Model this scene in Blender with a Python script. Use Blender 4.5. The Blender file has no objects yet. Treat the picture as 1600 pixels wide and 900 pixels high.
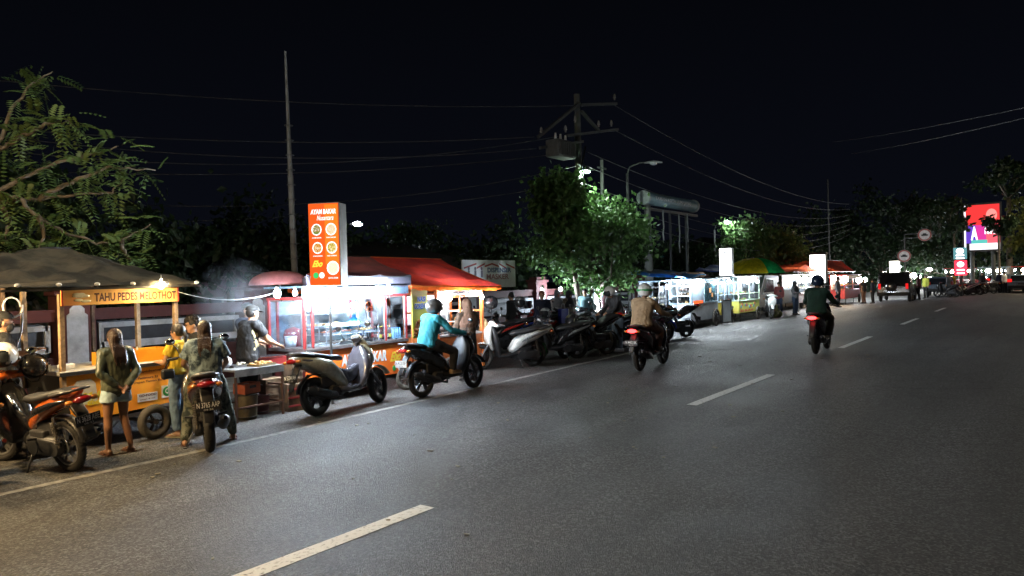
import bpy, bmesh, math, random
from mathutils import Vector, Matrix, noise
random.seed(7)
R = math.radians
SC = bpy.context.scene
COL = SC.collection
# ------------------------------------------------------------------ camera
CAM_H = 1.9
FPX = 1150.0
PITCH, YAW, ROLL = R(0.497), R(36.195), R(1.5)
fwd = Vector((math.cos(YAW)*math.cos(PITCH), math.sin(YAW)*math.cos(PITCH), -math.sin(PITCH)))
rgt = Vector((math.sin(YAW), -math.cos(YAW), 0))
upv = rgt.cross(fwd)
cr = rgt*math.cos(ROLL) - upv*math.sin(ROLL)
cu = rgt*math.sin(ROLL) + upv*math.cos(ROLL)
cam = bpy.data.cameras.new('camera'); cam.lens = FPX/1600*36; cam.clip_end = 2000; cam.clip_start = .05
camo = bpy.data.objects.new('camera', cam); COL.objects.link(camo); SC.camera = camo
mw = Matrix((cr, cu, -fwd)).transposed().to_4x4(); mw.translation = Vector((0, 0, CAM_H)); camo.matrix_world = mw
# ------------------------------------------------------------------ night sky
W = bpy.data.worlds.new('World'); SC.world = W; W.use_nodes = True
wn = W.node_tree; bg = wn.nodes['Background']
tc = wn.nodes.new('ShaderNodeTexCoord'); sx = wn.nodes.new('ShaderNodeSeparateXYZ')
rp = wn.nodes.new('ShaderNodeValToRGB')
rp.color_ramp.elements[0].color = (.0022, .0027, .0050, 1); rp.color_ramp.elements[0].position = 0.0
rp.color_ramp.elements[1].color = (.0008, .0010, .0016, 1); rp.color_ramp.elements[1].position = 0.45
wn.links.new(tc.outputs['Generated'], sx.inputs[0]); wn.links.new(sx.outputs[2], rp.inputs[0])
wn.links.new(rp.outputs[0], bg.inputs[0]); bg.inputs[1].default_value = 1.0
SC.view_settings.view_transform = 'Standard'; SC.view_settings.look = 'None'
SC.view_settings.exposure = 0.42; SC.view_settings.gamma = 1.0
cy = SC.cycles
cy.max_bounces = 6; cy.diffuse_bounces = 3; cy.glossy_bounces = 3; cy.transmission_bounces = 4; cy.transparent_max_bounces = 10
cy.volume_bounces = 0; cy.caustics_reflective = False; cy.caustics_refractive = False
cy.sample_clamp_indirect = 4.0; cy.sample_clamp_direct = 0
cy.volume_step_rate = 2.0; cy.volume_max_steps = 96
cy.use_light_tree = True

def unroll(px, py):
    x = px-800; y = 450-py
    return math.cos(ROLL)*x+math.sin(ROLL)*y, -math.sin(ROLL)*x+math.cos(ROLL)*y
def ray(px, py):
    a, b = unroll(px, py)
    return fwd*FPX+rgt*a+upv*b
def G(px, py, z=0.0):          # the point of the ground (or of height z) a survey sight line meets
    d = ray(px, py); t = (z-CAM_H)/d.z
    return Vector((d.x*t, d.y*t, z))
def AT(px, py, Y):             # the point of the vertical plane at distance Y off the camera's kerb
    d = ray(px, py); t = Y/d.y
    return Vector((d.x*t, Y, CAM_H+d.z*t))
def V(*a): return Vector(a)

# ------------------------------------------------------------------ materials
MC = {}
def M(name, col, rough=.6, metal=0., var=.25, scale=6., bump=0., bscale=40., emit=0., ecol=None, col2=None, tr=0., spec=.5, mask=(.35, .65), coat=0., alpha=1.):
    if name in MC: return MC[name]
    m = bpy.data.materials.new(name); m.use_nodes = True
    nt = m.node_tree; N = nt.nodes; L = nt.links; b = N['Principled BSDF']
    b.inputs['Roughness'].default_value = rough; b.inputs['Metallic'].default_value = metal
    b.inputs['Specular IOR Level'].default_value = spec
    b.inputs['Coat Weight'].default_value = coat; b.inputs['Coat Roughness'].default_value = .08
    t = N.new('ShaderNodeTexCoord'); n = N.new('ShaderNodeTexNoise'); n.inputs['Scale'].default_value = scale
    n.inputs['Detail'].default_value = 5; n.inputs['Roughness'].default_value = .62
    L.new(t.outputs['Object'], n.inputs['Vector'])
    r = N.new('ShaderNodeValToRGB'); r.color_ramp.elements[0].position, r.color_ramp.elements[1].position = mask
    c2 = col2 or tuple(c*(1-var) for c in col); c1 = tuple(min(1, c*(1+var*.6)) for c in col) if not col2 else col
    r.color_ramp.elements[0].color = (*c2, 1); r.color_ramp.elements[1].color = (*c1, 1)
    L.new(n.outputs['Fac'], r.inputs[0]); L.new(r.outputs[0], b.inputs['Base Color'])
    mr = N.new('ShaderNodeMapRange'); mr.inputs['To Min'].default_value = max(.02, rough-.12); mr.inputs['To Max'].default_value = min(1, rough+.12)
    L.new(n.outputs['Fac'], mr.inputs['Value']); L.new(mr.outputs[0], b.inputs['Roughness'])
    if bump:
        n2 = N.new('ShaderNodeTexNoise'); n2.inputs['Scale'].default_value = bscale; n2.inputs['Detail'].default_value = 4
        L.new(t.outputs['Object'], n2.inputs['Vector'])
        bp = N.new('ShaderNodeBump'); bp.inputs['Strength'].default_value = bump; bp.inputs['Distance'].default_value = .02
        L.new(n2.outputs['Fac'], bp.inputs['Height']); L.new(bp.outputs[0], b.inputs['Normal'])
    if emit:
        b.inputs['Emission Color'].default_value = (*(ecol or col), 1); b.inputs['Emission Strength'].default_value = emit
    if alpha < 1: b.inputs['Alpha'].default_value = alpha
    if tr:
        tb = N.new('ShaderNodeBsdfTranslucent'); L.new(r.outputs[0], tb.inputs[0])
        mx = N.new('ShaderNodeMixShader'); mx.inputs[0].default_value = tr
        L.new(b.outputs[0], mx.inputs[1]); L.new(tb.outputs[0], mx.inputs[2]); L.new(mx.outputs[0], N['Material Output'].inputs[0])
    MC[name] = m; return m
def EM(name, col, s):
    if name in MC: return MC[name]
    m = bpy.data.materials.new(name); m.use_nodes = True; nt = m.node_tree
    nt.nodes.remove(nt.nodes['Principled BSDF']); e = nt.nodes.new('ShaderNodeEmission')
    e.inputs[0].default_value = (*col, 1); e.inputs[1].default_value = s
    nt.links.new(e.outputs[0], nt.nodes['Material Output'].inputs[0]); MC[name] = m; return m
def GLASS(name='clear_glass', tint=(.9, .95, 1), refl=.10):
    if name in MC: return MC[name]
    m = bpy.data.materials.new(name); m.use_nodes = True; nt = m.node_tree; N = nt.nodes; L = nt.links
    N.remove(N['Principled BSDF'])
    a = N.new('ShaderNodeBsdfTransparent'); a.inputs[0].default_value = (*tint, 1)
    g = N.new('ShaderNodeBsdfGlossy'); g.inputs['Roughness'].default_value = .04
    d = N.new('ShaderNodeBsdfDiffuse'); d.inputs[0].default_value = (.5, .52, .55, 1)
    t = N.new('ShaderNodeTexCoord'); n = N.new('ShaderNodeTexNoise'); n.inputs['Scale'].default_value = 5; n.inputs['Detail'].default_value = 6
    L.new(t.outputs['Object'], n.inputs[0]); mr = N.new('ShaderNodeMapRange'); mr.inputs['From Min'].default_value = .4; mr.inputs['From Max'].default_value = .75
    mr.inputs['To Max'].default_value = .16; L.new(n.outputs['Fac'], mr.inputs[0])
    x1 = N.new('ShaderNodeMixShader'); x1.inputs[0].default_value = refl; L.new(a.outputs[0], x1.inputs[1]); L.new(g.outputs[0], x1.inputs[2])
    x2 = N.new('ShaderNodeMixShader'); L.new(mr.outputs[0], x2.inputs[0]); L.new(x1.outputs[0], x2.inputs[1]); L.new(d.outputs[0], x2.inputs[2])
    L.new(x2.outputs[0], N['Material Output'].inputs[0]); MC[name] = m; return m

# ------------------------------------------------------------------ mesh builder
class MB:
    def __init__(s): s.v = []; s.f = []; s.m = []; s.sm = []
    def add(s, vs, fs, mi=0, smooth=False):
        o = len(s.v); s.v += [tuple(v) for v in vs]
        for f in fs: s.f.append([i+o for i in f]); s.m.append(mi); s.sm.append(smooth)
        return s
    def box(s, c, d, mi=0, rz=0., rx=0., ry=0., bv=0., taper=1.):
        bm = bmesh.new(); bmesh.ops.create_cube(bm, size=1)
        for v in bm.verts:
            k = taper if v.co.z < 0 else 1
            v.co = Vector((v.co.x*d[0]*k, v.co.y*d[1]*k, v.co.z*d[2]))
        if bv: bmesh.ops.bevel(bm, geom=bm.edges[:], offset=bv, segments=2, affect='EDGES', profile=.5)
        mt = Matrix.Translation(Vector(c))@Matrix.Rotation(rz, 4, 'Z')@Matrix.Rotation(ry, 4, 'Y')@Matrix.Rotation(rx, 4, 'X')
        bm.transform(mt); bm.verts.index_update()
        s.add([v.co for v in bm.verts], [[v.index for v in f.verts] for f in bm.faces], mi); bm.free(); return s
    def bar(s, a, b, w, h=None, mi=0):      # square bar between two points
        a = Vector(a); b = Vector(b); h = h or w; t = (b-a).normalized()
        u = Vector((0, 0, 1)) if abs(t.z) < .9 else Vector((0, 1, 0))
        x = t.cross(u).normalized(); y = x.cross(t)
        vs = [p+x*(i*w/2)+y*(j*h/2) for p in (a, b) for i, j in ((-1, -1), (1, -1), (1, 1), (-1, 1))]
        return s.add(vs, [(3, 2, 1, 0), (4, 5, 6, 7), (0, 1, 5, 4), (1, 2, 6, 5), (2, 3, 7, 6), (3, 0, 4, 7)], mi)
    def cyl(s, a, b, r0, r1=None, seg=12, mi=0, cap=True, smooth=True):
        r1 = r0 if r1 is None else r1
        a = Vector(a); b = Vector(b); t = (b-a).normalized()
        u = Vector((0, 0, 1)) if abs(t.z) < .9 else Vector((0, 1, 0))
        x = t.cross(u).normalized(); y = t.cross(x)
        vs = []
        for p, r in ((a, r0), (b, r1)):
            for i in range(seg):
                an = 2*math.pi*i/seg; vs.append(p+x*(r*math.cos(an))+y*(r*math.sin(an)))
        fs = [(i, (i+1) % seg, seg+(i+1) % seg, seg+i) for i in range(seg)]
        s.add(vs, fs, mi, smooth)
        if cap:
            if r0 > 0: s.add(vs[:seg], [tuple(range(seg))[::-1]], mi)
            if r1 > 0: s.add(vs[seg:], [tuple(range(seg))], mi)
        return s
    def tube(s, pts, r, seg=8, mi=0):
        pts = [Vector(p) for p in pts]
        rs = r if isinstance(r, (list, tuple)) else [r]*len(pts)
        return s.loft(pts, [(q, q) for q in rs], seg=seg, mi=mi, rnd=0, wdir=None)
    def loft(s, pts, rad, wdir=(0, 1, 0), seg=14, n=2., mi=0, rnd=2, fixed=None):
        pts = [Vector(p) for p in pts]; wd = Vector(wdir) if wdir else None
        rings = []; K = len(pts); prev = None
        def ring(p, t, rw, rh, w):
            h = t.cross(w).normalized(); out = []
            for i in range(seg):
                a = 2*math.pi*i/seg; c, q = math.cos(a), math.sin(a)
                e = 2./n
                out.append(p+w*(rw*math.copysign(abs(c)**e, c))+h*(rh*math.copysign(abs(q)**e, q)))
            return out
        for i, p in enumerate(pts):
            t = (pts[min(i+1, K-1)]-pts[max(i-1, 0)]).normalized()
            if fixed: t = Vector(fixed)
            if wd is None:
                ref = prev if prev is not None else (Vector((0, 0, 1)) if abs(t.z) < .8 else Vector((1, 0, 0)))
                w = (ref-t*ref.dot(t)).normalized(); prev = w
            else:
                w = (wd-t*wd.dot(t)).normalized()
            rw, rh = rad[i][:2]
            if i == 0 and rnd:
                for k in range(rnd, 0, -1):
                    an = math.pi/2*k/(rnd+.35); m = min(rw, rh)
                    rings.append(ring(p-t*m*math.sin(an)*.8, t, rw*math.cos(an), rh*math.cos(an), w))
            rings.append(ring(p, t, rw, rh, w))
            if i == K-1 and rnd:
                for k in range(1, rnd+1):
                    an = math.pi/2*k/(rnd+.35); m = min(rw, rh)
                    rings.append(ring(p+t*m*math.sin(an)*.8, t, rw*math.cos(an), rh*math.cos(an), w))
        vs = [v for r_ in rings for v in r_]; fs = []
        for k in range(len(rings)-1):
            for i in range(seg):
                j = (i+1) % seg; fs.append((k*seg+i, (k+1)*seg+i, (k+1)*seg+j, k*seg+j))
        fs.append(tuple(range(seg))); fs.append(tuple(range((len(rings)-1)*seg, len(rings)*seg))[::-1])
        return s.add(vs, fs, mi, True)
    def ell(s, c, r, mi=0, seg=14, rings=9, rot=None, z0=-1., z1=1.):
        c = Vector(c); r = (r, r, r) if not isinstance(r, (tuple, list)) else r
        vs = []; fs = []
        for k in range(rings+1):
            z = z0+(z1-z0)*k/rings if (z0 > -1 or z1 < 1) else -math.cos(math.pi*k/rings)
            q = math.sqrt(max(1e-6, 1-z*z))
            for i in range(seg):
                a = 2*math.pi*i/seg; p = Vector((r[0]*q*math.cos(a), r[1]*q*math.sin(a), r[2]*z))
                if rot: p = rot@p
                vs.append(c+p)
        for k in range(rings):
            for i in range(seg):
                j = (i+1) % seg; fs.append((k*seg+i, k*seg+j, (k+1)*seg+j, (k+1)*seg+i))
        return s.add(vs, fs, mi, True)
    def torus(s, c, Rr, r, axis='Y', mi=0, seg=28, ms=10, a0=0., a1=None, wide=1.):
        c = Vector(c); full = a1 is None; a1 = 2*math.pi if full else a1
        vs = []; n = seg if full else seg+1
        for i in range(n):
            a = a0+(a1-a0)*i/seg
            for j in range(ms):
                b = 2*math.pi*j/ms; q = Rr+r*math.cos(b); h = r*wide*math.sin(b)
                if axis == 'Y': p = (q*math.cos(a), h, q*math.sin(a))
                elif axis == 'Z': p = (q*math.cos(a), q*math.sin(a), h)
                else: p = (h, q*math.cos(a), q*math.sin(a))
                vs.append(c+Vector(p))
        fs = []
        for i in range(seg):
            k = (i+1) % n
            for j in range(ms): l = (j+1) % ms; fs.append((i*ms+j, i*ms+l, k*ms+l, k*ms+j))
        return s.add(vs, fs, mi, True)
    def quad(s, a, b, c, d, mi=0): return s.add([a, b, c, d], [(0, 1, 2, 3)], mi)
    def sheet(s, f, nu, nv, mi=0, th=0.):
        vs = [Vector(f(i/nu, j/nv)) for j in range(nv+1) for i in range(nu+1)]
        fs = [(j*(nu+1)+i, j*(nu+1)+i+1, (j+1)*(nu+1)+i+1, (j+1)*(nu+1)+i) for j in range(nv) for i in range(nu)]
        return s.add(vs, fs, mi, True)
    def prism(s, prof, y0, y1, mi=0):       # profile in xz pushed along y
        n = len(prof); vs = [(p[0], y0, p[1]) for p in prof]+[(p[0], y1, p[1]) for p in prof]
        fs = [tuple(range(n)), tuple(range(n, 2*n))[::-1]]+[(i, n+i, n+(i+1) % n, (i+1) % n) for i in range(n)]
        return s.add(vs, fs, mi)
    def mesh(s, name, fixn=True):
        me = bpy.data.meshes.new(name); me.from_pydata(s.v, [], s.f)
        me.polygons.foreach_set('material_index', s.m); me.polygons.foreach_set('use_smooth', s.sm)
        if fixn:
            bm = bmesh.new(); bm.from_mesh(me); bmesh.ops.recalc_face_normals(bm, faces=bm.faces[:]); bm.to_mesh(me); bm.free()
        me.update(); return me
    def build(s, name, mats, parent=None, fixn=True):
        return put(name, s.mesh(name, fixn), mats, parent)
def put(name, me, mats, parent=None, loc=None):
    mats = mats if isinstance(mats, (list, tuple)) else [mats]
    o = bpy.data.objects.new(name, me)
    if not len(me.materials):
        for m in mats: me.materials.append(m)
    else:
        for i, m in enumerate(mats):
            if me.materials[i] != m: o.material_slots[i].link = 'OBJECT'; o.material_slots[i].material = m
    COL.objects.link(o)
    if parent: o.parent = parent
    if loc: o.location = loc
    return o
def tag(o, label=None, cat=None, group=None, kind=None):
    for k, v in (('label', label), ('category', cat), ('group', group), ('kind', kind)):
        if v: o[k] = v
    return o
def thing(name, label, cat, loc=(0, 0, 0), rz=0., group=None, rx=0.):
    o = bpy.data.objects.new(name, None); COL.objects.link(o); o.empty_display_size = .2
    o.location = loc; o.rotation_euler = (rx, 0, rz); return tag(o, label, cat, group)
def struct(name, mb, mats):
    o = mb.build(name, mats); o['kind'] = 'structure'; return o
def dup(root, loc, rz=None, label=None, group=None, parent=None):
    c = root.copy(); COL.objects.link(c)
    if parent is None:
        c.location = loc
        if rz is not None: c.rotation_euler = (root.rotation_euler[0], 0, rz)
        if label: c['label'] = label
        if group: c['group'] = group
    else: c.parent = parent
    for ch in list(root.children): dup(ch, None, parent=c)
    return c
TXC = {}
def text(body, x0, x1, z0, z1, y, mat, parent, name='lettering', shear=0., fat=.02, face='front', keep=None, outline=None):
    """lettering fitted to a rectangle, reading along +x for someone standing at -y (face='side': reading along +y... seen from -x)"""
    key = (body, shear, fat)
    if key not in TXC:
        cu_ = bpy.data.curves.new('lettering', 'FONT'); cu_.body = body; cu_.size = 1; cu_.shear = shear; cu_.offset = fat; cu_.resolution_u = 3
        cu_.align_x = 'CENTER'
        me = evaluated(bpy.data.objects.new('tmp', cu_)); TXC[key] = ([v.co.copy() for v in me.vertices], [tuple(p.vertices) for p in me.polygons])
    vs, fs = TXC[key]
    xs = [v.x for v in vs]; ys = [v.y for v in vs]; ax, bx_, ay, by = min(xs), max(xs), min(ys), max(ys)
    o2 = []
    for v in vs:
        u = x0+(x1-x0)*(v.x-ax)/(bx_-ax+1e-9); w = z0+(z1-z0)*(v.y-ay)/(by-ay+1e-9)
        o2.append((u, y, w) if face == 'front' else ((y, -u, w) if face == 'side' else (-u, y, w)))
    mb = MB(); mb.add(o2, fs); return mb.build(name, mat, parent, fixn=False)
def solid(me_o, th):
    md = me_o.modifiers.new('s', 'SOLIDIFY'); md.thickness = th; md.offset = 0; return me_o

_TMP = bpy.data.scenes.new('workbench')
def evaluated(o):
    _TMP.collection.objects.link(o); vl = _TMP.view_layers[0]; vl.update(); dg = vl.depsgraph
    me = bpy.data.meshes.new_from_object(o.evaluated_get(dg)); bpy.data.objects.remove(o); return me
# common stuff
black_pl = M('black_plastic', (.02, .02, .022), .42, bump=.05, bscale=120)
rubber = M('tyre_rubber', (.022, .021, .02), .8, bump=.3, bscale=90)
steel = M('brushed_steel', (.45, .46, .48), .32, .9, bump=.05)
dsteel = M('dark_metal', (.09, .09, .095), .45, .7)
chrome = M('chrome', (.6, .6, .62), .12, 1.)
white_p = M('white_paint', (.75, .76, .77), .35)
skin_m = M('tan_skin', (.34, .19, .12), .5, var=.12)
bulb_w = EM('cold_lamp_glass', (.76, .88, 1.), 1250.)
# ------------------------------------------------------------------ ground, road, markings
def asphalt():
    m = bpy.data.materials.new('worn_asphalt'); m.use_nodes = True; nt = m.node_tree; N = nt.nodes; L = nt.links; b = N['Principled BSDF']
    t = N.new('ShaderNodeTexCoord')
    def noi(sc, det=6, ro=.6, vec=None):
        n = N.new('ShaderNodeTexNoise'); n.inputs['Scale'].default_value = sc; n.inputs['Detail'].default_value = det; n.inputs['Roughness'].default_value = ro
        L.new(vec or t.outputs['Object'], n.inputs['Vector']); return n
    mp = N.new('ShaderNodeMapping'); mp.inputs['Scale'].default_value = (.10, .9, 1); L.new(t.outputs['Object'], mp.inputs[0])
    big = noi(.35, 5); streak = noi(1., 5, .55, mp.outputs[0]); fine = noi(52., 5, .9); gr = N.new('ShaderNodeTexVoronoi'); gr.inputs['Scale'].default_value = 95
    L.new(t.outputs['Object'], gr.inputs['Vector'])
    r = N.new('ShaderNodeValToRGB'); r.color_ramp.elements[0].color = (.012, .012, .013, 1); r.color_ramp.elements[1].color = (.105, .105, .108, 1)
    r.color_ramp.elements[0].position = .43; r.color_ramp.elements[1].position = .70
    a = N.new('ShaderNodeMath'); a.operation = 'MULTIPLY_ADD'; a.inputs[1].default_value = .46; L.new(fine.outputs['Fac'], a.inputs[0])
    a2 = N.new('ShaderNodeMath'); a2.operation = 'MULTIPLY_ADD'; a2.inputs[1].default_value = .36; L.new(streak.outputs['Fac'], a2.inputs[0])
    a3 = N.new('ShaderNodeMath'); a3.operation = 'MULTIPLY'; a3.inputs[1].default_value = .30; L.new(big.outputs['Fac'], a3.inputs[0])
    L.new(a3.outputs[0], a2.inputs[2]); L.new(a2.outputs[0], a.inputs[2]); L.new(a.outputs[0], r.inputs[0])
    # dusty shoulder beyond the edge line
    sp = N.new('ShaderNodeSeparateXYZ'); L.new(t.outputs['Object'], sp.inputs[0])
    wob = N.new('ShaderNodeMath'); wob.operation = 'MULTIPLY_ADD'; wob.inputs[1].default_value = 2.2; L.new(streak.outputs['Fac'], wob.inputs[0]); L.new(sp.outputs[1], wob.inputs[2])
    mr = N.new('ShaderNodeMapRange'); mr.inputs['From Min'].default_value = 9.3; mr.inputs['From Max'].default_value = 10.6; L.new(wob.outputs[0], mr.inputs[0])
    mx = N.new('ShaderNodeMixRGB'); mx.inputs[2].default_value = (.105, .098, .088, 1); L.new(r.outputs[0], mx.inputs[1])
    mm = N.new('ShaderNodeMath'); mm.operation = 'MULTIPLY'; L.new(mr.outputs[0], mm.inputs[0]); L.new(fine.outputs['Fac'], mm.inputs[1]); L.new(mm.outputs[0], mx.inputs[0])
    # cracks / sealed joints
    vo = N.new('ShaderNodeTexVoronoi'); vo.feature = 'DISTANCE_TO_EDGE'; vo.inputs['Scale'].default_value = .32
    nd = noi(1.4, 4); vm = N.new('ShaderNodeVectorMath'); vm.operation = 'MULTIPLY_ADD'; vm.inputs[1].default_value = (1.2, 1.2, 0); L.new(nd.outputs['Color'], vm.inputs[0]); L.new(t.outputs['Object'], vm.inputs[2])
    L.new(vm.outputs[0], vo.inputs['Vector'])
    cr_ = N.new('ShaderNodeMapRange'); cr_.inputs['From Min'].default_value = .002; cr_.inputs['From Max'].default_value = .009; cr_.inputs['To Min'].default_value = .62; L.new(vo.outputs['Distance'], cr_.inputs[0])
    mc = N.new('ShaderNodeMixRGB'); mc.blend_type = 'MULTIPLY'; mc.inputs[0].default_value = 1; L.new(mx.outputs[0], mc.inputs[1]); L.new(cr_.outputs[0], mc.inputs[2])
    st = N.new('ShaderNodeTexVoronoi'); st.inputs['Scale'].default_value = 58; L.new(t.outputs['Object'], st.inputs['Vector'])
    ss = N.new('ShaderNodeSeparateColor'); L.new(st.outputs['Color'], ss.inputs[0])
    pw = N.new('ShaderNodeMath'); pw.operation = 'POWER'; pw.inputs[1].default_value = 2.2; L.new(ss.outputs[0], pw.inputs[0])
    sm_ = N.new('ShaderNodeMapRange'); sm_.inputs['To Min'].default_value = .45; sm_.inputs['To Max'].default_value = 2.3; L.new(pw.outputs[0], sm_.inputs[0])
    ms = N.new('ShaderNodeMixRGB'); ms.blend_type = 'MULTIPLY'; ms.inputs[0].default_value = 1; L.new(mc.outputs[0], ms.inputs[1]); L.new(sm_.outputs[0], ms.inputs[2])
    L.new(ms.outputs[0], b.inputs['Base Color'])
    rr = N.new('ShaderNodeMapRange'); rr.inputs['From Min'].default_value = .3; rr.inputs['From Max'].default_value = .7
    rr.inputs['To Min'].default_value = .52; rr.inputs['To Max'].default_value = .74; L.new(big.outputs['Fac'], rr.inputs[0]); L.new(rr.outputs[0], b.inputs['Roughness'])
    bp = N.new('ShaderNodeBump'); bp.inputs['Strength'].default_value = .9; bp.inputs['Distance'].default_value = .013
    ad = N.new('ShaderNodeMath'); ad.operation = 'ADD'; L.new(gr.outputs['Distance'], ad.inputs[0]); L.new(fine.outputs['Fac'], ad.inputs[1])
    L.new(ad.outputs[0], bp.inputs['Height']); L.new(bp.outputs[0], b.inputs['Normal'])
    return m
ASPH = asphalt()
soil = M('dark_soil', (.05, .042, .032), .95, bump=.5, bscale=14)
conc = M('grey_concrete', (.25, .245, .23), .85, bump=.3, bscale=30, scale=2.5, var=.35)
paint = M('worn_road_paint', (.66, .67, .66), .7, scale=22, col2=(.16, .16, .155), mask=(.30, .47), bump=.3, bscale=60)
paint2 = M('faded_edge_paint', (.22, .22, .21), .75, scale=9, col2=(.09, .09, .088), mask=(.36, .56), bump=.3, bscale=60)
struct('ground', MB().quad((-400, -400, -.02), (700, -400, -.02), (700, 500, -.02), (-400, 500, -.02)), soil)
EDGE = [(-60, 11.6), (46, 11.6), (50, 10.9), (54, 9.4), (60, 7.3), (66, 5.3), (72, 3.0), (80, -1.0), (92, -9.0)]
rd_ = MB(); rd_.add([(x, y, 0) for x, y in EDGE]+[(-60, -9, 0)], [tuple(range(len(EDGE)+1))[::-1]]); struct('road', rd_, ASPH)
pv_ = MB(); pv_.box((-7, 13.1, .03), (106, 3.0, .14), bv=.01)
struct('pavement', pv_, conc)
fg = MB(); fg.add([(46, 11.6, -.004), (50, 10.9, -.004), (54, 9.4, -.004), (60, 7.3, -.004), (66, 5.3, -.004), (72, 3.0, -.004), (80, -1., -.004), (92, -9, -.004), (130, -30, -.004), (160, 60, -.004), (46, 60, -.004)], [tuple(range(11))[::-1]]); struct('far_pavement', fg, conc)
kb = MB()
for i in range(63): kb.box((-30+i*1.2, 11.52, .04), (1.185, .15, .18), bv=.012)
struct('kerb', kb, M('kerb_stone', (.28, .275, .26), .85, bump=.3, bscale=30, scale=2, var=.4))
el = MB(); P_ = [(-20, 7.75), (5.5, 8.13), (8.6, 8.29), (16.8, 8.70), (33, 9.12), (44, 9.15), (50, 8.5), (55, 7.2), (61, 5.4), (67, 3.4), (73, 1.2), (80, -2.5)]
for (xa, ya), (xb, yb) in zip(P_[:-1], P_[1:]): el.quad((xa, ya-.055, .004), (xb, yb-.055, .004), (xb, yb+.055, .004), (xa, ya+.055, .004))
struct('edge_line_marking', el, paint2)
dm = MB()
x = .72-9.55
for i in range(6):
    a = x+i*9.58; dm.quad((a, 4.24, .004), (a+3.85, 4.24, .004), (a+3.85, 4.40, .004), (a, 4.40, .004))
struct('lane_marking', dm, paint)
lt = MB()
for i in range(90):
    a = random.uniform(2, 34); b_ = random.uniform(3, 9.4); q = random.uniform(.012, .035); an = random.uniform(0, 6)
    lt.box((a, b_, .008), (q*2, q, .006), rz=an, rx=random.uniform(-.3, .3))
tag(lt.build('litter', M('dry_leaf_scrap', (.2, .18, .13), .9)), 'scattered dry leaves and scraps of paper on the asphalt', 'litter', kind='stuff')

# ------------------------------------------------------------------ fence behind the stalls
maroon = M('maroon_wall_paint', (.085, .022, .022), .75, bump=.2, bscale=12, var=.35, scale=2)
fwhite = M('dirty_white_render', (.46, .47, .50), .8, var=.35, scale=3, bump=.15)
FY = 13.6
def fence_bay(xc, L_, label):
    t = thing('fence_bay', label, 'fence', (xc, FY, .10), 0, 'bays of the maroon and white fence')
    w = MB(); w.box((0, .02, .36), (L_, .16, .72)).box((0, .02, 1.40), (L_, .16, .16))
    w.box((0, .02, 1.50), (L_, .22, .05)); w.build('wall', maroon, t)
    w = MB()
    h = L_/2-.12
    w.box((0, -.07, 1.22), (2*h, .05, .09)).box((0, -.07, .86), (2*h, .05, .13)).box((-h, -.07, 1.04), (.08, .05, .45)).box((h, -.07, 1.04), (.08, .05, .45))
    w.build('white_frame', fwhite, t)
    w = MB(); w.box((0, .09, 1.04), (2*h, .02, .5)); w.build('backing_panel', M('dark_grill', (.03, .034, .045), .5, var=.3), t)
    for k in (-.5, .5):
        w = MB(); w.torus((k*h, -.07, .30), .24, .03, a0=0, a1=math.pi, seg=14, ms=6)
        w.box((k*h, -.065, .30), (.62, .02, .03)); w.box((k*h-.31, -.065, .45), (.03, .02, .3)); w.box((k*h+.31, -.065, .45), (.03, .02, .3)); w.box((k*h, -.065, .60), (.62, .02, .03))
        w.build('arch_relief', fwhite, t)
def fence_post(x, label):
    t = thing('fence_post', label, 'fence post', (x, FY, .10), 0, 'posts of the maroon and white fence')
    w = MB(); w.box((0, 0, .88), (.62, .34, 1.76)).box((0, 0, 1.80), (.72, .42, .07), bv=.01).box((0, 0, 1.88), (.5, .3, .09), bv=.01); w.build('shaft', maroon, t)
    w = MB(); pr = [(-.17, .25), (.17, .25), (.17, 1.42), (.12, 1.46), (.12, 1.53), (.05, 1.60), (-.05, 1.60), (-.12, 1.53), (-.12, 1.46), (-.17, 1.42)]
    w.prism(pr, -.185, -.172); w.build('inset_panel', fwhite, t)
xs = [-1.2, 2.3, 5.75, 9.3, 12.85, 16.4, 20.0, 23.6, 27.2, 30.8, 34.4, 38, 41.6, 45.2]
wb = ['left of the tahu tofu stall', 'behind the far left bike', 'behind the tahu tofu stall', 'between the tofu stall and the grill', 'behind the grilled chicken cart', 'behind the fried rice stall', 'behind the near parked scooters', 'under the big leafy tree', 'behind the overhead cylinder sign pole', 'behind the blue roofed cart', 'behind the fruit coloured cart', 'behind the three wheeler', 'behind the tall blank light box', 'behind the red tent']
for i, x in enumerate(xs):
    fence_post(x, 'maroon fence post with white inset panel '+wb[i])
    if i < len(xs)-1: fence_bay((x+xs[i+1])/2, xs[i+1]-x-.62, 'maroon fence bay right of the post '+wb[i])

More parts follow.
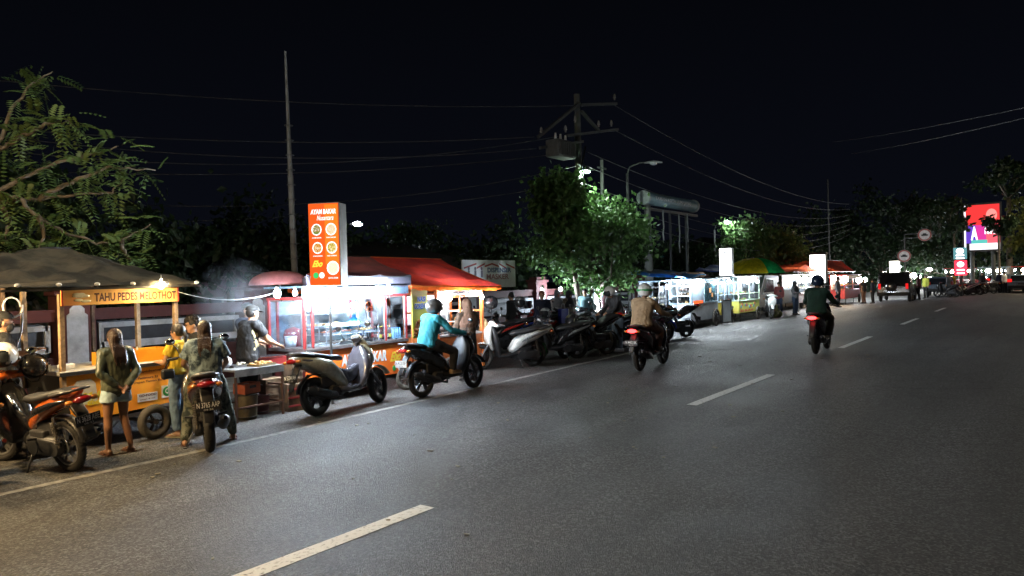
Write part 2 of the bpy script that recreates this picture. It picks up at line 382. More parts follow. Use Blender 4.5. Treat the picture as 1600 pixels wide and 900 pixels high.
# dark house and yard behind the fence
def house(name, label, x, y, w, d, h, rows, cols, wallm, roofm, lit=()):
    t = thing(name, label, 'building', (x, y, 0))
    MB().box((0, 0, h/2), (w, d, h)).build('wall', wallm, t)
    r = MB(); ov = .6
    vs = [(-w/2-ov, -d/2-ov, h), (w/2+ov, -d/2-ov, h), (w/2+ov, d/2+ov, h), (-w/2-ov, d/2+ov, h), (-w/2+d/2, 0, h+d*.22), (w/2-d/2, 0, h+d*.22)]
    r.add(vs, [(0, 1, 5, 4), (1, 2, 5), (2, 3, 4, 5), (3, 0, 4), (3, 2, 1, 0)]); r.build('roof', roofm, t)
    k = 0
    for j in range(rows):
        for i in range(cols):
            cx = -w/2+w*(i+.5)/cols; cz = h*(j+.5)/rows
            f = MB().box((cx, -d/2-.03, cz), (w/cols*.5, .08, h/rows*.5)).build('window', M('window_frame_dark', (.12, .11, .1), .6), t)
            MB().box((cx, -d/2-.08, cz), (w/cols*.42, .03, h/rows*.42)).build('pane', EM('lit_window', (1, .8, .5), .5) if k in lit else M('dark_pane', (.02, .025, .03), .15), f)
            k += 1
    return t
roofd = M('dark_roof_tiles', (.05, .04, .035), .8, bump=.4, bscale=9)
wallg = M('grey_house_wall', (.12, .12, .12), .85, var=.3, scale=1)
wallm = M('dim_red_house_wall', (.07, .028, .028), .85, var=.3, scale=1)
house('town_house', 'dark grey house with tiled roof behind the tofu stall', 4.5, 24, 12, 7, 2.6, 1, 4, wallg, roofd)
house('town_hall', 'long dark maroon hall behind the fence and chicken cart', 21, 26, 18, 8, 2.2, 1, 7, wallm, roofd)
house('shop_block', 'dim grey two storey block far behind the red tent', 92, 34, 22, 10, 4.5, 1, 6, wallg, roofd, lit=(4,))
_p = ray(1430, 306)*(125/ray(1430, 306).x)
house('office_block', 'distant grey block rising above the far trees beyond the round signs', 128, _p.y, 6, 6.5, _p.z+CAM_H-1.4, 3, 2, M('pale_block_wall', (.4, .4, .4), .8), roofd, lit=(4,))
# ------------------------------------------------------------------ motorbikes (x forward, rear axle at x=0, wheels on z=0)
BC = {}
def cached(key, f):
    if key not in BC: BC[key] = f()
    me = BC[key]; return me
def part(name, key, f, mats, parent):
    return put(name, cached(key, lambda: f().mesh(name)), mats, parent)
tail_red = M('red_tail_lens', (.35, .01, .012), .15, coat=1)
lampglass = M('headlamp_glass', (.55, .57, .6), .1, coat=1)
amber = M('amber_lens', (.6, .2, .03), .2, coat=1)
plate_bl = M('black_number_plate', (.015, .015, .016), .5)
plate_wh = M('white_number_plate', (.6, .6, .6), .5)
white_ink = M('white_lettering', (.8, .8, .8), .6)
black_ink = M('black_lettering', (.02, .02, .02), .6)
seatm = M('seat_vinyl', (.025, .025, .027), .5, bump=.25, bscale=200)
mirror_m = M('mirror_glass', (.6, .62, .65), .05, 1.)
def wheel_rim(Rr=.27):
    w = MB(); w.torus((0, 0, 0), Rr-.065, .016, seg=30, ms=8, wide=2.2)
    w.cyl((0, -.045, 0), (0, .045, 0), .035, seg=12); w.cyl((0, -.03, 0), (0, .03, 0), .055, seg=14)
    for k in range(5):
        a = 2*math.pi*k/5+.3
        for da in (-.13, .13):
            w.bar((.04*math.cos(a), 0, .04*math.sin(a)), ((Rr-.07)*math.cos(a+da), 0, (Rr-.07)*math.sin(a+da)), .02, .028)
    return w
def disc():
    w = MB(); w.torus((0, .05, 0), .085, .018, seg=22, ms=6, wide=.12)
    for k in range(5):
        a = 2*math.pi*k/5; w.bar((.03*math.cos(a), .05, .03*math.sin(a)), (.075*math.cos(a), .05, .075*math.sin(a)), .012, .004)
    return w
def tyre_mb(fat=.05):
    w = MB(); Rr = .285-fat; w.torus((0, 0, 0), Rr, fat, seg=40, ms=12)
    for k in range(40):
        a = 2*math.pi*k/40
        for s in (-1, 1):
            q = .2857; p0 = Vector((q*math.cos(a), s*.004, q*math.sin(a))); q2 = .275; p1 = Vector((q2*math.cos(a+.06*s), s*.034, q2*math.sin(a+.06*s)))
            w.bar(p0, p1, .006, .006)
    return w
def motorbike(name, label, loc, rz, body, accent=None, kind='matic', plate=None, plate_white=False, lean=7, steer=0., group=None, cat='motorbike', lights=False, tailon=0, seatc=None, mirrors=True, headup=False, detail=True, sc=1.):
    accent = accent or black_pl; WB = 1.27; big = kind == 'maxi'
    t = thing(name, label, cat, (loc[0], loc[1], 0), rz, group, rx=R(-lean) if lean else 0); t.scale = (sc, sc, sc)
    fat = .058 if big else (.05 if kind != 'bebek' else .042)
    axf = WB+.06 if big else WB
    for nm, xx in (('rear_wheel', 0), ('front_wheel', axf)):
        w = part(nm, 'rim', wheel_rim, M('alloy_rim', (.10, .10, .105), .35, .7) if kind != 'bebek' else M('silver_rim', (.38, .38, .39), .3, .8), t); w.location = (xx, 0, .285)
        if nm == 'front_wheel' and steer: w.rotation_euler = (0, 0, steer)
        part('tyre', ('ty', fat), lambda: tyre_mb(fat), rubber, w)
        part('brake_disc', 'disc', disc, steel, w)
    up = .03 if big else 0
    # tail fairing
    def tail():
        w = MB()
        if kind == 'bebek':
            w.loft([(-.34, 0, .90), (-.22, 0, .86), (-.02, 0, .78), (.2, 0, .70), (.38, 0, .60), (.50, 0, .48)], [(.05, .03), (.10, .06), (.125, .085), (.125, .095), (.10, .09), (.08, .07)], n=2.6, seg=18)
        elif kind == 'sport':
            w.loft([(-.42, 0, .98), (-.25, 0, .93), (-.02, 0, .84), (.2, 0, .76), (.35, 0, .66)], [(.04, .025), (.085, .05), (.115, .07), (.12, .08), (.1, .07)], n=2.4, seg=18)
        else:
            w.loft([(-.36, 0, .84+up), (-.22, 0, .80+up), (0, 0, .73+up), (.22, 0, .66+up), (.42, 0, .54), (.56, 0, .40)], [(.07, .035), (.125, .07), (.16+up, .11), (.165+up, .13), (.15, .12), (.12, .07)], n=2.8, seg=20)
        return w
    part('tail_fairing', ('tail', kind), tail, body, t)
    def stripe():
        w = MB()
        for s in (-1, 1):
            w.loft([(-.26, s*.115, .815+up), (-.05, s*.155, .765+up), (.2, s*.163, .69+up), (.36, s*.155, .60)], [(.010, .012), (.012, .03), (.012, .036), (.010, .012)], seg=8)
        return w
    if kind != 'sport': part('side_stripe', ('stripe', kind), stripe, accent, t)
    def seat():
        w = MB(); z = .10 if kind == 'sport' else 0
        w.loft([(-.30, 0, .90+up+z), (-.12, 0, .885+up+z), (.08, 0, .84+up+z), (.28, 0, .80+up), (.48, 0, .79+up), (.58, 0, .76+up)], [(.09, .02), (.125, .04), (.14, .045), (.14, .045), (.11, .04), (.06, .03)], n=3, seg=18)
        return w
    part('seat', ('seat', kind), seat, seatc or seatm, t)
    def under():
        w = MB()
        w.loft([(.02, .05, .29), (.2, .06, .30), (.42, .04, .30), (.55, 0, .32)], [(.075, .085), (.10, .115), (.12, .11), (.10, .07)], n=3, seg=14)
        w.cyl((.02, .085, .29), (.02, .15, .29), .09, .08, 16).cyl((.36, .09, .30), (.36, .16, .30), .105, .095, 18)
        w.loft([(-.02, .125, .29), (.40, .135, .30)], [(.025, .085), (.025, .10)], n=4, seg=12)
        w.cyl((.30, -.05, .32), (.30, -.13, .32), .10, .08, 16).cyl((.46, 0, .34), (.66, 0, .30), .07, .06, 12)
        for k in range(5): w.cyl((.48+k*.035, 0, .34-k*.006), (.492+k*.035, 0, .338-k*.006), .088, .088, 14)
        w.box((.24, 0, .47), (.3, .14, .16), bv=.02).box((.30, .10, .42), (.26, .07, .09), bv=.02)
        return w
    part('engine', 'engine', under, M('engine_casting', (.07, .07, .075), .5, .55, bump=.2, bscale=40), t)
    def exh():
        w = MB(); w.loft([(.26, -.15, .27), (.05, -.165, .30), (-.20, -.175, .385), (-.27, -.175, .41)], [(.045, .05), (.06, .068), (.058, .066), (.035, .04)], seg=14)
        w.tube([(.6, -.02, .25), (.5, -.1, .2), (.3, -.14, .24), (.22, -.15, .27)], .018)
        w.loft([(.12, -.215, .31), (-.14, -.232, .385)], [(.012, .04), (.012, .035)], seg=8)
        return w
    ex = part('exhaust', 'exh', exh, M('exhaust_black', (.035, .035, .037), .4, .5), t)
    part('exhaust_tip', 'exht', lambda: MB().cyl((-.272, -.175, .412), (-.30, -.175, .424), .022, .022, 12), chrome, ex)
    def shock():
        w = MB(); w.cyl((-.06, .12, .30), (.0, .11, .62), .014)
        for k in range(9): w.torus((-.05+k*.006, .118, .36+k*.026), .028, .006, 'Z', seg=10, ms=5)
        return w
    part('shock_absorber', 'shock', shock, M('spring_dark', (.07, .06, .05), .4), t)
    # rear mudguard with plate
    def guard():
        w = MB(); w.loft([(-.24, 0, .76+up), (-.33, 0, .66), (-.40, 0, .52), (-.44, 0, .42)], [(.075, .02), (.07, .015), (.06, .012), (.05, .01)], n=4, seg=12)
        w.torus((0, 0, .285), .325, .012, seg=14, ms=6, a0=1.2, a1=2.9, wide=5)
        return w
    part('rear_mudguard', ('guard', big), guard, black_pl, t)
    if plate:
        pl = part('number_plate', 'plate', lambda: MB().box((-.425, 0, .60), (.008, .27, .11), bv=.003), plate_wh if plate_white else plate_bl, t)
        a, b_ = plate
        text(a, -.12, .12, .585, .645, -.431, black_ink if plate_white else white_ink, pl, face='side', fat=.01)
        text(b_, -.05, .05, .553, .573, -.431, black_ink if plate_white else white_ink, pl, face='side', fat=.0)
    ez = .9+.12 if kind == 'sport' else .81+up
    tl = part('tail_light', ('tl', ez), lambda: MB().ell((-.375, 0, ez), (.05, .10, .04)), EM('lit_tail_lamp', (1., .03, .03), tailon) if tailon else tail_red, t)
    for s in (-1, 1): part('turn_signal', ('ts', ez, s), lambda: MB().ell((-.36, s*.135, ez-.01), (.035, .04, .025)), amber, t)
    if kind != 'sport':
        part('grab_rail', ('rail', big), lambda: MB().tube([(-.05, .14, .86+up), (-.25, .13, .90+up), (-.37, .09, .92+up), (-.39, 0, .925+up), (-.37, -.09, .92+up), (-.25, -.13, .90+up), (-.05, -.14, .86+up)], .015), M('rail_grey', (.12, .12, .125), .4, .6) , t)
    if kind in ('matic', 'maxi'):
        def floor_():
            w = MB(); w.loft([(.42, 0, .34), (.6, 0, .31), (.86, 0, .33)], [(.15, .05), (.16, .05), (.15, .05)], n=4, seg=16)
            if big: w.loft([(.5, 0, .52), (.7, 0, .50), (.92, 0, .60)], [(.09, .14), (.075, .12), (.09, .10)], n=3, seg=16)
            return w
        part('floorboard', ('floor', big), floor_, accent if big else black_pl, t)
    elif kind == 'bebek':
        part('centre_spine', 'spine', lambda: MB().loft([(.44, 0, .50), (.62, 0, .47), (.82, 0, .60), (.95, 0, .76)], [(.06, .09), (.05, .06), (.055, .07), (.06, .07)], n=2.5, seg=14), accent, t)
    else:
        part('fuel_tank', 'tank', lambda: MB().loft([(.40, 0, .82), (.55, 0, .88), (.75, 0, .90), (.92, 0, .84)], [(.08, .06), (.14, .11), (.16, .13), (.10, .08)], n=2.3, seg=18), body, t)
        part('belly_cowl', 'belly', lambda: MB().loft([(.45, 0, .34), (.7, 0, .42), (.98, 0, .66)], [(.12, .12), (.16, .18), (.15, .2)], n=2.6, seg=16), accent, t)
    zz = 1.0 if not big else 1.04
    if kind in ('matic', 'maxi', 'bebek'):
        def shield():
            w = MB(); k = 1.1 if big else 1.
            w.loft([(.84, 0, .30), (.90, 0, .45), (.95, 0, .62), (1.0, 0, .80), (1.02, 0, .93)], [(.14*k, .05), (.20*k, .06), (.225*k, .07), (.19*k, .07), (.10, .05)], n=3, seg=20)
            return w
        part('leg_shield', ('shield', big), shield, black_pl if kind == 'matic' else accent, t)
        def nose():
            w = MB(); w.loft([(1.0, 0, .46), (1.07, 0, .58), (1.12, 0, .72), (1.11, 0, .86), (1.06, 0, .95)], [(.08, .05), (.15, .07), (.19, .08), (.17, .07), (.09, .05)], n=2.5, seg=18)
            if big: w.loft([(1.12, 0, .9), (1.04, 0, 1.02), (.98, 0, 1.12)], [(.16, .012), (.14, .01), (.10, .008)], n=3, seg=14)
            return w
        part('front_fairing', ('nose', big), nose, body, t)
    else:
        part('front_fairing', 'spnose', lambda: MB().loft([(1.05, 0, .60), (1.14, 0, .78), (1.20, 0, .90), (1.10, 0, 1.04)], [(.12, .1), (.16, .11), (.14, .08), (.06, .03)], n=2.4, seg=18), body, t)
    def fork():
        w = MB()
        for s in (-1, 1): w.cyl((axf, s*.075, .285), (1.06, s*.075, .66), .021, .026).cyl((axf, s*.075, .285), (1.17, s*.075, .47), .03, .03)
        w.cyl((1.08, 0, .6), (.98, 0, 1.0), .03)
        return w
    part('fork', ('fork', axf), fork, dsteel, t)
    part('front_mudguard', ('fm', axf), lambda: MB().torus((axf, 0, .285), .318, .012, seg=16, ms=8, a0=.5, a1=2.6, wide=5.5), body, t)
    def bars():
        w = MB(); w.tube([(.86, .36, zz+.01), (.93, .22, zz+.03), (.98, .06, zz), (.98, -.06, zz), (.93, -.22, zz+.03), (.86, -.36, zz+.01)], .012)
        for s in (-1, 1):
            w.cyl((.855, s*.375, zz+.01), (.90, s*.25, zz+.02), .019); w.tube([(.93, s*.22, zz+.03), (.965, s*.28, zz+.02), (.945, s*.38, zz)], .006)
            w.cyl((.93, s*.21, zz+.06), (.93, s*.21, zz+.02), .022)
        return w
    part('handlebar', ('bars', zz), bars, black_pl, t)
    if detail: part('control_cables', ('cab', zz), lambda: MB().tube([(.95, .2, zz+.03), (1.10, .16, zz+.08), (1.16, .08, zz-.08), (1.12, .05, zz-.3)], .005).tube([(.95, -.2, zz+.03), (1.08, -.12, zz+.10), (1.15, -.05, zz-.05), (1.12, -.06, zz-.3)], .005), black_pl, t)
    if kind in ('matic', 'bebek'):
        part('handlebar_cowl', 'cowl', lambda: MB().loft([(.97, -.21, .985), (1.0, -.1, 1.0), (1.02, 0, 1.01), (1.0, .1, 1.0), (.97, .21, .985)], [(.03, .03), (.06, .05), (.075, .062), (.06, .05), (.03, .03)], wdir=(1, 0, 0), seg=14), body, t)
        part('headlight', 'hl1', lambda: MB().ell((1.07, 0, .99), (.03, .085, .045)), EM('lit_head_lamp', (1, .97, .9), 12) if lights else lampglass, t)
    else:
        part('dashboard', ('dash', zz), lambda: MB().box((1.0, 0, zz+.02), (.08, .16, .09), ry=-.6, bv=.015), black_pl, t)
        part('headlight', ('hl2', big), lambda: MB().ell((1.165, .075, .80), (.04, .065, .035)).ell((1.165, -.075, .80), (.04, .065, .035)), EM('lit_head_lamp', (1, .97, .9), 12) if lights else lampglass, t)
    if mirrors:
        for s in (-1, 1):
            mi_ = part('mirror', ('mir', s, zz), lambda: MB().tube([(.93, s*.21, zz+.03), (.93, s*.25, zz+.14), (.94, s*.30, zz+.20)], .006).ell((.95, s*.32, zz+.23), (.022, .065, .042)), black_pl, t)
            part('mirror_glass', ('mg', s, zz), lambda: MB().ell((.935, s*.32, zz+.23), (.010, .055, .034)), mirror_m, mi_)
    if lean: part('side_stand', 'stand', lambda: MB().tube([(.42, .10, .27), (.38, .20, .12), (.37, .245, .03)], .011).box((.37, .26, .02), (.07, .04, .012)), dsteel, t)
    part('footpeg', 'peg', lambda: MB().cyl((.28, .13, .38), (.28, .24, .40), .013).cyl((.28, -.13, .38), (.28, -.24, .40), .013), black_pl, t)
    return t

def helmet(label, loc, rz, col, group='helmets left on parked bikes', visor=True, tilt=(0., 0.), col2=None, r=.135, openf=True):
    t = thing('helmet', label, 'helmet', loc, rz, group); t.rotation_euler = (tilt[0], tilt[1], rz)
    w = MB(); rr = (r*1.12, r*.97, r)
    seg, rg = 24, 16; vs = []; fs = []
    for k in range(rg+1):
        z = math.cos(math.pi*k/rg*.74)
        q = math.sqrt(max(0, 1-z*z))
        for i in range(seg):
            a = 2*math.pi*i/seg; vs.append((rr[0]*q*math.cos(a), rr[1]*q*math.sin(a), rr[2]*z))
    for k in range(rg):
        for i in range(seg):
            j = (i+1) % seg; a = 2*math.pi*(i+.5)/seg; a = a if a < math.pi else 2*math.pi-a
            if a < 1.05 and k > 7: continue      # face opening
            fs.append((k*seg+i, k*seg+j, (k+1)*seg+j, (k+1)*seg+i))
    w.add(vs, fs, 0, True); o = w.build('shell', col, t); solid(o, .012)
    MB().ell((0, 0, -.01), (r*1.02, r*.88, r*.9), seg=16, rings=10).build('liner', M('helmet_liner', (.02, .02, .02), .9), t)
    if col2: MB().torus((0, 0, .01), r*1.09, .012, 'Z', seg=24, ms=6, a0=1.2, a1=5.1, wide=2.).build('trim_band', col2, t)
    if visor:
        n = 10; v2 = []
        for j in range(5):
            for i in range(n+1):
                a = -1.15+2.3*i/n; zz = .045-.11*j/4; q = math.sqrt(1-(zz/r*.8)**2); v2.append((rr[0]*1.09*q*math.cos(a), rr[1]*1.09*q*math.sin(a), zz))
        fs2 = [(j*(n+1)+i, j*(n+1)+i+1, (j+1)*(n+1)+i+1, (j+1)*(n+1)+i) for j in range(4) for i in range(n)]
        w = MB(); w.add(v2, fs2, 0, True); w.build('visor', M('smoked_visor', (.03, .035, .04), .06, coat=1), t)
    w = MB(); w.tube([(.02, r*.9, -.06), (.03, r*.6, -.16), (.03, 0, -.19), (.03, -r*.6, -.16), (.02, -r*.9, -.06)], .006); w.build('chin_strap', black_pl, t)
    return t

# ------------------------------------------------------------------ people (x forward, y left, drawn at 1.65 m)
STAND = dict(pel=(0, 0, .92), wst=(.0, 0, 1.04), chs=(-.01, 0, 1.24), nek=(-.01, 0, 1.40), hed=(.015, 0, 1.53),
    shl=(-.01, .175, 1.345), shr=(-.01, -.175, 1.345), ell=(-.03, .215, 1.08), elr=(-.03, -.215, 1.08), hal=(.04, .225, .84), har=(.04, -.225, .84),
    hpl=(0, .09, .88), hpr=(0, -.09, .88), knl=(.02, .095, .48), knr=(.02, -.095, .48), anl=(-.02, .10, .085), anr=(-.02, -.10, .085))
def remesh(mb, name, vox, mats, parent, sm=True, disp=0., strand=0.):
    me = mb.mesh(name, False); o = bpy.data.objects.new(name, me)
    md = o.modifiers.new('r', 'REMESH'); md.mode = 'VOXEL'; md.voxel_size = vox; md.use_smooth_shade = True
    s = o.modifiers.new('sm', 'SMOOTH'); s.factor = .5; s.iterations = 2
    me2 = evaluated(o)
    if disp:
        for v in me2.vertices:
            p = v.co
            a = noise.noise((p.x*9, p.y*9, p.z*5+3))+.8*abs(noise.noise((p.x*17+p.z*5, p.y*17, p.z*9+1)))+.35*noise.noise((p.x*34, p.y*34, p.z*15))
            v.co = p+v.normal*(a*disp)
    if strand:
        for v in me2.vertices:
            p = v.co; a = math.atan2(p.y, p.x+.05)
            v.co = p+v.normal*(noise.noise((a*14, p.z*1.2, 4.))+.6*noise.noise((a*34, p.z*2, 1.)))*strand
    for p in me2.polygons: p.use_smooth = True
    me2.name = name; me2.materials.clear()
    return put(name, me2, mats, parent)
def person(label, loc, az, h=1.65, pose=None, shirt=None, sleeve=.5, pants=None, pleg=1., shoe=None, hair='short', hairm=None, skinm=None, build=1., vox=.011,
           group=None, hem=.84, dress=None, hijab=None, mask=None, look=0., sandals=False, face=True, cap=None, hands=True, zoff=0., glasses=False, name='person', jacket=False, rx=0.):
    J = {k: Vector(v) for k, v in {**STAND, **(pose or {})}.items()}
    t = thing(name, label, 'person', (loc[0], loc[1], zoff), az, group, rx=rx); s = h/1.65; t.scale = (s, s, s)
    sk = skinm or skin_m; b = build
    def lim(w, a, c, r0, r1, k=0., wd=(0, 1, 0)):
        mid = (a+c)/2
        d = (c-a).normalized(); wdv = Vector(wd)
        if abs(d.dot(wdv)) > .85: wdv = Vector((1, 0, 0))
        w.loft([a, a.lerp(c, .3), a.lerp(c, .7), c], [(r0, r0), (r0*.98+k, r0*.98+k), ((r0*.4+r1*.6), (r0*.4+r1*.6)), (r1, r1)], wdir=wdv, seg=12)
    lat = (J['shl']-J['shr']).normalized(); latp = (J['hpl']-J['hpr']).normalized()
    def torso(w, g=0., low=None, top=True):
        pts = [J['pel']-Vector((0, 0, .03)), J['wst'], J['chs'], J['chs'].lerp(J['nek'], .45), J['chs'].lerp(J['nek'], .8)]
        rr = [(.158*b+g, .105*b+g), (.128*b+g, .088*b+g), (.150*b+g, .103*b+g), (.152*b+g, .088*b+g), (.10+g, .06+g)]
        w.loft(pts, rr, wdir=lat, n=2.3, seg=18)
        w.loft([J['shl'], J['chs'].lerp(J['nek'], .6), J['shr']], [(.052+g, .052+g), (.06+g, .07+g), (.052+g, .052+g)], wdir=(1, 0, 0), seg=12)
    w = MB(); torso(w)
    w.loft([J['chs'].lerp(J['nek'], .7), J['nek'], J['nek'].lerp(J['hed'], .5)], [(.058, .055), (.05, .05), (.048, .05)], wdir=(0, 1, 0), seg=12)
    hm = Matrix.Rotation(look, 3, 'Z'); hd = J['hed']
    tl_ = (J['hed']-J['nek']).normalized(); pitchq = Vector((0, 0, 1)).rotation_difference((Vector((0, 0, 1))+tl_*.8).normalized()).to_matrix()
    HM = pitchq@hm
    w.ell(hd+HM@Vector((-.012, 0, .02)), (.095, .078, .105), rot=HM, seg=18, rings=12)
    w.ell(hd+HM@Vector((.018, 0, -.035)), (.066, .058, .082), rot=HM, seg=16, rings=10)
    if face:
        w.ell(hd+HM@Vector((.092, 0, -.02)), (.018, .014, .024), rot=HM, seg=10, rings=6)
        w.ell(hd+HM@Vector((.075, 0, .02)), (.015, .045, .012), rot=HM, seg=10, rings=6)
        w.ell(hd+HM@Vector((.07, 0, -.062)), (.016, .024, .010), rot=HM, seg=10, rings=6)
        w.ell(hd+HM@Vector((.055, 0, -.098)), (.022, .026, .02), rot=HM, seg=10, rings=6)
        for q in (-1, 1): w.ell(hd+HM@Vector((-.01, q*.08, -.01)), (.02, .01, .032), rot=HM, seg=8, rings=6)
    for q, sh, el, ha in ((1, 'shl', 'ell', 'hal'), (-1, 'shr', 'elr', 'har')):
        lim(w, J[sh], J[el], .046*b, .036); lim(w, J[el], J[ha], .037, .025, .002)
        if hands:
            d = (J[ha]-J[el]).normalized(); sd = Vector((0, 0, 1)).cross(d)
            sd = sd.normalized() if sd.length > .1 else Vector((1, 0, 0))
            nn = d.cross(sd).normalized()
            if d.z < -.5: sd, nn = Vector((1, 0, 0)), Vector((0, q, 0))
            p = J[ha]; w.loft([p, p+d*.04, p+d*.085], [(.026, .019), (.040, .017), (.039, .014)], wdir=sd, n=3, seg=12)
            for k, (o_, ln) in enumerate(((-.030, .058), (-.010, .070), (.010, .067), (.029, .052))):
                a = p+d*.08+sd*o_; m1 = a+d*ln*.5+nn*(-.008*q if d.z < -.5 else -.008); e = a+d*ln*.86+nn*(-.03*(q if d.z < -.5 else 1))
                w.loft([a, m1, e], [(.0095, .0095), (.009, .009), (.0075, .0075)], wdir=sd, seg=8)
            a = p+d*.03+sd*(.03 if d.z < -.5 else -.03*q); e = a+sd*(.028 if d.z < -.5 else -.028*q)+d*.045
            w.loft([a, (a+e)/2+nn*.004, e], [(.013, .012), (.011, .011), (.009, .009)], wdir=nn, seg=8)
        else: w.ell(J[ha]+(J[ha]-J[el]).normalized()*.06, (.04, .03, .05))
    for hp, kn, an in (('hpl', 'knl', 'anl'), ('hpr', 'knr', 'anr')):
        lim(w, J[hp], J[kn], .085*b, .054*b)
        a, c = J[kn], J[an]; w.loft([a, a.lerp(c, .3), a.lerp(c, .65), c], [(.054*b, .054*b), (.054*b, .058*b), (.042, .044), (.034, .036)], wdir=(0, 1, 0), seg=12)
        w.loft([c+Vector((-.045, 0, -.045)), c+Vector((.04, 0, -.040)), c+Vector((.13, 0, -.058)), c+Vector((.175, 0, -.062))], [(.034, .036), (.040, .036), (.044, .022), (.036, .016)], wdir=(0, 1, 0), seg=12)
    remesh(w, 'body', vox if hands else vox*1.3, sk, t)
    g = .014
    if shirt and not dress:
        w = MB(); pts = [Vector((J['pel'].x*.6+J['wst'].x*.4, J['pel'].y, hem)) if J['knl'].z < .6 else J['pel']-Vector((0, 0, .04)), J['wst'], J['chs'], J['chs'].lerp(J['nek'], .45), J['chs'].lerp(J['nek'], .82)]
        e = .018 if jacket else .006
        rr = [(.168*b+g+e, .118*b+g+e), (.145*b+g+e, .108*b+g+e), (.155*b+g+e, .108*b+g+e), (.155*b+g, .092*b+g+e), (.085+g, .06+g)]
        w.loft(pts, rr, wdir=lat, n=2.3, seg=20, rnd=1)
        w.loft([J['shl'], J['chs'].lerp(J['nek'], .6), J['shr']], [(.058+g, .058+g), (.066+g, .075+g), (.058+g, .058+g)], wdir=(1, 0, 0), seg=12)
        for sh, el, ha in (('shl', 'ell', 'hal'), ('shr', 'elr', 'har')):
            if sleeve < 1: w.loft([J[sh], J[sh].lerp(J[el], sleeve)], [(.052*b+g, .052*b+g), (.058*b+g, .058*b+g)], wdir=(0, 1, 0) if abs((J[el]-J[sh]).normalized().y) < .8 else (1, 0, 0), seg=12, rnd=0)
            else: lim(w, J[sh], J[el], .050*b+g*.8, .040+g*.8, .002); lim(w, J[el], J[el].lerp(J[ha], min(1, sleeve-1+.0) if sleeve < 2 else 1), .040+g*.8, .031+g*.5)
        remesh(w, 'jacket' if jacket else 'shirt', vox*1.1, shirt, t, disp=.017 if vox < .015 else 0)
    if pants and not dress:
        w = MB(); w.loft([J['pel']+Vector((0, 0, .07)), J['pel']-Vector((0, 0, .05))], [(.142*b+g, .10*b+g), (.158*b+g, .115*b+g)], wdir=latp, n=2.3, seg=18)
        for hp, kn, an in (('hpl', 'knl', 'anl'), ('hpr', 'knr', 'anr')):
            if pleg <= .6: w.loft([J[hp], J[hp].lerp(J[kn], pleg*2*.5+.0)], [(.088*b+g, .092*b+g), (.088*b+g*1.6, .092*b+g*1.6)], wdir=(0, 1, 0), seg=14, rnd=0)
            else:
                lim(w, J[hp], J[kn], .09*b+g, .060*b+g); lim(w, J[kn], J[an].lerp(J[kn], .06+max(0, 1-pleg)), .060*b+g, .050+g*.8)
        remesh(w, 'trousers' if pleg > .6 else 'shorts', vox*1.1, pants, t, disp=.014 if vox < .015 else 0)
    if dress:
        w = MB(); w.loft([Vector((0, 0, .10)), Vector((0, 0, .5)), J['pel'], J['wst'], J['chs'], J['chs'].lerp(J['nek'], .7)], [(.21, .18), (.185, .155), (.175*b, .13*b), (.155*b, .12*b), (.17*b, .125*b), (.11, .08)], wdir=lat, n=2.1, seg=20, rnd=0)
        remesh(w, 'dress', vox*1.1, dress, t, disp=.014 if vox < .015 else 0)
        w = MB(); torso(w, g=.01)
        for sh, el, ha in (('shl', 'ell', 'hal'), ('shr', 'elr', 'har')): lim(w, J[sh], J[el], .056+g, .05+g); lim(w, J[el], J[ha], .05+g, .04+g)
        w.loft([J['wst']-Vector((0, 0, .06)), J['chs']], [(.17*b, .13*b), (.17*b, .125*b)], wdir=lat, seg=18)
        remesh(w, 'jacket', vox*1.1, shirt or dress, t, disp=.01 if vox < .015 else 0)
    hmz = hairm or M('black_hair', (.012, .009, .008), .45, bump=.4, bscale=80)
    if hijab:
        w = MB(); w.ell(hd+HM@Vector((-.018, 0, .022)), (.115, .102, .125), rot=HM, seg=18, rings=12)
        w.loft([hd+HM@Vector((-.03, 0, -.03)), J['nek']+Vector((-.01, 0, .0)), J['chs']+Vector((-.0, 0, .05)), J['chs']+Vector((-.0, 0, -.08))], [(.095, .095), (.10, .105), (.19, .14), (.20, .155)], wdir=lat, seg=18)
        remesh(w, 'headscarf', vox*1.1, hijab, t, disp=.010 if vox < .015 else 0)
    elif hair == 'long':
        w = MB(); w.ell(hd+HM@Vector((-.022, 0, .03)), (.106, .088, .106), rot=HM, seg=16, rings=10)
        w.loft([hd+Vector((-.05, 0, .03)), hd+Vector((-.055, 0, -.06)), J['nek']+Vector((-.065, 0, .0)), J['chs']+Vector((-.115, 0, .08)), J['chs']+Vector((-.125, 0, -.01))], [(.078, .05), (.088, .05), (.082, .045), (.088, .03), (.055, .016)], wdir=lat, n=2.2, seg=16)
        for q in range(9):
            yy = -.08+.02*q; w.tube([J['nek']+Vector((-.09, yy*.9, .03)), J['chs']+Vector((-.135, yy*1.0, .06)), J['chs']+Vector((-.135, yy*.9+random.uniform(-.02, .02), -.03-random.uniform(0, .05)))], [.016, .014, .007], seg=6)
        remesh(w, 'hair', vox*.75, hmz, t, strand=.010)
    elif hair == 'tied':
        w = MB(); w.ell(hd+HM@Vector((-.024, 0, .03)), (.102, .089, .105), rot=HM, seg=16, rings=10)
        w.loft([hd+Vector((-.10, 0, .0)), hd+Vector((-.14, 0, -.05)), hd+Vector((-.13, 0, -.16))], [(.03, .03), (.036, .03), (.02, .015)], wdir=lat, seg=12)
        remesh(w, 'hair', vox*.8, hmz, t, strand=.007)
    elif hair in ('short', 'curly') and not cap:
        w = MB(); w.ell(hd+HM@Vector((-.024, 0, .035)), (.100, .088, .100), rot=HM, seg=16, rings=10)
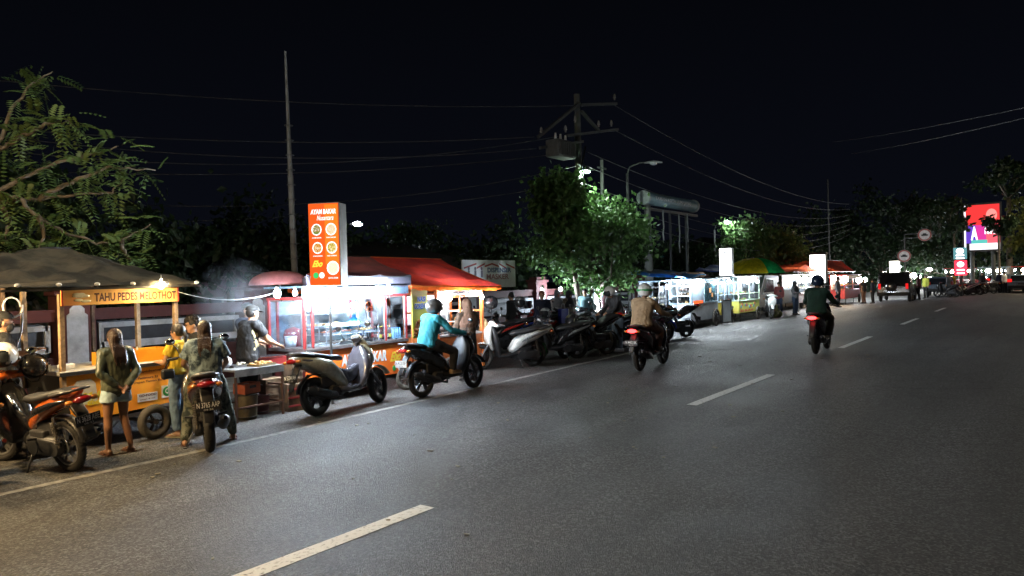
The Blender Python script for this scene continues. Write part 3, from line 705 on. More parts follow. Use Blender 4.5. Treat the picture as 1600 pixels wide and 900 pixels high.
        if hair == 'curly':
            for k in range(46):
                a = random.uniform(0, 6.28); e = random.uniform(.0, 1.3); w.ell(hd+HM@Vector((-.02+.10*math.cos(a)*math.cos(e), .09*math.sin(a)*math.cos(e), .05+.09*math.sin(e))), random.uniform(.018, .03), seg=8, rings=5)
        remesh(w, 'hair', vox*.8, hmz, t, disp=.004)
    if cap:
        w = MB(); w.ell(hd+HM@Vector((-.015, 0, .045)), (.112, .098, .09), rot=HM, z0=0., z1=1., rings=6)
        w.loft([hd+HM@Vector((.07, 0, .052)), hd+HM@Vector((.16, 0, .04))], [(.07, .006), (.05, .004)], wdir=HM@Vector((0, 1, 0)), n=2.5, seg=12); w.build('cap', cap, t)
        w = MB(); w.ell(hd+HM@Vector((-.03, 0, .01)), (.088, .083, .085), rot=HM); w.build('hair', hmz, t)
    if mask:
        w = MB(); w.ell(hd+HM@Vector((.050, 0, -.052)), (.055, .066, .058), rot=HM, seg=14, rings=8); w.build('face_mask', mask, t)
    if face:
        w = MB()
        for q in (-1, 1): w.ell(hd+HM@Vector((.083, q*.032, .003)), (.008, .014, .007), rot=HM, seg=8, rings=5)
        w.build('eyes', M('dark_eyes', (.015, .012, .01), .2), t)
        if not mask: MB().ell(hd+HM@Vector((.083, 0, -.062)), (.008, .022, .006), rot=HM, seg=8, rings=5).build('mouth', M('lips', (.28, .09, .07), .5), t)
    if glasses:
        w = MB()
        for q in (-1, 1):
            for k in range(12):
                a0, a1 = 2*math.pi*k/12, 2*math.pi*(k+1)/12
                w.bar(hd+HM@Vector((.104, q*.034+.026*math.cos(a0), .004+.021*math.sin(a0))), hd+HM@Vector((.104, q*.034+.026*math.cos(a1), .004+.021*math.sin(a1))), .004)
            w.bar(hd+HM@Vector((.10, q*.06, .01)), hd+HM@Vector((.0, q*.086, .008)), .004)
        w.build('glasses', black_pl, t)
    for an in ('anl', 'anr'):
        c = J[an]; w = MB()
        if sandals:
            w.box(c+Vector((.06, 0, -.078)), (.26, .092, .016), bv=.006); w.tube([c+Vector((.13, 0, -.07)), c+Vector((.09, .03, -.03)), c+Vector((.02, .046, -.065))], .006); w.tube([c+Vector((.13, 0, -.07)), c+Vector((.09, -.03, -.03)), c+Vector((.02, -.046, -.065))], .006)
            w.build('sandal', shoe, t)
        else:
            w.loft([c+Vector((-.045, 0, -.035)), c+Vector((.03, 0, -.032)), c+Vector((.12, 0, -.05)), c+Vector((.17, 0, -.055))], [(.044, .044), (.048, .042), (.052, .030), (.044, .022)], wdir=(0, 1, 0), n=2.4, seg=14)
            w.loft([c+Vector((-.06, 0, -.072)), c+Vector((.18, 0, -.074))], [(.046, .012), (.05, .012)], wdir=(0, 1, 0), n=3, seg=12)
            w.build('shoe', shoe or M('dark_shoes', (.04, .035, .035), .6), t)
    return t
RIDE = dict(pel=(.14, 0, .93), wst=(.17, 0, 1.05), chs=(.24, 0, 1.25), nek=(.29, 0, 1.41), hed=(.33, 0, 1.53), shl=(.26, .18, 1.35), shr=(.26, -.18, 1.35),
    ell=(.47, .29, 1.13), elr=(.47, -.29, 1.13), hal=(.76, .33, 1.07), har=(.76, -.33, 1.07), hpl=(.17, .10, .92), hpr=(.17, -.10, .92),
    knl=(.60, .20, .76), knr=(.60, -.20, .76), anl=(.60, .17, .44), anr=(.60, -.17, .44))
def clothm(name, col, **k): return M(name, col, k.pop('rough', .85), bump=k.pop('bump', .25), bscale=k.pop('bscale', 60), **k)
# ------------------------------------------------------------------ lamps
def bulb(label, p, group='bare bulbs over the chicken cart', r=.045, m=None, drop=.08):
    t = thing('light_bulb', label, 'bulb', p, 0, group)
    MB().ell((0, 0, 0), (r, r, r*1.15), seg=10, rings=7).build('glass', m or bulb_w, t)
    MB().cyl((0, 0, r), (0, 0, r+.05), r*.45, r*.5, 10).cyl((0, 0, r+.04), (0, 0, r+drop), .006, .006, 6).build('socket', white_p, t)
    return t
# ------------------------------------------------------------------ tofu stall, far left
orange = M('orange_vinyl_print', (.88, .30, .025), .38, var=.22, scale=3, col2=(.88, .42, .03))
yellow_ink = M('yellow_lettering', (.8, .62, .04), .5)
dark_ink = M('dark_red_lettering', (.10, .02, .012), .5)
wood = M('raw_timber', (.33, .22, .12), .75, bump=.3, bscale=30, var=.4, scale=12)
oldwood = M('weathered_wood', (.16, .10, .06), .8, bump=.3, bscale=30, var=.4, scale=8)
counter = M('white_laminate', (.62, .62, .60), .35, var=.15)
redf = M('red_enamel_frame', (.33, .035, .035), .4, var=.3)
cast = M('cast_iron', (.06, .05, .045), .6, .5)
def cart_wheel(parent, loc, r=.22, name='wheel', rim=None, tr=.05, spokes=6, steer=0):
    w = MB(); w.torus((0, 0, 0), r-tr*1.3, .018, seg=26, ms=6, wide=1.8); w.cyl((0, -.05, 0), (0, .05, 0), .035)
    for k in range(spokes): a = 2*math.pi*k/spokes; w.bar((0, 0, 0), ((r-tr*1.3)*math.cos(a), 0, (r-tr*1.3)*math.sin(a)), .028, .02)
    o = w.build(name, rim or cast, parent); o.location = loc; o.rotation_euler = (0, 0, steer)
    MB().torus((0, 0, 0), r-tr, tr, seg=32, ms=10).build('tyre', M('old_tyre', (.07, .062, .05), .85, bump=.4, bscale=60), o)
    return o
tc_ = thing('food_cart', 'orange tofu cart with wooden posts and a long TAHU PEDES sign board', 'food cart', (4.53, 9.88, 0), R(4.5))
w = MB(); pr = [(-.62, .36), (.68, .42), (.745, .93), (-.76, .93)]
w.prism(pr, -.46, -.44); w.build('front_panel', orange, tc_)
w = MB(); w.prism([(-.62, .36), (.68, .42), (.745, .93), (-.76, .93)], -.437, .44); w.build('body', M('cart_side_black', (.03, .03, .032), .5), tc_)
MB().box((0, -.005, .955), (1.56, .96, .05), bv=.008).build('worktop', counter, tc_)
MB().box((0, -.492, .945), (1.57, .012, .045)).build('worktop_edge', black_pl, tc_)
w = MB(); w.box((.30, -.33, 1.06), (.88, .02, .16)).box((.30, .0, 1.06), (.88, .02, .16)).box((-.13, -.165, 1.06), (.02, .31, .16)).box((.73, -.165, 1.06), (.02, .31, .16)); w.build('counter_box', orange, tc_)
for x, y in ((-.73, -.45), (.735, -.45), (-.73, .42), (.735, .42)): MB().box((x, y, 1.34), (.052, .052, 1.10 if y < 0 else 1.2)).build('post', wood, tc_)
sg = MB().box((0, -.50, 1.845), (1.50, .03, .185), bv=.004).build('sign_board', M('sign_orange_yellow', (.85, .33, .06), .45, col2=(.9, .58, .16), scale=2.2), tc_)
text('TAHU PEDES MELOTHOT', -.37, .71, 1.79, 1.895, -.517, dark_ink, sg, fat=.03)
MB().box((-.745, -.518, 1.845), (.02, .006, .185)).box((.742, -.518, 1.845), (.02, .006, .185)).build('red_edge', M('sign_red', (.6, .06, .02), .5), sg)
w = MB()
for k in range(9): w.ell((-.60+.016*k+random.uniform(-.03, .03), -.517, 1.85+random.uniform(-.05, .05)), (random.uniform(.03, .07), .003, .018), seg=10, rings=5)
w.build('chilli_picture', M('pale_yellow_print', (.85, .75, .45), .5), sg)
fp = [c for c in tc_.children if c.name.startswith('front_panel')][0]
text('tahupedesmelothot', .12, .66, .845, .885, -.463, dark_ink, fp, fat=.02)
text('Jl. Pattimura 21', .12, .45, .765, .80, -.463, dark_ink, fp, fat=.02)
text('Depan Taman Kota', .12, .56, .715, .75, -.463, dark_ink, fp, fat=.02)
MB().ell((.085, -.464, .865), (.022, .003, .022)).build('round_icon', M('icon_pink', (.7, .3, .2), .5), fp)
s1 = MB().box((.30, -.465, .535), (.27, .006, .105)).build('sticker', white_p, fp); text('GO-FOOD', .18, .42, .545, .575, -.4705, dark_ink, s1, fat=.03); text('pesan di sini', .20, .40, .50, .52, -.4705, dark_ink, s1)
s2 = MB().box((.575, -.465, .57), (.16, .006, .16)).build('sticker', white_p, fp); MB().ell((.575, -.469, .57), (.065, .003, .065), seg=20).build('green_badge', M('badge_green', (.02, .28, .06), .5), s2); MB().torus((.575, -.474, .575), .028, .006, seg=16, ms=5, wide=.3).build('badge_ring', white_p, s2)
w = MB(); w.prism([(-.64, .62), (-.60, .56), (-.38, .55), (-.34, .60), (-.36, .80), (-.42, .86), (-.58, .85), (-.63, .79)], -.466, -.4615); tf = w.build('tofu_picture', M('tofu_cream', (.62, .58, .46), .6), fp)
text('Melo', -.53, -.25, .62, .70, -.469, yellow_ink, tf, shear=.3, fat=.06); text('thot', -.47, -.27, .54, .61, -.469, yellow_ink, tf, shear=.3, fat=.06)
w = MB()
for k, (a, b_) in enumerate(((-.30, .82), (-.68, .72), (-.2, .5), (0, .8))): w.loft([(a, -.463, b_), (a+.03, -.463, b_+.025), (a+.06, -.463, b_+.015)], [(.004, .006), (.004, .012), (.004, .003)], seg=6)
w.build('chilli_mark', M('chilli_red', (.55, .04, .01), .5), fp)
MB().box((0, -.1, .33), (1.25, .7, .05)).bar((-.62, -.3, .34), (-1.0, -.3, .5), .04).bar((-.62, .3, .34), (-1.0, .3, .5), .04).bar((-1.0, -.34, .5), (-1.0, .34, .5), .04).build('chassis', cast, tc_)
MB().bar((.30, -.62, .225), (.30, .6, .225), .04).build('axle', cast, tc_)
cart_wheel(tc_, (.30, -.60, .225), .225, tr=.055, spokes=3); cart_wheel(tc_, (.30, .56, .225), .225, tr=.055, spokes=3)
MB().bar((-.66, -.2, .36), (-.66, -.2, 0), .035).bar((-.66, .3, .36), (-.66, .3, 0), .035).build('prop_leg', cast, tc_)
# things on the tofu cart
def tray(label, loc, w_, d_, food, group='trays of food', rim=steel, h=.03, rz=0., n=26, sz=.025, plate=False):
    t = thing('food_tray', label, 'tray', loc, rz, group)
    w = MB(); w.box((0, 0, .006), (w_, d_, .01), bv=.002)
    for s in (-1, 1): w.box((s*w_/2, 0, h/2), (.008, d_, h)).box((0, s*d_/2, h/2), (w_, .008, h))
    w.build('tray_base', rim, t); w = MB()
    for k in range(n):
        rot = Matrix.Rotation(random.uniform(0, 3), 3, 'Z')@Matrix.Rotation(random.uniform(-.4, .4), 3, 'X')
        w.ell((random.uniform(-.42, .42)*w_, random.uniform(-.4, .4)*d_, random.uniform(.015, .03+sz*.8)), (sz*random.uniform(.7, 1.5), sz*random.uniform(.5, .9), sz*.6), rot=rot, seg=8, rings=5)
    w.build('food', food, t); return t
f_gold = M('fried_golden_food', (.45, .24, .06), .5, var=.5, scale=30, bump=.4, bscale=60)
f_green = M('leafy_green_food', (.14, .30, .04), .5, var=.6, scale=30, bump=.4)
f_red = M('sambal_chicken', (.32, .08, .03), .4, var=.5, scale=30, bump=.4)
f_white = M('tofu_rice_food', (.6, .57, .48), .6, var=.3, scale=20)
tk = thing('tissue_box', 'white tissue pack with a blue mark on the tofu cart counter', 'tissue box', (3.98, 9.62, .98), R(10))
MB().box((0, 0, .035), (.17, .10, .07), bv=.02).build('pack', white_p, tk); MB().box((0, -.003, .073), (.07, .05, .006), bv=.003).build('blue_label', M('blue_print', (.08, .1, .4), .5), tk)
w = thing('sauce_caddy', 'small rack of white sauce bottles on the tofu cart', 'sauce bottles', (4.86, 9.78, .98))
for k in range(3): b_ = MB().cyl((k*.055-.05, 0, 0), (k*.055-.05, 0, .13), .022, .022).cyl((k*.055-.05, 0, .13), (k*.055-.05, 0, .19), .018, .005).build('bottle', [white_p, M('sauce_red', (.5, .05, .02), .3), white_p][k], w)
MB().box((0, 0, .012), (.2, .09, .024), bv=.004).build('rack', white_p, w)
tray('steel tray of fried tofu inside the tofu cart counter', (4.75, 9.8, .985), .5, .28, f_gold, n=60)
# tarp roof over the tofu stall
tarpd = M('patched_grey_tarp', (.075, .066, .05), .8, col2=(.018, .017, .015), scale=2.2, bump=1., bscale=5, tr=.10, mask=(.42, .58))
def tarp_roof(name, label, corners, ridge, mat_, nsub=14, sag=.07, poles=(), polem=None, wr=.02, valance=0, valm=None, group=None):
    """corners: FL, FR, BR, BL (world); ridge: two points L, R"""
    c0 = sum((Vector(c) for c in corners), Vector())/4; base = Vector((c0.x, c0.y, 0))
    t = thing(name, label, 'canopy', base, 0, group)
    FL, FR, BR, BL = [Vector(c)-base for c in corners]; A, B = [Vector(c)-base for c in ridge]
    def face(mb, p00, p10, p01, p11, mi=0):
        def f(u, v):
            p = p00.lerp(p10, u).lerp(p01.lerp(p11, u), v)
            z = -sag*4*v*(1-v)*(.6+.4*math.sin(u*9+p00.x)) + wr*noise.noise(Vector((p.x*3, p.y*3, 2.)))*math.sin(math.pi*v) - (.03*abs(math.sin(u*math.pi*3)) if v == 0 else 0)
            return p+Vector((0, 0, z))
        mb.sheet(f, nsub*2, nsub, mi)
    mats = mat_ if isinstance(mat_, list) else [mat_]
    if len(mats) > 1:
        w = MB(); m1 = FL.lerp(FR, mats[2]); 
        face(w, FL, m1, A, A.lerp(B, mats[2])); face(w, BR, BL, B, A); face(w, BL, FL, A, A); face(w, FR, BR, B, B); w.build('canvas', mats[0], t)
        w = MB(); face(w, m1, FR, A.lerp(B, mats[2]), B); w.build('canvas_patch', mats[1], t)
    else:
        w = MB(); face(w, FL, FR, A, B); face(w, BR, BL, B, A); face(w, BL, FL, A, A); face(w, FR, BR, B, B); w.build('canvas', mats[0], t)
    if valance:
        w = MB()
        for p, q in ((FL, FR), (FR, BR), (BL, FL)):
            w.sheet(lambda u, v, p=p, q=q: p.lerp(q, u)+Vector((0, .0, -.03*abs(math.sin(u*math.pi*3))-valance*v+.01*math.sin(u*60)*v)), 40, 2)
        w.build('valance', valm or mats[0], t)
    w = MB(); w.bar(A, B, .03).bar(FL-Vector((0, 0, .04)), FR-Vector((0, 0, .04)), .025).bar(BL-Vector((0, 0, .04)), BR-Vector((0, 0, .04)), .025)
    for p, q in ((FL, A), (FR, B), (BL, A), (BR, B)): w.bar(p-Vector((0, 0, .05)), q-Vector((0, 0, .05)), .02)
    w.build('roof_frame', polem or dsteel, t)
    for p in poles: p = Vector(p)-base; MB().bar(Vector((p.x, p.y, 0)), p, .045).build('pole', polem or oldwood, t)
    return t
ap = AT(95, 388, 10.9)
tr1 = tarp_roof('tarp_roof', 'sagging dark patched tarp roof over the tofu cart', [(1.9, 9.15, 1.97), (5.50, 9.2, 2.0), (5.7, 12.5, 2.0), (1.9, 12.5, 2.0)], [(ap.x-.25, ap.y, ap.z), (ap.x+.12, ap.y, ap.z)], tarpd, sag=.05, wr=.16, poles=[(2.1, 9.3, 1.98), (5.5, 12.3, 2.0), (3.6, 10.4, 2.02), (2.1, 12.3, 2.)])
w = MB()
for k in range(9): w.ell((-1.7+k*.42, -1.70, 2.0), (.035, .02, .022), seg=8, rings=5)
w.build('tie_knot', white_p, tr1)
MB().box((-1.05, -1.70, 1.995), (.75, .05, .03), rz=.02, ry=.03).box((-.25, -1.66, 2.015), (.85, .05, .03), ry=-.06).build('roof_batten', conc, tr1)
cw = thing('coiled_cable', 'white power cable looped and hanging on a post by the tofu cart', 'cable', (3.55, 10.0, 1.75))
cp = [(.1*math.cos(a)+.02*a*.2, 0, .12*math.sin(a)) for a in [k*.5 for k in range(14)]]+[(.12, .05, -.3), (.02, .0, -.55), (.22, 0, -.75), (.3, -.02, -.95), (.2, 0, -1.05)]
MB().tube(cp, .011).build('flex', white_p, cw)
bulb('warm yellow bulb hanging at the right end of the tofu sign', AT(252, 446, 9.16), r=.036, m=EM('warm_lamp_glass', (1., .72, .36), 1500.), group='warm bulbs of the tofu stall', drop=.1)
bulb('warm yellow bulb under the left eave of the patched tarp roof', (2.55, 9.3, 1.84), r=.055, m=EM('warm_lamp_glass', (1., .72, .36), 1500.), group='warm bulbs of the tofu stall', drop=.12)

# ------------------------------------------------------------------ grilled chicken cart
ox = 8.60
bc = thing('food_cart', 'red framed glass display cart with orange AYAM BAKAR front panel', 'food cart', (ox, 10.02, 0), 0)
hw = 1.14
rf = M('red_orange_vinyl', (.88, .14, .02), .35, col2=(.85, .22, .03), scale=2)
fpan = MB().prism([(-hw, .30), (hw-.1, .30), (hw, .86), (-hw, .86)], -.47, -.455).build('front_panel', rf, bc)
MB().box((0, -.01, .57), (2*hw-.08, .88, .54)).build('body', M('cart_inside_red', (.12, .02, .02), .6), bc)
MB().box((0, -.02, .885), (2*hw+.04, .96, .05), bv=.006).build('worktop', M('dark_counter', (.10, .085, .085), .35), bc)
text('AYAM BAKAR', -.42, .62, .56, .75, -.474, white_ink, fpan, shear=.15, fat=.05)
lg = MB().ell((-.82, -.474, .60), (.17, .004, .17), seg=28).build('round_logo', white_p, fpan); MB().ell((-.82, -.480, .60), (.145, .004, .145), seg=28).build('green_leaf_picture', M('logo_green', (.2, .42, .05), .5, col2=(.5, .45, .1), scale=14), lg)
text('Ebo', .70, .98, .52, .70, -.474, M('logo_yellow', (.9, .55, .05), .5), fpan, shear=.5, fat=.05); text('resto', .80, 1.02, .46, .51, -.474, white_ink, fpan, shear=.3, fat=.03)
MB().ell((.80, -.474, .40), (.045, .003, .05)).build('green_badge', M('badge_green', (.02, .28, .06), .5), fpan); MB().ell((.93, -.474, .40), (.045, .003, .05)).build('white_badge', white_p, fpan)
for x in (-hw, -.98+.0, .62, hw):
    for y in (-.46, .44): MB().box((x, y, 1.31), (.035, .035, .84)).build('post', redf if abs(x) > 1 or y > 0 else redf, bc)
w = MB()
for z, hh in ((1.715, .04),): w.box((0, -.46, z), (2*hw+.06, .045, hh)).box((0, .44, z), (2*hw+.06, .045, hh)).box((-hw, 0, z), (.045, .9, hh)).box((hw, 0, z), (.045, .9, hh))
w.build('top_rail', redf, bc)
w = MB()
for x0, x1 in ((-hw+.03, .60), (.64, hw-.03)):
    w.box(((x0+x1)/2, -.462, 1.685), (x1-x0, .02, .016)).box(((x0+x1)/2, -.462, .922), (x1-x0, .02, .016)).box((x0, -.462, 1.3), (.016, .02, .77)).box((x1, -.462, 1.3), (.016, .02, .77))
for z in (1.685, .93): w.box((-hw, -.01, z), (.02, .84, .016))
w.build('aluminium_trim', M('bright_aluminium', (.6, .6, .6), .3, .8), bc)
g_ = GLASS(); MB().box((-.25, -.462, 1.3), (1.68, .005, .74)).build('glass_pane', g_, bc); MB().box((.88, -.462, 1.3), (.46, .005, .74)).build('glass_pane', g_, bc); MB().box((-hw, -.01, 1.3), (.005, .82, .74)).build('glass_pane', g_, bc)
MB().box((0, .0, 1.90), (2*hw+.1, 1.0, .03)).box((0, -.49, 1.81), (2*hw+.1, .012, .15)).build('light_fascia', M('clear_plastic_fascia', (.10, .16, .22), .3, var=.3), bc)
for z, y, d_, x0, x1 in ((1.42, .28, .34, -.75, .50), (1.20, .1, .5, -.6, .55), (1.08, -.05, .62, -.62, .55)):
    MB().box(((x0+x1)/2, y, z), (x1-x0, d_, .012)).bar((x0, y-d_/2, .91), (x0, y-d_/2, z+.12), .014).bar((x1, y-d_/2, .91), (x1, y-d_/2, z+.12), .014).bar((x0, y-d_/2, z+.02), (x1, y-d_/2, z+.02), .012).build('shelf', M('shelf_steel', (.5, .52, .54), .3, .7), bc)
MB().box((-.05, .46, 1.3), (2.1, .01, .74)).build('back_panel', M('pale_blue_back', (.17, .24, .30), .5, var=.35, scale=4), bc)
w = MB(); w.box((-.05, -.10, 1.235), (.75, .03, .05)); w.build('tube_light', EM('tube_light_glass', (.8, .93, 1), 9.), bc)
cart_wheel(bc, (.98, -.60, .2), .205, tr=.04, spokes=8, steer=-.5, name='wheel'); cart_wheel(bc, (-.7, -.35, .2), .2, tr=.04, spokes=8); cart_wheel(bc, (.9, .4, .2), .2, tr=.04, spokes=8)
MB().box((0, 0, .25), (2.0, .7, .06)).bar((.98, -.6, .2), (.98, .4, .2), .035).build('chassis', cast, bc)
bx, by = ox, 10.02
foods = [(-.5, .0, 1.21, f_gold, 'gold fried chicken tray on the middle glass shelf, left end'), (-.1, .05, 1.21, f_gold, 'tray of golden fried pieces on the middle shelf, centre'), (.32, .05, 1.21, f_green, 'tray of green leafy vegetables on the middle shelf, right end'),
         (-.4, -.1, 1.09, f_red, 'tray of red sambal chicken on the low shelf, left end'), (.0, -.1, 1.09, f_red, 'tray of grilled red chicken on the low shelf, centre'), (.38, -.1, 1.09, f_gold, 'tray of satay on the low shelf, right end'),
         (-.35, .25, 1.43, f_white, 'tray of white tofu on the top shelf'), (.2, .28, 1.43, f_green, 'tray of cucumbers on the top shelf')]
for x, y, z, fm, lb in foods: tray(lb, (bx+x, by+y, z), .34, .26, fm, n=24, sz=.03, group='food trays in the chicken cart')
tray('wide white tray of banana leaves on the lower counter', (bx-.55, by-.2, .915), .42, .3, f_white, rim=white_p, n=20, group='food trays in the chicken cart')
gm = [M('cola_bottle', (.03, .012, .01), .15, coat=1), M('soy_bottle', (.06, .02, .02), .15, coat=1), M('tea_bottle', (.2, .08, .03), .15, coat=1)]
for k in range(9):
    x = .60+k*.034*1.15; y = -.22-.09*(k % 2)
    t = thing('sauce_bottle', ['dark soy sauce bottle', 'brown sauce bottle', 'amber tea bottle'][k % 3]+' in the row of bottles in the cart window, '+['first from left', 'second', 'third', 'fourth', 'fifth', 'sixth', 'seventh', 'eighth', 'last'][k], 'bottle', (bx+x, by+y, .911), 0, 'sauce bottles in the cart window')
    MB().cyl((0, 0, 0), (0, 0, .15), .03, .03, 12).cyl((0, 0, .15), (0, 0, .20), .03, .012, 12).cyl((0, 0, .20), (0, 0, .235), .012, .012, 10).build('glass', gm[k % 3], t)
    MB().cyl((0, 0, .235), (0, 0, .25), .015, .015, 10).build('cap', [redf, yellow_ink, white_p][k % 3], t); MB().cyl((0, 0, .05), (0, 0, .11), .0312, .0312, 12, cap=False).build('paper_label', [M('label_red', (.6, .1, .08), .5), yellow_ink, white_p][k % 3], t)
for j in range(2):
    for k in range(4):
        t = thing('water_bottle', 'blue tinted water bottle, %s row, %s in the right cart window' % (['front', 'back'][j], ['leftmost', 'second from left', 'third from left', 'rightmost'][k]), 'bottle', (bx+.93+k*.055-.0, by-.34+j*.1, .911), 0, 'water bottles in the cart window')
        MB().cyl((0, 0, 0), (0, 0, .14), .025, .025, 10).cyl((0, 0, .14), (0, 0, .19), .025, .010, 10).build('bottle_body', M('blue_water_plastic', (.35, .62, .85), .2, coat=1), t); MB().cyl((0, 0, .19), (0, 0, .21), .013, .013, 8).build('cap', M('blue_cap', (.05, .2, .6), .4), t)
t = thing('water_jug', 'big blue water gallon standing behind the food shelves', 'water jug', (bx+.52, by+.25, .911))
MB().cyl((0, 0, 0), (0, 0, .34), .13, .13, 20).cyl((0, 0, .34), (0, 0, .42), .13, .04, 20).cyl((0, 0, .42), (0, 0, .47), .04, .04, 12).build('jug_body', M('blue_jug_plastic', (.03, .25, .75), .15, coat=1), t); w = MB(); [w.torus((0, 0, z), .131, .008, 'Z', seg=20, ms=5) for z in (.08, .17, .26)]; w.build('ribs', M('blue_jug_plastic', (.03, .25, .75), .15), t)
t = thing('table_fan', 'small orange and grey fan beside the water jug in the cart', 'fan', (bx+.73, by+.1, .911))
MB().cyl((0, 0, 0), (0, 0, .02), .07).cyl((0, 0, .02), (0, 0, .55), .012).build('stand', steel, t); w = MB().torus((0, -.03, .6), .09, .008, seg=18, ms=5); [w.ell((.045*math.cos(a), -.03, .6+.045*math.sin(a)), (.04, .004, .02), rot=Matrix.Rotation(-a, 3, 'Y')) for a in (0, 2.1, 4.2)]; w.build('blades', M('fan_orange', (.7, .13, .03), .4), t)
t = thing('plastic_tub', 'white plastic tub standing in the left side window of the cart', 'tub', (bx-.98, by+.1, .911)); MB().loft([(0, 0, .01), (0, 0, .17)], [(.08, .08), (.10, .10)], wdir=(0, 1, 0), rnd=0).build('tub', white_p, t); MB().cyl((0, 0, .17), (0, 0, .185), .104, .104, 18).build('lid', white_p, t)
t = thing('rice_cooker', 'red rice cooker behind the left side glass of the cart', 'cooker', (bx-.80, by+.28, .911)); MB().loft([(0, 0, .01), (0, 0, .2)], [(.15, .15), (.16, .16)], wdir=(0, 1, 0)).build('pot', M('cooker_red', (.25, .03, .04), .3, coat=1), t); MB().ell((0, 0, .22), (.15, .15, .06)).build('lid', steel, t)
for k, (x, y) in enumerate(((433, 459), (461, 458), (489, 457), (524, 456), (588, 455), (607, 453))):
    bulb(['bare white bulb over the grill at the left cart corner', 'white bulb just left of the sign pole', 'white bulb just right of the sign pole', 'bright bulb over the middle of the chicken cart', 'fifth bulb along the chicken cart, paired left', 'last bulb at the right end of the chicken cart'][k], AT(x, y, 9.27), r=[.052, .034, .036, .052, .036, .05][k], drop=.05)
bulb('bulb glowing inside the cart above the top shelf, left', AT(512, 478, 10.1), r=.035, group='bulbs inside the chicken cart'); bulb('bulb glowing inside the cart above the top shelf, right', AT(552, 477, 10.1), r=.042, group='bulbs inside the chicken cart')
# roofs
redtarp = M('red_tarp', (.62, .06, .035), .6, col2=(.24, .025, .028), scale=1.8, bump=.35, bscale=10, tr=.3)
greytarp = M('grey_lavender_tarp', (.10, .095, .13), .7, bump=.35, bscale=10, tr=.2, var=.2)
litedge = M('orange_lit_tarp_edge', (.75, .14, .02), .6, bump=.2, bscale=10, tr=.5)  # hem colour carries the orange lamplight of the tarp's underside
rA, rB = AT(548, 401, 11.0), AT(682, 405, 11.4)
tarp_roof('canopy', 'dusty red tarp roof with a grey hanging hem over the chicken cart', [(7.5, 9.52, 2.10), (9.86, 9.52, 2.08), (9.95, 12.0, 2.0), (9.1, 12.0, 2.0)], [(rA.x-.05, 11.0, rA.z), (rA.x+.5, 11., rA.z)], M('dusty_pink_tarp', (.50, .13, .12), .65, bump=.6, bscale=7, tr=.25, col2=(.20, .08, .09), scale=1.6), valance=.20, valm=greytarp, sag=.05, wr=.06, poles=[(9.1, 11.9, 1.95), (9.8, 11.9, 1.95)])
eL, eR = AT(643, 449, 9.55), AT(786, 447, 9.55)
tarp_roof('canopy', 'bright red tarp roof with orange-lit hem over the fried rice stall', [(eL.x, 9.55, eL.z+.06), (eR.x, 9.6, eR.z+.02), (eR.x+.2, 13.2, eR.z+.02), (eL.x, 13.2, eL.z+.03)], [(rA.x+.45, 11.35, rA.z+.02), (rB.x+.15, 11.4, rB.z)], redtarp, sag=.06, wr=.05, valance=.09, valm=litedge, polem=M('orange_pole', (.65, .16, .03), .5), poles=[(eR.x-.05, 13.0, eR.z)])
um = thing('parasol', 'small dusty red dome parasol behind the grill smoke', 'parasol', (AT(437, 440, 10.6).x, 10.6, 0)); w = MB(); w.ell((0, 0, 1.95), (.50, .50, .24), z0=0., z1=1., seg=24, rings=8); o = w.build('canopy', M('dusty_pink_cloth', (.35, .12, .12), .7, tr=.3), um); solid(o, .01)
MB().cyl((0, 0, 0), (0, 0, 2.2), .018).build('pole', steel, um)
# smoke
sm = MB().box((0, 0, 0), (1.5, 1.0, 1.5)); so = sm.build('smoke', None or bpy.data.materials.new('grill_smoke')); so.location = (6.7, 10.2, 1.7)
tag(so, 'bluish smoke drifting up from the charcoal grill', 'smoke', kind='stuff')
mm = so.data.materials[0]; mm.use_nodes = True; nt = mm.node_tree; nt.nodes.clear(); out = nt.nodes.new('ShaderNodeOutputMaterial'); pv = nt.nodes.new('ShaderNodeVolumePrincipled')
pv.inputs['Color'].default_value = (.8, .9, 1, 1); pv.inputs['Anisotropy'].default_value = .2
tcn = nt.nodes.new('ShaderNodeTexCoord'); nn = nt.nodes.new('ShaderNodeTexNoise'); nn.inputs['Scale'].default_value = 1.7; nn.inputs['Detail'].default_value = 5; nn.inputs['Distortion'].default_value = 1.
nt.links.new(tcn.outputs['Object'], nn.inputs[0]); mr = nt.nodes.new('ShaderNodeMapRange'); mr.inputs['From Min'].default_value = .38; mr.inputs['From Max'].default_value = .8; mr.inputs['To Max'].default_value = .6; nt.links.new(nn.outputs['Fac'], mr.inputs[0])
vl = nt.nodes.new('ShaderNodeVectorMath'); vl.operation = 'MULTIPLY'; vl.inputs[1].default_value = (1/.75, 1/.5, 1/.75); nt.links.new(tcn.outputs['Object'], vl.inputs[0])
ln = nt.nodes.new('ShaderNodeVectorMath'); ln.operation = 'LENGTH'; nt.links.new(vl.outputs[0], ln.inputs[0]); m2 = nt.nodes.new('ShaderNodeMapRange'); m2.inputs['From Min'].default_value = .95; m2.inputs['From Max'].default_value = .1; m2.inputs['To Max'].default_value = 2.2; nt.links.new(ln.outputs['Value'], m2.inputs[0])
m3 = nt.nodes.new('ShaderNodeMath'); m3.operation = 'MULTIPLY'; nt.links.new(mr.outputs[0], m3.inputs[0]); nt.links.new(m2.outputs[0], m3.inputs[1]); nt.links.new(m3.outputs[0], pv.inputs['Density']); nt.links.new(pv.outputs[0], out.inputs['Volume'])

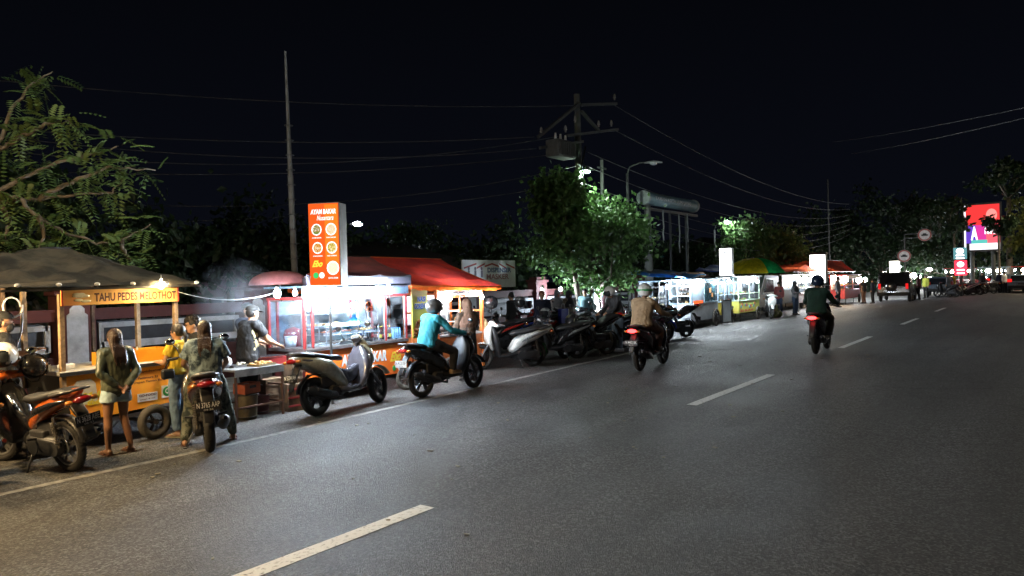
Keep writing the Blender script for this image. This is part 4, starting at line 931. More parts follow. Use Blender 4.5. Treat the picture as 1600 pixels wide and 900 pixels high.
# light box sign
def lightbox(label, px, py0, py1, Y, wd, dp, face_m, body_m, turn, poleh=0., x=None):
    top = AT(px, py0, Y); bot = AT(px, py1, Y); az = math.atan2(top.y, top.x)+math.pi/2*0
    t = thing('lightbox_sign', label, 'sign', (top.x, top.y, 0), az-math.pi/2+turn)
    h = top.z-bot.z; zc = (top.z+bot.z)/2
    b = MB().box((0, dp/2, zc), (wd, dp, h), bv=.01).build('box', body_m, t)
    f = MB().box((0, -.006, zc), (wd-.02, .012, h-.02)).build('face', face_m, b)
    MB().cyl((0, dp/2, 0), (0, dp/2, bot.z+.02), .022, .022, 10).build('pole', dsteel, t)
    MB().bar((-.12, dp/2, bot.z-.1), (.12, dp/2, bot.z-.1), .02).build('bracket', dsteel, t)
    return t, f, zc, h
om = EM('backlit_orange_red', (1., .12, .016), .85)
t, f, zc, h = lightbox('backlit orange AYAM BAKAR menu sign on a pole, with food photos', 505, 317, 447, 9.3, .52, .30, om, M('sign_case_grey', (.30, .28, .25), .6), R(-24))
wi = EM('backlit_white', (1, .97, .92), 1.2)
f['label'] = 'glowing orange face with white lettering'
def sz(v): return zc-h/2+h*v
for rr_ in (): pass
w = MB(); w.box((.13, -.0135, sz(.62)), (.22, .003, h*.72)); w.build('orange_band', EM('backlit_orange', (1., .25, .02), .8), f)
text('AYAM BAKAR', -.215, .215, sz(.865), sz(.925), -.0155, wi, f, shear=.15, fat=.04); text('Nusantara', -.11, .17, sz(.79), sz(.85), -.0155, wi, f, shear=.35, fat=.01)
dishes = [((.45, .22, .05), (.1, .25, .04)), ((.85, .45, .12), (.9, .8, .6)), ((.8, .45, .08), (.5, .15, .03)), ((.9, .7, .1), (.3, .2, .05)), ((.95, .85, .45), (.9, .9, .7))]
for k, (cx, cz, rr_) in enumerate(((-.12, .68, .088), (.125, .68, .092), (-.11, .46, .088), (.13, .46, .092), (.14, .215, .105))):
    dsc = MB().ell((cx, -.0155, sz(cz)), (rr_, .003, rr_*1.08), seg=26, rings=6).build('dish_photo', wi, f)
    m = bpy.data.materials.new('dish_print'); m.use_nodes = True; nt = m.node_tree; nt.nodes.remove(nt.nodes['Principled BSDF']); e = nt.nodes.new('ShaderNodeEmission'); e.inputs[1].default_value = .9
    tn = nt.nodes.new('ShaderNodeTexCoord'); n = nt.nodes.new('ShaderNodeTexNoise'); n.inputs['Scale'].default_value = 26+k*3; n.inputs['Detail'].default_value = 3; n.inputs['Distortion'].default_value = 1.5; r = nt.nodes.new('ShaderNodeValToRGB')
    r.color_ramp.elements[0].color = (*dishes[k][1], 1); r.color_ramp.elements[1].color = (*dishes[k][0], 1); r.color_ramp.elements[0].position = .42; r.color_ramp.elements[1].position = .55; r.color_ramp.elements.new(.64).color = (.95, .9, .8, 1)
    nt.links.new(tn.outputs['Object'], n.inputs[0]); nt.links.new(n.outputs['Fac'], r.inputs[0]); nt.links.new(r.outputs[0], e.inputs[0]); nt.links.new(e.outputs[0], nt.nodes['Material Output'].inputs[0])
    MB().ell((cx, -.0175, sz(cz)), (rr_*.8, .003, rr_*.86), seg=22, rings=6).build('dish_food', m, dsc)
    text(['AYAM BAKAR', 'IKAN BAKAR', 'AYAM GORENG', 'NASI GORENG', 'SOTO AYAM'][k], cx-.08, cx+.08, sz(cz-.105 if k < 4 else .085), sz(cz-.09 if k < 4 else .105), -.0155, wi, f, fat=.03)
text('Ebo', -.21, -.03, sz(.23), sz(.31), -.0155, EM('backlit_yellow', (1, .6, .05), 1.2), f, shear=.5, fat=.05)
MB().ell((-.15, -.0155, sz(.13)), (.045, .003, .048), seg=18).build('green_badge', EM('backlit_green', (.05, .6, .15), .9), f); MB().ell((-.05, -.0155, sz(.13)), (.045, .003, .048), seg=18).build('white_badge', wi, f)

# ------------------------------------------------------------------ grill side: table, crates, buckets
gp = [G(438, 650), G(383, 655)]
gt = thing('work_table', 'steel topped work table in front of the grill smoke', 'table', (6.45, 9.62, 0), R(2))
MB().box((0, 0, .735), (.86, .62, .03), bv=.004).box((0, -.30, .69), (.84, .02, .09)).box((.42, 0, .69), (.02, .6, .09)).build('tabletop', M('greasy_steel', (.32, .32, .32), .4, .6, var=.4, scale=5), gt)
for x in (-.40, .40):
    for y in (-.29, .29): MB().bar((x, y, 0), (x, y, .72), .028).build('leg', M('rusty_steel', (.12, .06, .04), .7, .3), gt)
MB().bar((-.4, -.29, .2), (.4, -.29, .2), .022).bar((-.4, .29, .2), (.4, .29, .2), .022).bar((.4, -.29, .2), (.4, .29, .2), .022).bar((.4, -.29, .45), (.4, .29, .45), .022).bar((-.4, -.29, .2), (-.4, .29, .2), .022).build('stretcher', M('rusty_steel', (.12, .06, .04), .7, .3), gt)
tray('round tray of satay and leaves at the right end of the work table', (6.62, 9.5, .752), .34, .24, f_gold, n=26, sz=.03, rz=.2, rim=M('woven_tray', (.2, .15, .08), .8), group='food trays on the work table')
tray('shallow tray of pale food at the back of the work table', (6.35, 9.7, .752), .26, .2, f_white, n=14, sz=.025, group='food trays on the work table')
t = thing('plastic_bag', 'crumpled white plastic bag on the work table behind the tie-dye shirt', 'bag', (6.15, 9.72, .752)); w = MB(); w.ell((0, 0, .08), (.11, .09, .1), seg=16, rings=12); me = w.mesh('bag')
for v in me.vertices: v.co += v.co.normalized()*.035*noise.noise(v.co*22)
put('bag', me, white_p, t)
def bucket(label, p, r, h, mat_, nm='bucket'):
    t = thing(nm, label, 'bucket', p); MB().cyl((0, 0, .0), (0, 0, h), r*.85, r, 20, cap=True).build('shell', mat_, t); w = MB(); [w.torus((0, 0, z*h), r*(.85+.15*z)+.004, .009, 'Z', seg=20, ms=6) for z in (.1, .5, 1.)]; w.build('hoops', cast, t); MB().tube([(r, 0, h), (r*.8, 0, h+.12), (0, 0, h+.16), (-r*.8, 0, h+.12), (-r, 0, h)], .005).build('handle', steel, t); return t
bucket('battered olive bucket under the work table', (6.35, 9.5, 0), .16, .36, M('olive_tin', (.12, .09, .05), .7, var=.4))
bucket('dark red bucket under the right end of the work table', (6.74, 9.75, 0), .15, .28, M('dark_red_plastic', (.14, .03, .03), .5))
t = thing('food_crate', 'open orange plastic crate lying on the olive bucket', 'crate', (6.36, 9.5, .375), .2); w = MB(); w.box((0, 0, .01), (.3, .22, .02)); [w.box((s*.15, 0, .08), (.012, .22, .14)).box((0, s*.11, .08), (.3, .012, .14)) for s in (-1, 1)]; w.build('crate_shell', M('orange_crate', (.5, .12, .05), .5), t); MB().box((0, -.117, .10), (.12, .008, .04)).build('handle', black_pl, t)
for k, (x, y, z, s, lb) in enumerate(((7.18, 9.52, 0, .42, 'scuffed wooden box at the left foot of the chicken cart'), (7.0, 9.85, 0, .50, 'tall brown carton behind the work table'), (7.2, 9.55, .43, .30, 'small brown carton on top of the scuffed wooden box'))):
    t = thing('box', lb, 'box', (x, y, z), random.uniform(-.2, .2), 'boxes beside the grill'); w = MB(); w.box((0, 0, s/2), (s*.8, s*.7, s), bv=.006); w.build('shell', oldwood if k != 1 else M('brown_carton', (.22, .14, .08), .85, var=.3), t)
    w = MB(); [w.box((0, -s*.355, s*q), (s*.78, .012, .025)) for q in (.2, .5, .8)]; w.build('batten', redf if k == 0 else oldwood, t)
t = thing('charcoal_grill', 'low red charcoal grill at the left end of the chicken cart', 'grill', (7.05, 9.98, 0)); MB().box((0, 0, .74), (.5, .34, .16), bv=.01).build('fire_box', redf, t); w = MB(); [w.bar((-.25, -.15+k*.03, .83), (.25, -.15+k*.03, .83), .006) for k in range(11)]; w.build('grate', dsteel, t)
for x in (-.22, .22):
    for y in (-.14, .14): MB().bar((x, y, 0), (x, y, .68), .03).build('leg', cast, t)
w = MB(); [w.ell((random.uniform(-.2, .2), random.uniform(-.12, .12), .81), (.03, .025, .02), seg=7, rings=4) for k in range(40)]; w.build('charcoal', M('charcoal', (.02, .018, .018), .9, emit=.6, ecol=(1, .15, .02)), t)
t = thing('cable', 'thin light cable strung from the tofu sign to the chicken cart', 'cable', (5.3, 9.4, 1.88)); e = AT(424, 459, 9.45)-V(5.3, 9.4, 1.88)
MB().tube([Vector((0, 0, 0)).lerp(e, k/12)-Vector((0, 0, .10*4*k/12*(1-k/12))) for k in range(13)], .005).build('wire', white_p, t)

# ------------------------------------------------------------------ fried rice stall
nb = thing('banner', 'yellow green NASI GORENG banner with a picture of noodles', 'banner', (AT(655, 448, 9.75).x, 9.75, 0), R(8))
pn = MB().box((0, 0, 1.37), (.50, .012, .98)).build('cloth', M('lime_banner', (.50, .60, .04), .45, col2=(.70, .66, .05), scale=2), nb)
text('NASI', -.10, .18, 1.56, 1.66, -.016, M('blue_lettering', (.03, .16, .55), .5), pn, shear=.15, fat=.05); text('NASI', -.095, .185, 1.565, 1.665, -.0115, white_ink, pn, shear=.15, fat=.09)
text('GORENG', -.2, .22, 1.42, 1.53, -.016, M('blue_lettering', (.03, .16, .55), .5), pn, shear=.15, fat=.05); text('GORENG', -.195, .225, 1.425, 1.535, -.0115, white_ink, pn, shear=.15, fat=.09)
w = MB()
for k in range(170):
    a = random.uniform(-.22, .22); z = .93+random.uniform(0, .30)*(1-(a/.26)**2); c = Vector((a, -.012, z)); w.tube([c+Vector((random.uniform(-.05, .05), random.uniform(-.006, 0), random.uniform(-.03, .03))) for q in range(4)], .006, seg=4)
w.build('noodle_picture', M('noodle_orange', (.60, .22, .06), .5, var=.4, scale=30), pn)
MB().bar((-.24, .02, 0), (-.24, .02, 1.9), .025).bar((.24, .02, 0), (.24, .02, 1.9), .025).bar((-.24, .02, 1.88), (.24, .02, 1.88), .025).build('frame', M('orange_pole', (.65, .16, .03), .5), nb)
oc = M('orange_cart_paint', (.62, .17, .04), .45, var=.3)
x0, x1 = AT(683, 500, 9.95).x, AT(753, 500, 9.95).x
ns = thing('food_cart', 'orange framed fried rice cart behind the rider in the blue jacket', 'food cart', ((x0+x1)/2, 10.4, 0)); hw = (x1-x0)/2
for x in (-hw, hw):
    for y in (-.45, .45): MB().box((x, y, .95), (.06, .06, 1.7)).build('post', oc, ns)
MB().box((0, 0, .83), (2*hw+.1, .95, .04)).build('worktop', M('bright_aluminium', (.6, .6, .6), .3, .8), ns)
MB().box((0, -.44, .56), (2*hw, .02, .5)).box((0, .44, .56), (2*hw, .02, .5)).box((-hw, 0, .56), (.02, .9, .5)).box((hw, 0, .56), (.02, .9, .5)).build('body', oc, ns)
w = MB(); [w.bar((-hw, -.45, z), (hw, -.45, z), .035) for z in (1.62, 1.78)]; [w.bar((x, -.45, z), (x, .45, z), .035) for x in (-hw, hw) for z in (1.3, 1.7)]; w.bar((0, -.45, .85), (0, -.45, 1.7), .03); w.build('rail', oc, ns)
fp = MB().box((0, .43, 1.35), (2*hw-.1, .01, .6)).build('poster_wall', M('grey_white_poster', (.4, .42, .45), .5, var=.4, scale=6), ns)
tp = MB().box((0, -.475, 1.70), (2*hw, .008, .10)).build('name_strip', M('pale_strip', (.5, .5, .48), .5), ns); text('WARUNG LALAPAN', -hw+.35, hw-.1, 1.67, 1.73, -.482, black_ink, tp, fat=.03)
for k in range(3): MB().box((-hw+.35+k*.42, .415, 1.38), (.24, .008, .34)).build('menu_sheet', [white_p, M('menu_red', (.5, .12, .1), .5), white_p][k], ns)
cart_wheel(ns, (-hw+.3, -.5, .2), .2, tr=.035, spokes=8); cart_wheel(ns, (hw-.3, .5, .2), .2, tr=.035, spokes=8)
t = thing('wok', 'black wok on the fried rice cart', 'wok', ((x0+x1)/2-.2, 10.3, .87)); MB().ell((0, 0, .10), (.2, .2, .1), z0=-1., z1=0.001, rings=6).build('bowl', cast, t); MB().cyl((.18, 0, .1), (.4, 0, .14), .012).build('handle', oldwood, t)
t = thing('glass_cabinet', 'small glass cabinet of noodles on the fried rice cart', 'cabinet', ((x0+x1)/2+.45, 10.35, .852)); w = MB()
for x in (-.2, .2):
    for y in (-.2, .2): w.bar((x, y, 0), (x, y, .45), .018)
w.box((0, 0, .45), (.44, .44, .02)).box((0, 0, .22), (.4, .4, .01)); w.build('frame', white_p, t); MB().box((0, -.2, .22), (.38, .004, .42)).build('pane', g_, t); MB().ell((0, 0, .27), (.14, .12, .05)).build('noodles', f_gold, t)
bulb('large glaring bulb above the rider in the blue jacket', AT(702, 466, 9.85), r=.052, group='bulbs of the fried rice stall', drop=.12, m=EM('soft_lamp_glass', (.92, .96, 1.), 600.)); bulb('small white bulb on the right orange post', AT(753, 464, 9.80), r=.036, group='bulbs of the fried rice stall', m=EM('soft_lamp_glass', (.92, .96, 1.), 600.))
bulb('white bulb at the left edge of the red tarp roof', AT(690, 462, 10.3), r=.045, group='bulbs of the fried rice stall', m=EM('soft_lamp_glass', (.92, .96, 1.), 600.))
t = thing('bottled_water_pack', 'tan sack of rice hanging on the right orange post', 'sack', (x1+.12, 9.98, 0)); w = MB(); w.loft([(0, 0, .42), (0, 0, .7), (0, 0, 1.0), (0, 0, 1.08)], [(.09, .1), (.13, .13), (.11, .11), (.04, .04)], wdir=(0, 1, 0)); t.name = 'rice_sack'; remesh(w, 'sack_body', .012, M('jute', (.35, .25, .13), .9, bump=.4), t, disp=.02); MB().tube([(-.1, 0, 1.3), (-.05, 0, 1.15), (0, 0, 1.07)], .006).build('string', white_p, t)
# dispenser billboard
a, b_ = AT(721, 406, 14.6), AT(805, 448, 14.6)
db = thing('billboard', 'white DISPENSER MASKER banner board behind the red tarp', 'billboard', ((a.x+b_.x)/2, 14.6, 0)); wd = (b_.x-a.x)/2; z0, z1 = b_.z, a.z
bp_ = MB().box((0, 0, (z0+z1)/2), (2*wd, .05, z1-z0), bv=.006).build('board', M('off_white_banner', (.80, .81, .84), .6, var=.15, scale=2), db)
text('DISPENSER', -.10*wd, .82*wd, z0+.55*(z1-z0), z0+.73*(z1-z0), -.029, M('navy_lettering', (.03, .08, .25), .5), bp_, fat=.03); text('MASKER', -.14*wd, .72*wd, z0+.30*(z1-z0), z0+.50*(z1-z0), -.029, M('faded_red_lettering', (.42, .18, .2), .5), bp_, fat=.02)
rd = M('bunting_red', (.42, .06, .06), .6)
for k, (q0, q1, c) in enumerate(((-.95, -.5, 1), (-.5, -.2, 1), (-.2, .35, 0), (.35, .62, -1), (.62, .97, -1))):
    w = MB(); top = z1-.05*(z1-z0); w.sheet(lambda u, v: (wd*(q0+(q1-q0)*u), -.029, top-(z1-z0)*(.05+.06*v+(.16*(1-u) if c > 0 else .16*u if c < 0 else .10*abs(2*u-1)))-.0), 10, 1); o = w.build('bunting', rd, bp_)
for k in range(3):
    w = MB(); cx = wd*(-.78+k*.23); zc2 = z0+.5*(z1-z0); w.box((cx, -.03, zc2), (.09, .006, .22)).ell((cx, -.03, zc2+.17), (.05, .004, .06)); w.build('figure_print', M('print_dark', (.12, .1, .14), .6), bp_)
for x in (-wd*.8, wd*.8): MB().bar((x, .06, 0), (x, .06, z1), .07).build('leg', dsteel, db)
# ------------------------------------------------------------------ the near motorbikes
def paintm(n, c, **k): return M(n, c, k.pop('rough', .25), coat=k.pop('coat', .8), var=.22, scale=9, **k)
pblack = paintm('gloss_black', (.015, .015, .017)); porange = paintm('gloss_orange', (.62, .13, .02)); pwhite = paintm('gloss_white', (.62, .63, .62))
pcream = paintm('cream_paint', (.40, .39, .31)); pmaroon = paintm('maroon_paint', (.05, .015, .022)); pblue = paintm('blue_paint', (.03, .06, .40)); pgrey = paintm('steel_grey_paint', (.10, .13, .17))
pcopper = paintm('copper_paint', (.30, .16, .11)); psilver = paintm('silver_paint', (.4, .42, .44), metal=.6); pred = paintm('red_paint', (.45, .03, .02))
def az(p, q): return math.atan2(q[1]-p[1], q[0]-p[0])
r0 = G(112, 736); f0 = r0+V(-.20, 1.25, 0)
motorbike('motorbike', 'orange and black bike with plate N 3628 at the far left', r0, az(r0, f0), porange, pblack, 'bebek', ('N 3628 ABE', '08-23'), steer=.3)
q = r0+V(-.62, .75, 0)
motorbike('motorbike', 'dark blue scooter cut by the left photo edge, beside the orange bike', r0+V(-.82, .25, 0), az(r0, f0)+.15, pblue, pblack, 'matic', steer=-.3)
helmet('shiny black open face helmet on the orange bike handlebar', AT(52, 572, r0.y+1.0)+V(0, 0, 0), R(20), pblack, visor=True, r=.145, tilt=(.2, .15))
helmet('white helmet cut by the left photo edge', AT(4, 555, r0.y+.95), R(-150), pwhite, r=.14)
jk = thing('rain_jacket', 'black rain jacket draped over the front of the orange bike', 'jacket', (r0.x-.55, r0.y+.72, 0), az(r0, f0)); w = MB(); w.loft([(0, .0, .98), (-.02, .03, .80), (-.06, .06, .55), (-.14, .08, .32), (-.18, .08, .20)], [(.16, .06), (.15, .10), (.12, .10), (.085, .085), (.06, .06)], wdir=(.3, 1, 0)); remesh(w, 'cloth', .014, clothm('black_raincoat', (.012, .012, .013), rough=.35), jk, disp=.03)
MB().loft([(.02, -.13, .99), (.03, 0, 1.03), (.02, .14, .99)], [(.05, .02), (.07, .025), (.05, .02)], wdir=(1, 0, 0)).build('cream_collar', M('cream_cloth', (.5, .42, .22), .7), jk)
r1 = G(329, 706); f1 = r1+V(.60, 1.12, 0)
motorbike('motorbike', 'dark maroon scooter seen from behind with plate N 3765, under the woman in tie-dye', r1, az(r1, f1), pmaroon, pblack, 'maxi', ('N 3765 AAP', '04-26'), lean=3)
r2 = G(497, 650); f2 = G(590, 629)
motorbike('motorbike', 'cream and black maxi scooter parked alone in front of the chicken cart', r2, az(r2, f2), pcream, paintm('dark_bronze', (.075, .075, .095)), 'maxi', ('N 5204 AH', '11-25'), steer=.25, lean=8)
r3 = G(660, 621); f3 = G(735, 607); a3 = az(r3, f3)
motorbike('motorbike', 'black scooter carrying the rider in the turquoise and navy jacket', r3, a3, pblack, pblack, 'matic', ('N 4120 BF', '07-24'), plate_white=True, lean=3, steer=.15)
# riders and customers
navy = clothm('navy_cloth', (.015, .02, .045)); teal = clothm('turquoise_cloth', (.02, .24, .33), var=.15); denim = clothm('light_denim', (.22, .32, .44), scale=10, var=.25, bscale=200); ddenim = clothm('dark_denim', (.04, .06, .11), bscale=200); blackc = clothm('black_cloth', (.014, .014, .016))
mustard = clothm('mustard_cloth', (.62, .42, .03), var=.15); bomber = M('olive_satin', (.085, .095, .06), .38, var=.25, scale=5, bump=.5, bscale=9)
tiedye = M('tie_dye_cloth', (.22, .29, .31), .85, col2=(.015, .03, .045), scale=7, mask=(.40, .56), bump=.25, bscale=60)
camo = M('olive_camo_cloth', (.20, .21, .15), .85, col2=(.03, .04, .03), scale=11, mask=(.42, .55), bump=.25, bscale=60)
brownc = M('brown_batik_cloth', (.17, .115, .08), .85, col2=(.06, .04, .03), scale=12, mask=(.4, .6), bump=.3, bscale=60)
brownhair = M('brown_hair', (.045, .022, .014), .4, bump=.5, bscale=70)
tanskin = M('warm_skin', (.40, .22, .13), .5, var=.1)
person('person on the black scooter in a turquoise and navy jacket and grey helmet', r3, a3, 1.60, pose=RIDE, shirt=teal, sleeve=2, pants=blackc, shoe=M('tan_shoes', (.28, .18, .10), .7), hair='none', jacket=True)
dv = (f3-r3).normalized()
helmet('grey helmet worn by the rider in the turquoise jacket', r3+dv*.325+V(0, 0, 1.505), a3, M('gunmetal_shell', (.12, .12, .125), .3, .3, coat=.6), group='helmets worn by riders', r=.135)
person('woman in a dark green bomber jacket and pale denim shorts, hands behind her back', G(184, 709)[:2], R(92), 1.46, pose=dict(
    ell=(-.10, .25, 1.09), elr=(-.10, -.25, 1.09), hal=(-.15, .05, .915), har=(-.17, -.06, .90), knl=(.03, .10, .48), knr=(.03, -.11, .48), anl=(.02, .11, .085), anr=(-.02, -.17, .085), hed=(.01, 0, 1.53)),
    shirt=bomber, sleeve=1.9, pants=M('pale_denim', (.42, .56, .62), .8, bump=.2, bscale=200, scale=14, var=.15), pleg=.45, shoe=M('brown_sandal', (.12, .05, .03), .6), sandals=True, hair='long', hairm=brownhair, jacket=True, hem=.86, skinm=M('brown_skin', (.26, .13, .075), .45, var=.1), build=.95)
person('woman in a mustard T-shirt and light blue jeans with her hair tied back', G(283, 681)[:2], R(118), 1.46, pose=dict(ell=(.10, .20, 1.10), elr=(-.05, -.23, 1.10), hal=(.26, .10, 1.10), har=(.10, -.22, .93)),
    shirt=mustard, sleeve=.55, pants=denim, pleg=.95, shoe=M('pale_sandal', (.45, .4, .25), .7), sandals=True, hair='tied', skinm=tanskin, hem=.94)
tb = thing('shoulder_bag', 'small black bag hanging at the hip of the woman in mustard', 'bag', (4.95, 9.08, -.06)); MB().box((0, 0, .90), (.17, .08, .13), bv=.03).build('pouch', black_pl, tb); MB().tube([(-.05, 0, .96), (.05, .02, 1.1), (.16, .05, 1.22)], .009).build('strap', black_pl, tb)
person('young man with curly hair, glasses and a black T-shirt between the two women', (5.62, 9.62), R(165), 1.53, pose=dict(ell=(.05, .22, 1.10), hal=(.22, .15, 1.0)), shirt=blackc, sleeve=.55, pants=ddenim, hair='curly', skinm=tanskin, glasses=True)
pt = G(333, 700)+dv*0; d1 = (f1-r1).normalized(); tp_ = r1+d1*.55
person('heavyset woman in a dark green tie-dye T-shirt straddling the maroon scooter', tp_[:2], az(r1, f1)-.05, 1.51, pose=dict(knl=(.05, .20, .49), knr=(.03, -.24, .49), anl=(-.02, .28, .085), anr=(.12, -.33, .085), hpl=(0, .11, .88), hpr=(0, -.11, .88), ell=(.02, .27, 1.09), elr=(.02, -.27, 1.09), hal=(.24, .22, 1.0), har=(.24, -.22, .99)),
    shirt=tiedye, sleeve=.75, pants=camo, shoe=M('brown_sandal', (.12, .05, .03), .6), sandals=True, hair='long', hairm=brownhair, build=1.22, skinm=tanskin, hem=.84)
person('man in black with dark cap and mask at the far left behind the bikes', (3.40, 9.85), R(-10), 1.70, pose=dict(ell=(.12, .26, 1.13), elr=(.05, -.24, 1.1), hal=(.33, .22, 1.18), har=(.25, -.2, 1.0)), shirt=blackc, sleeve=.6, pants=blackc, cap=M('black_cap', (.02, .02, .02), .8), mask=M('black_mask', (.015, .015, .016), .7), skinm=tanskin)
person('cook in a black T-shirt with a yellow print and cap at the grill', (6.62, 9.85), R(2), 1.66, pose=dict(chs=(.04, 0, 1.23), nek=(.08, 0, 1.385), hed=(.12, 0, 1.505), shl=(.05, .17, 1.335), shr=(.06, -.175, 1.335), ell=(.20, .20, 1.12), elr=(.22, -.21, 1.09), hal=(.44, .14, 1.03), har=(.47, -.14, 1.0)),
    shirt=blackc, sleeve=.6, pants=blackc, cap=M('black_cap', (.02, .02, .02), .8), hair='short', skinm=tanskin)
yp = thing('shirt_print', 'x', 'x'); bpy.data.objects.remove(yp)
ck = [o for o in COL.objects if o.name.startswith('person') and o.get('label', '').startswith('cook in')][0]
w = MB()
for k in range(16): w.ell((.02+random.uniform(-.05, .06), -.165, 1.10+random.uniform(-.13, .14)), (random.uniform(.015, .035), .006, random.uniform(.015, .04)), seg=8, rings=5)
w.build('shirt_print', M('pale_yellow_shirt_print', (.65, .52, .3), .7), ck)
c2 = person('cook in a dark T-shirt lettered ROCKET and a pale mask, behind the grill', (7.10, 10.52), R(-75), 1.66, pose=dict(ell=(.14, .24, 1.12), elr=(.14, -.24, 1.12), hal=(.34, .18, 1.02), har=(.34, -.16, 1.02)), shirt=navy, sleeve=.6, pants=blackc, mask=M('pale_mask', (.45, .55, .58), .8), skinm=tanskin, cap=M('black_cap', (.02, .02, .02), .8))
tx = text('ROCKET', -.11, .11, 1.22, 1.27, .14, white_ink, c2, fat=.03); tx.rotation_euler = (0, 0, R(90)); tx.location = (.285, 0, 0)
bp2 = G(742, 594)
person('woman in a brown headscarf, batik blouse and long black skirt at the fried rice cart', (bp2.x-.12, bp2.y+.05), R(70), 1.57, shirt=brownc, dress=blackc, hijab=M('brown_scarf', (.20, .11, .075), .8, var=.2, bump=.2), pose=dict(ell=(.08, .22, 1.10), elr=(.08, -.22, 1.10), hal=(.26, .12, 1.08), har=(.26, -.12, 1.08)))
hp = G(966, 549)
person('person in a grey hooded jacket, white helmet and light jeans bending over the parked bikes', hp[:2], R(150), 1.72, pose=dict(chs=(.07, 0, 1.23), nek=(.14, 0, 1.37), hed=(.21, 0, 1.48), shl=(.10, .175, 1.33), shr=(.10, -.175, 1.33), ell=(.20, .22, 1.10), elr=(.20, -.22, 1.10), hal=(.40, .18, 1.0), har=(.40, -.18, .98)), shirt=clothm('charcoal_jacket', (.05, .052, .06)), sleeve=2, jacket=True, pants=M('pale_jeans', (.30, .38, .48), .85), shoe=white_p, hair='none', vox=.014, skinm=tanskin)
dh = V(math.cos(R(150)), math.sin(R(150)), 0)
helmet('white helmet worn by the person bending over the parked bikes', hp+dh*.22+V(0, 0, 1.57), R(150), pwhite, group='helmets worn by riders', tilt=(0, .3), r=.14)

# parked row by the fried rice stall: rear wheels toward the road
hd_ = math.atan2(.55, -1.1)
row = [((792, 578), pblue, pblack, 'matic', 'blue scooter close to the right orange post', None, 1.0),
       ((834, 572), pwhite, psilver, 'matic', 'white and grey scooter, first clear one right of the fried rice stall', ('N 2286 CD', '02-25'), 0),
       ((902, 560), pblack, psilver, 'matic', 'black scooter with a silver stripe and green rain cover on its front', ('N 6641 AK', '09-24'), 0),
       ((948, 554), pblack, pblack, 'sport', 'black sport bike with a raised white plated tail, beside the hooded jacket', ('N 5510 EF', '05-26'), 0),
       ((1040, 534), pblack, pblack, 'matic', 'black scooter just beyond the moving tan jacket rider', None, 0),
       ((984, 544), pgrey, pblack, 'matic', 'dark grey scooter squeezed beside the hooded jacket person', None, .2),
       ((1018, 538), pblack, pred, 'matic', 'black and red scooter half hidden by the moving tan jacket rider', None, .3),
       ((1072, 527), pblack, pblue, 'sport', 'black bike with blue trim at the right end of the parked row', ('N 3031 GH', '03-25'), 0)]
RB = []
for (px, py), c, a_, k, lb, plt_, off in row:
    g0 = G(px, py); RB.append(motorbike('motorbike', lb, g0+V(0, off, 0), hd_+random.uniform(-.1, .1), c, a_, k, plt_, group='bikes parked beside the stalls', steer=random.uniform(-.4, .4), sc=1.0))
second = [((828, 545), pblack, pblue, 'matic', 'black scooter in the back row below the large white helmet'), ((880, 536), pred, pblack, 'bebek', 'dull red bike in the back row between the two cream helmets'), ((800, 553), pblack, pred, 'matic', 'dark scooter behind the white and grey one, silver helmet on its mirror'), ((858, 540), pmaroon, pblack, 'bebek', 'dark maroon bike carrying the large white helmet'), ((910, 533), pblack, pgrey, 'matic', 'black bike behind the silver striped scooter, cream helmet on its seat'),
          ((945, 528), pgrey, pblack, 'matic', 'grey scooter carrying the teal helmet'), ((1000, 522), pblack, pred, 'bebek', 'black bike behind the moving tan jacket rider'), ((930, 520), pblack, pblack, 'matic', 'black scooter carrying the round white helmet with dark visor')]
SB = []
for (px, py), c, a_, k, lb in second:
    g0 = G(px, py); SB.append((g0, motorbike('motorbike', lb, g0, hd_+random.uniform(-.2, .2), c, a_, k, None, group='bikes parked beside the stalls', steer=random.uniform(-.4, .4))))
hel = [((767, 473), 10.1, pblack, 'dark helmet on the blue scooter by the orange post', None), ((813, 472), 10.9, M('silver_shell', (.28, .29, .30), .25, .5, coat=.6), 'silver grey helmet left of the gate pillar', None), ((852, 489), 11.3, pwhite, 'large white helmet with a chin strap, topmost in the parked row', None), ((854, 517), 9.95, M('cream_shell', (.62, .58, .42), .3, coat=.6), 'cream helmet resting above the green rain cover', dsteel),
       ((893, 499), 11.0, M('pale_yellow_shell', (.60, .55, .33), .35, coat=.4), 'pale yellow helmet on the seat of a black bike', None), ((905, 487), 12.1, M('teal_shell', (.02, .33, .42), .3, coat=.6), 'teal helmet with a dark band', blackc), ((925, 480), 12.3, pwhite, 'white helmet with a round dark opening, right of the teal one', None), ((938, 464), 13.0, M('pink_shell', (.5, .3, .3), .3, coat=.5), 'pink and blue helmet farthest back in the parked row', teal),
       ((1000, 470), 12.0, pblack, 'black helmet behind the bending person', None)]
for (px, py), Y, c, lb, c2_ in hel: helmet(lb, AT(px, py, Y), random.uniform(2.2, 3.8), c, col2=c2_, tilt=(random.uniform(-.3, .3), random.uniform(-.2, .3)), r=.15)
rc = thing('rain_cover', 'bright green folded rain cover on the front of the black scooter', 'rain cover', AT(846, 540, 9.75)); w = MB(); w.loft([(.0, 0, .2), (.02, 0, .05), (.06, .02, -.08), (.10, .02, -.2)], [(.10, .08), (.16, .10), (.15, .10), (.10, .07)]); remesh(w, 'cloth', .014, M('bright_green_nylon', (.02, .42, .06), .45, bump=.3), rc, disp=.04); MB().tube([(-.08, -.1, .2), (0, -.13, .05), (.08, -.12, -.1), (.14, -.08, -.2)], .012).build('strap', black_pl, rc)
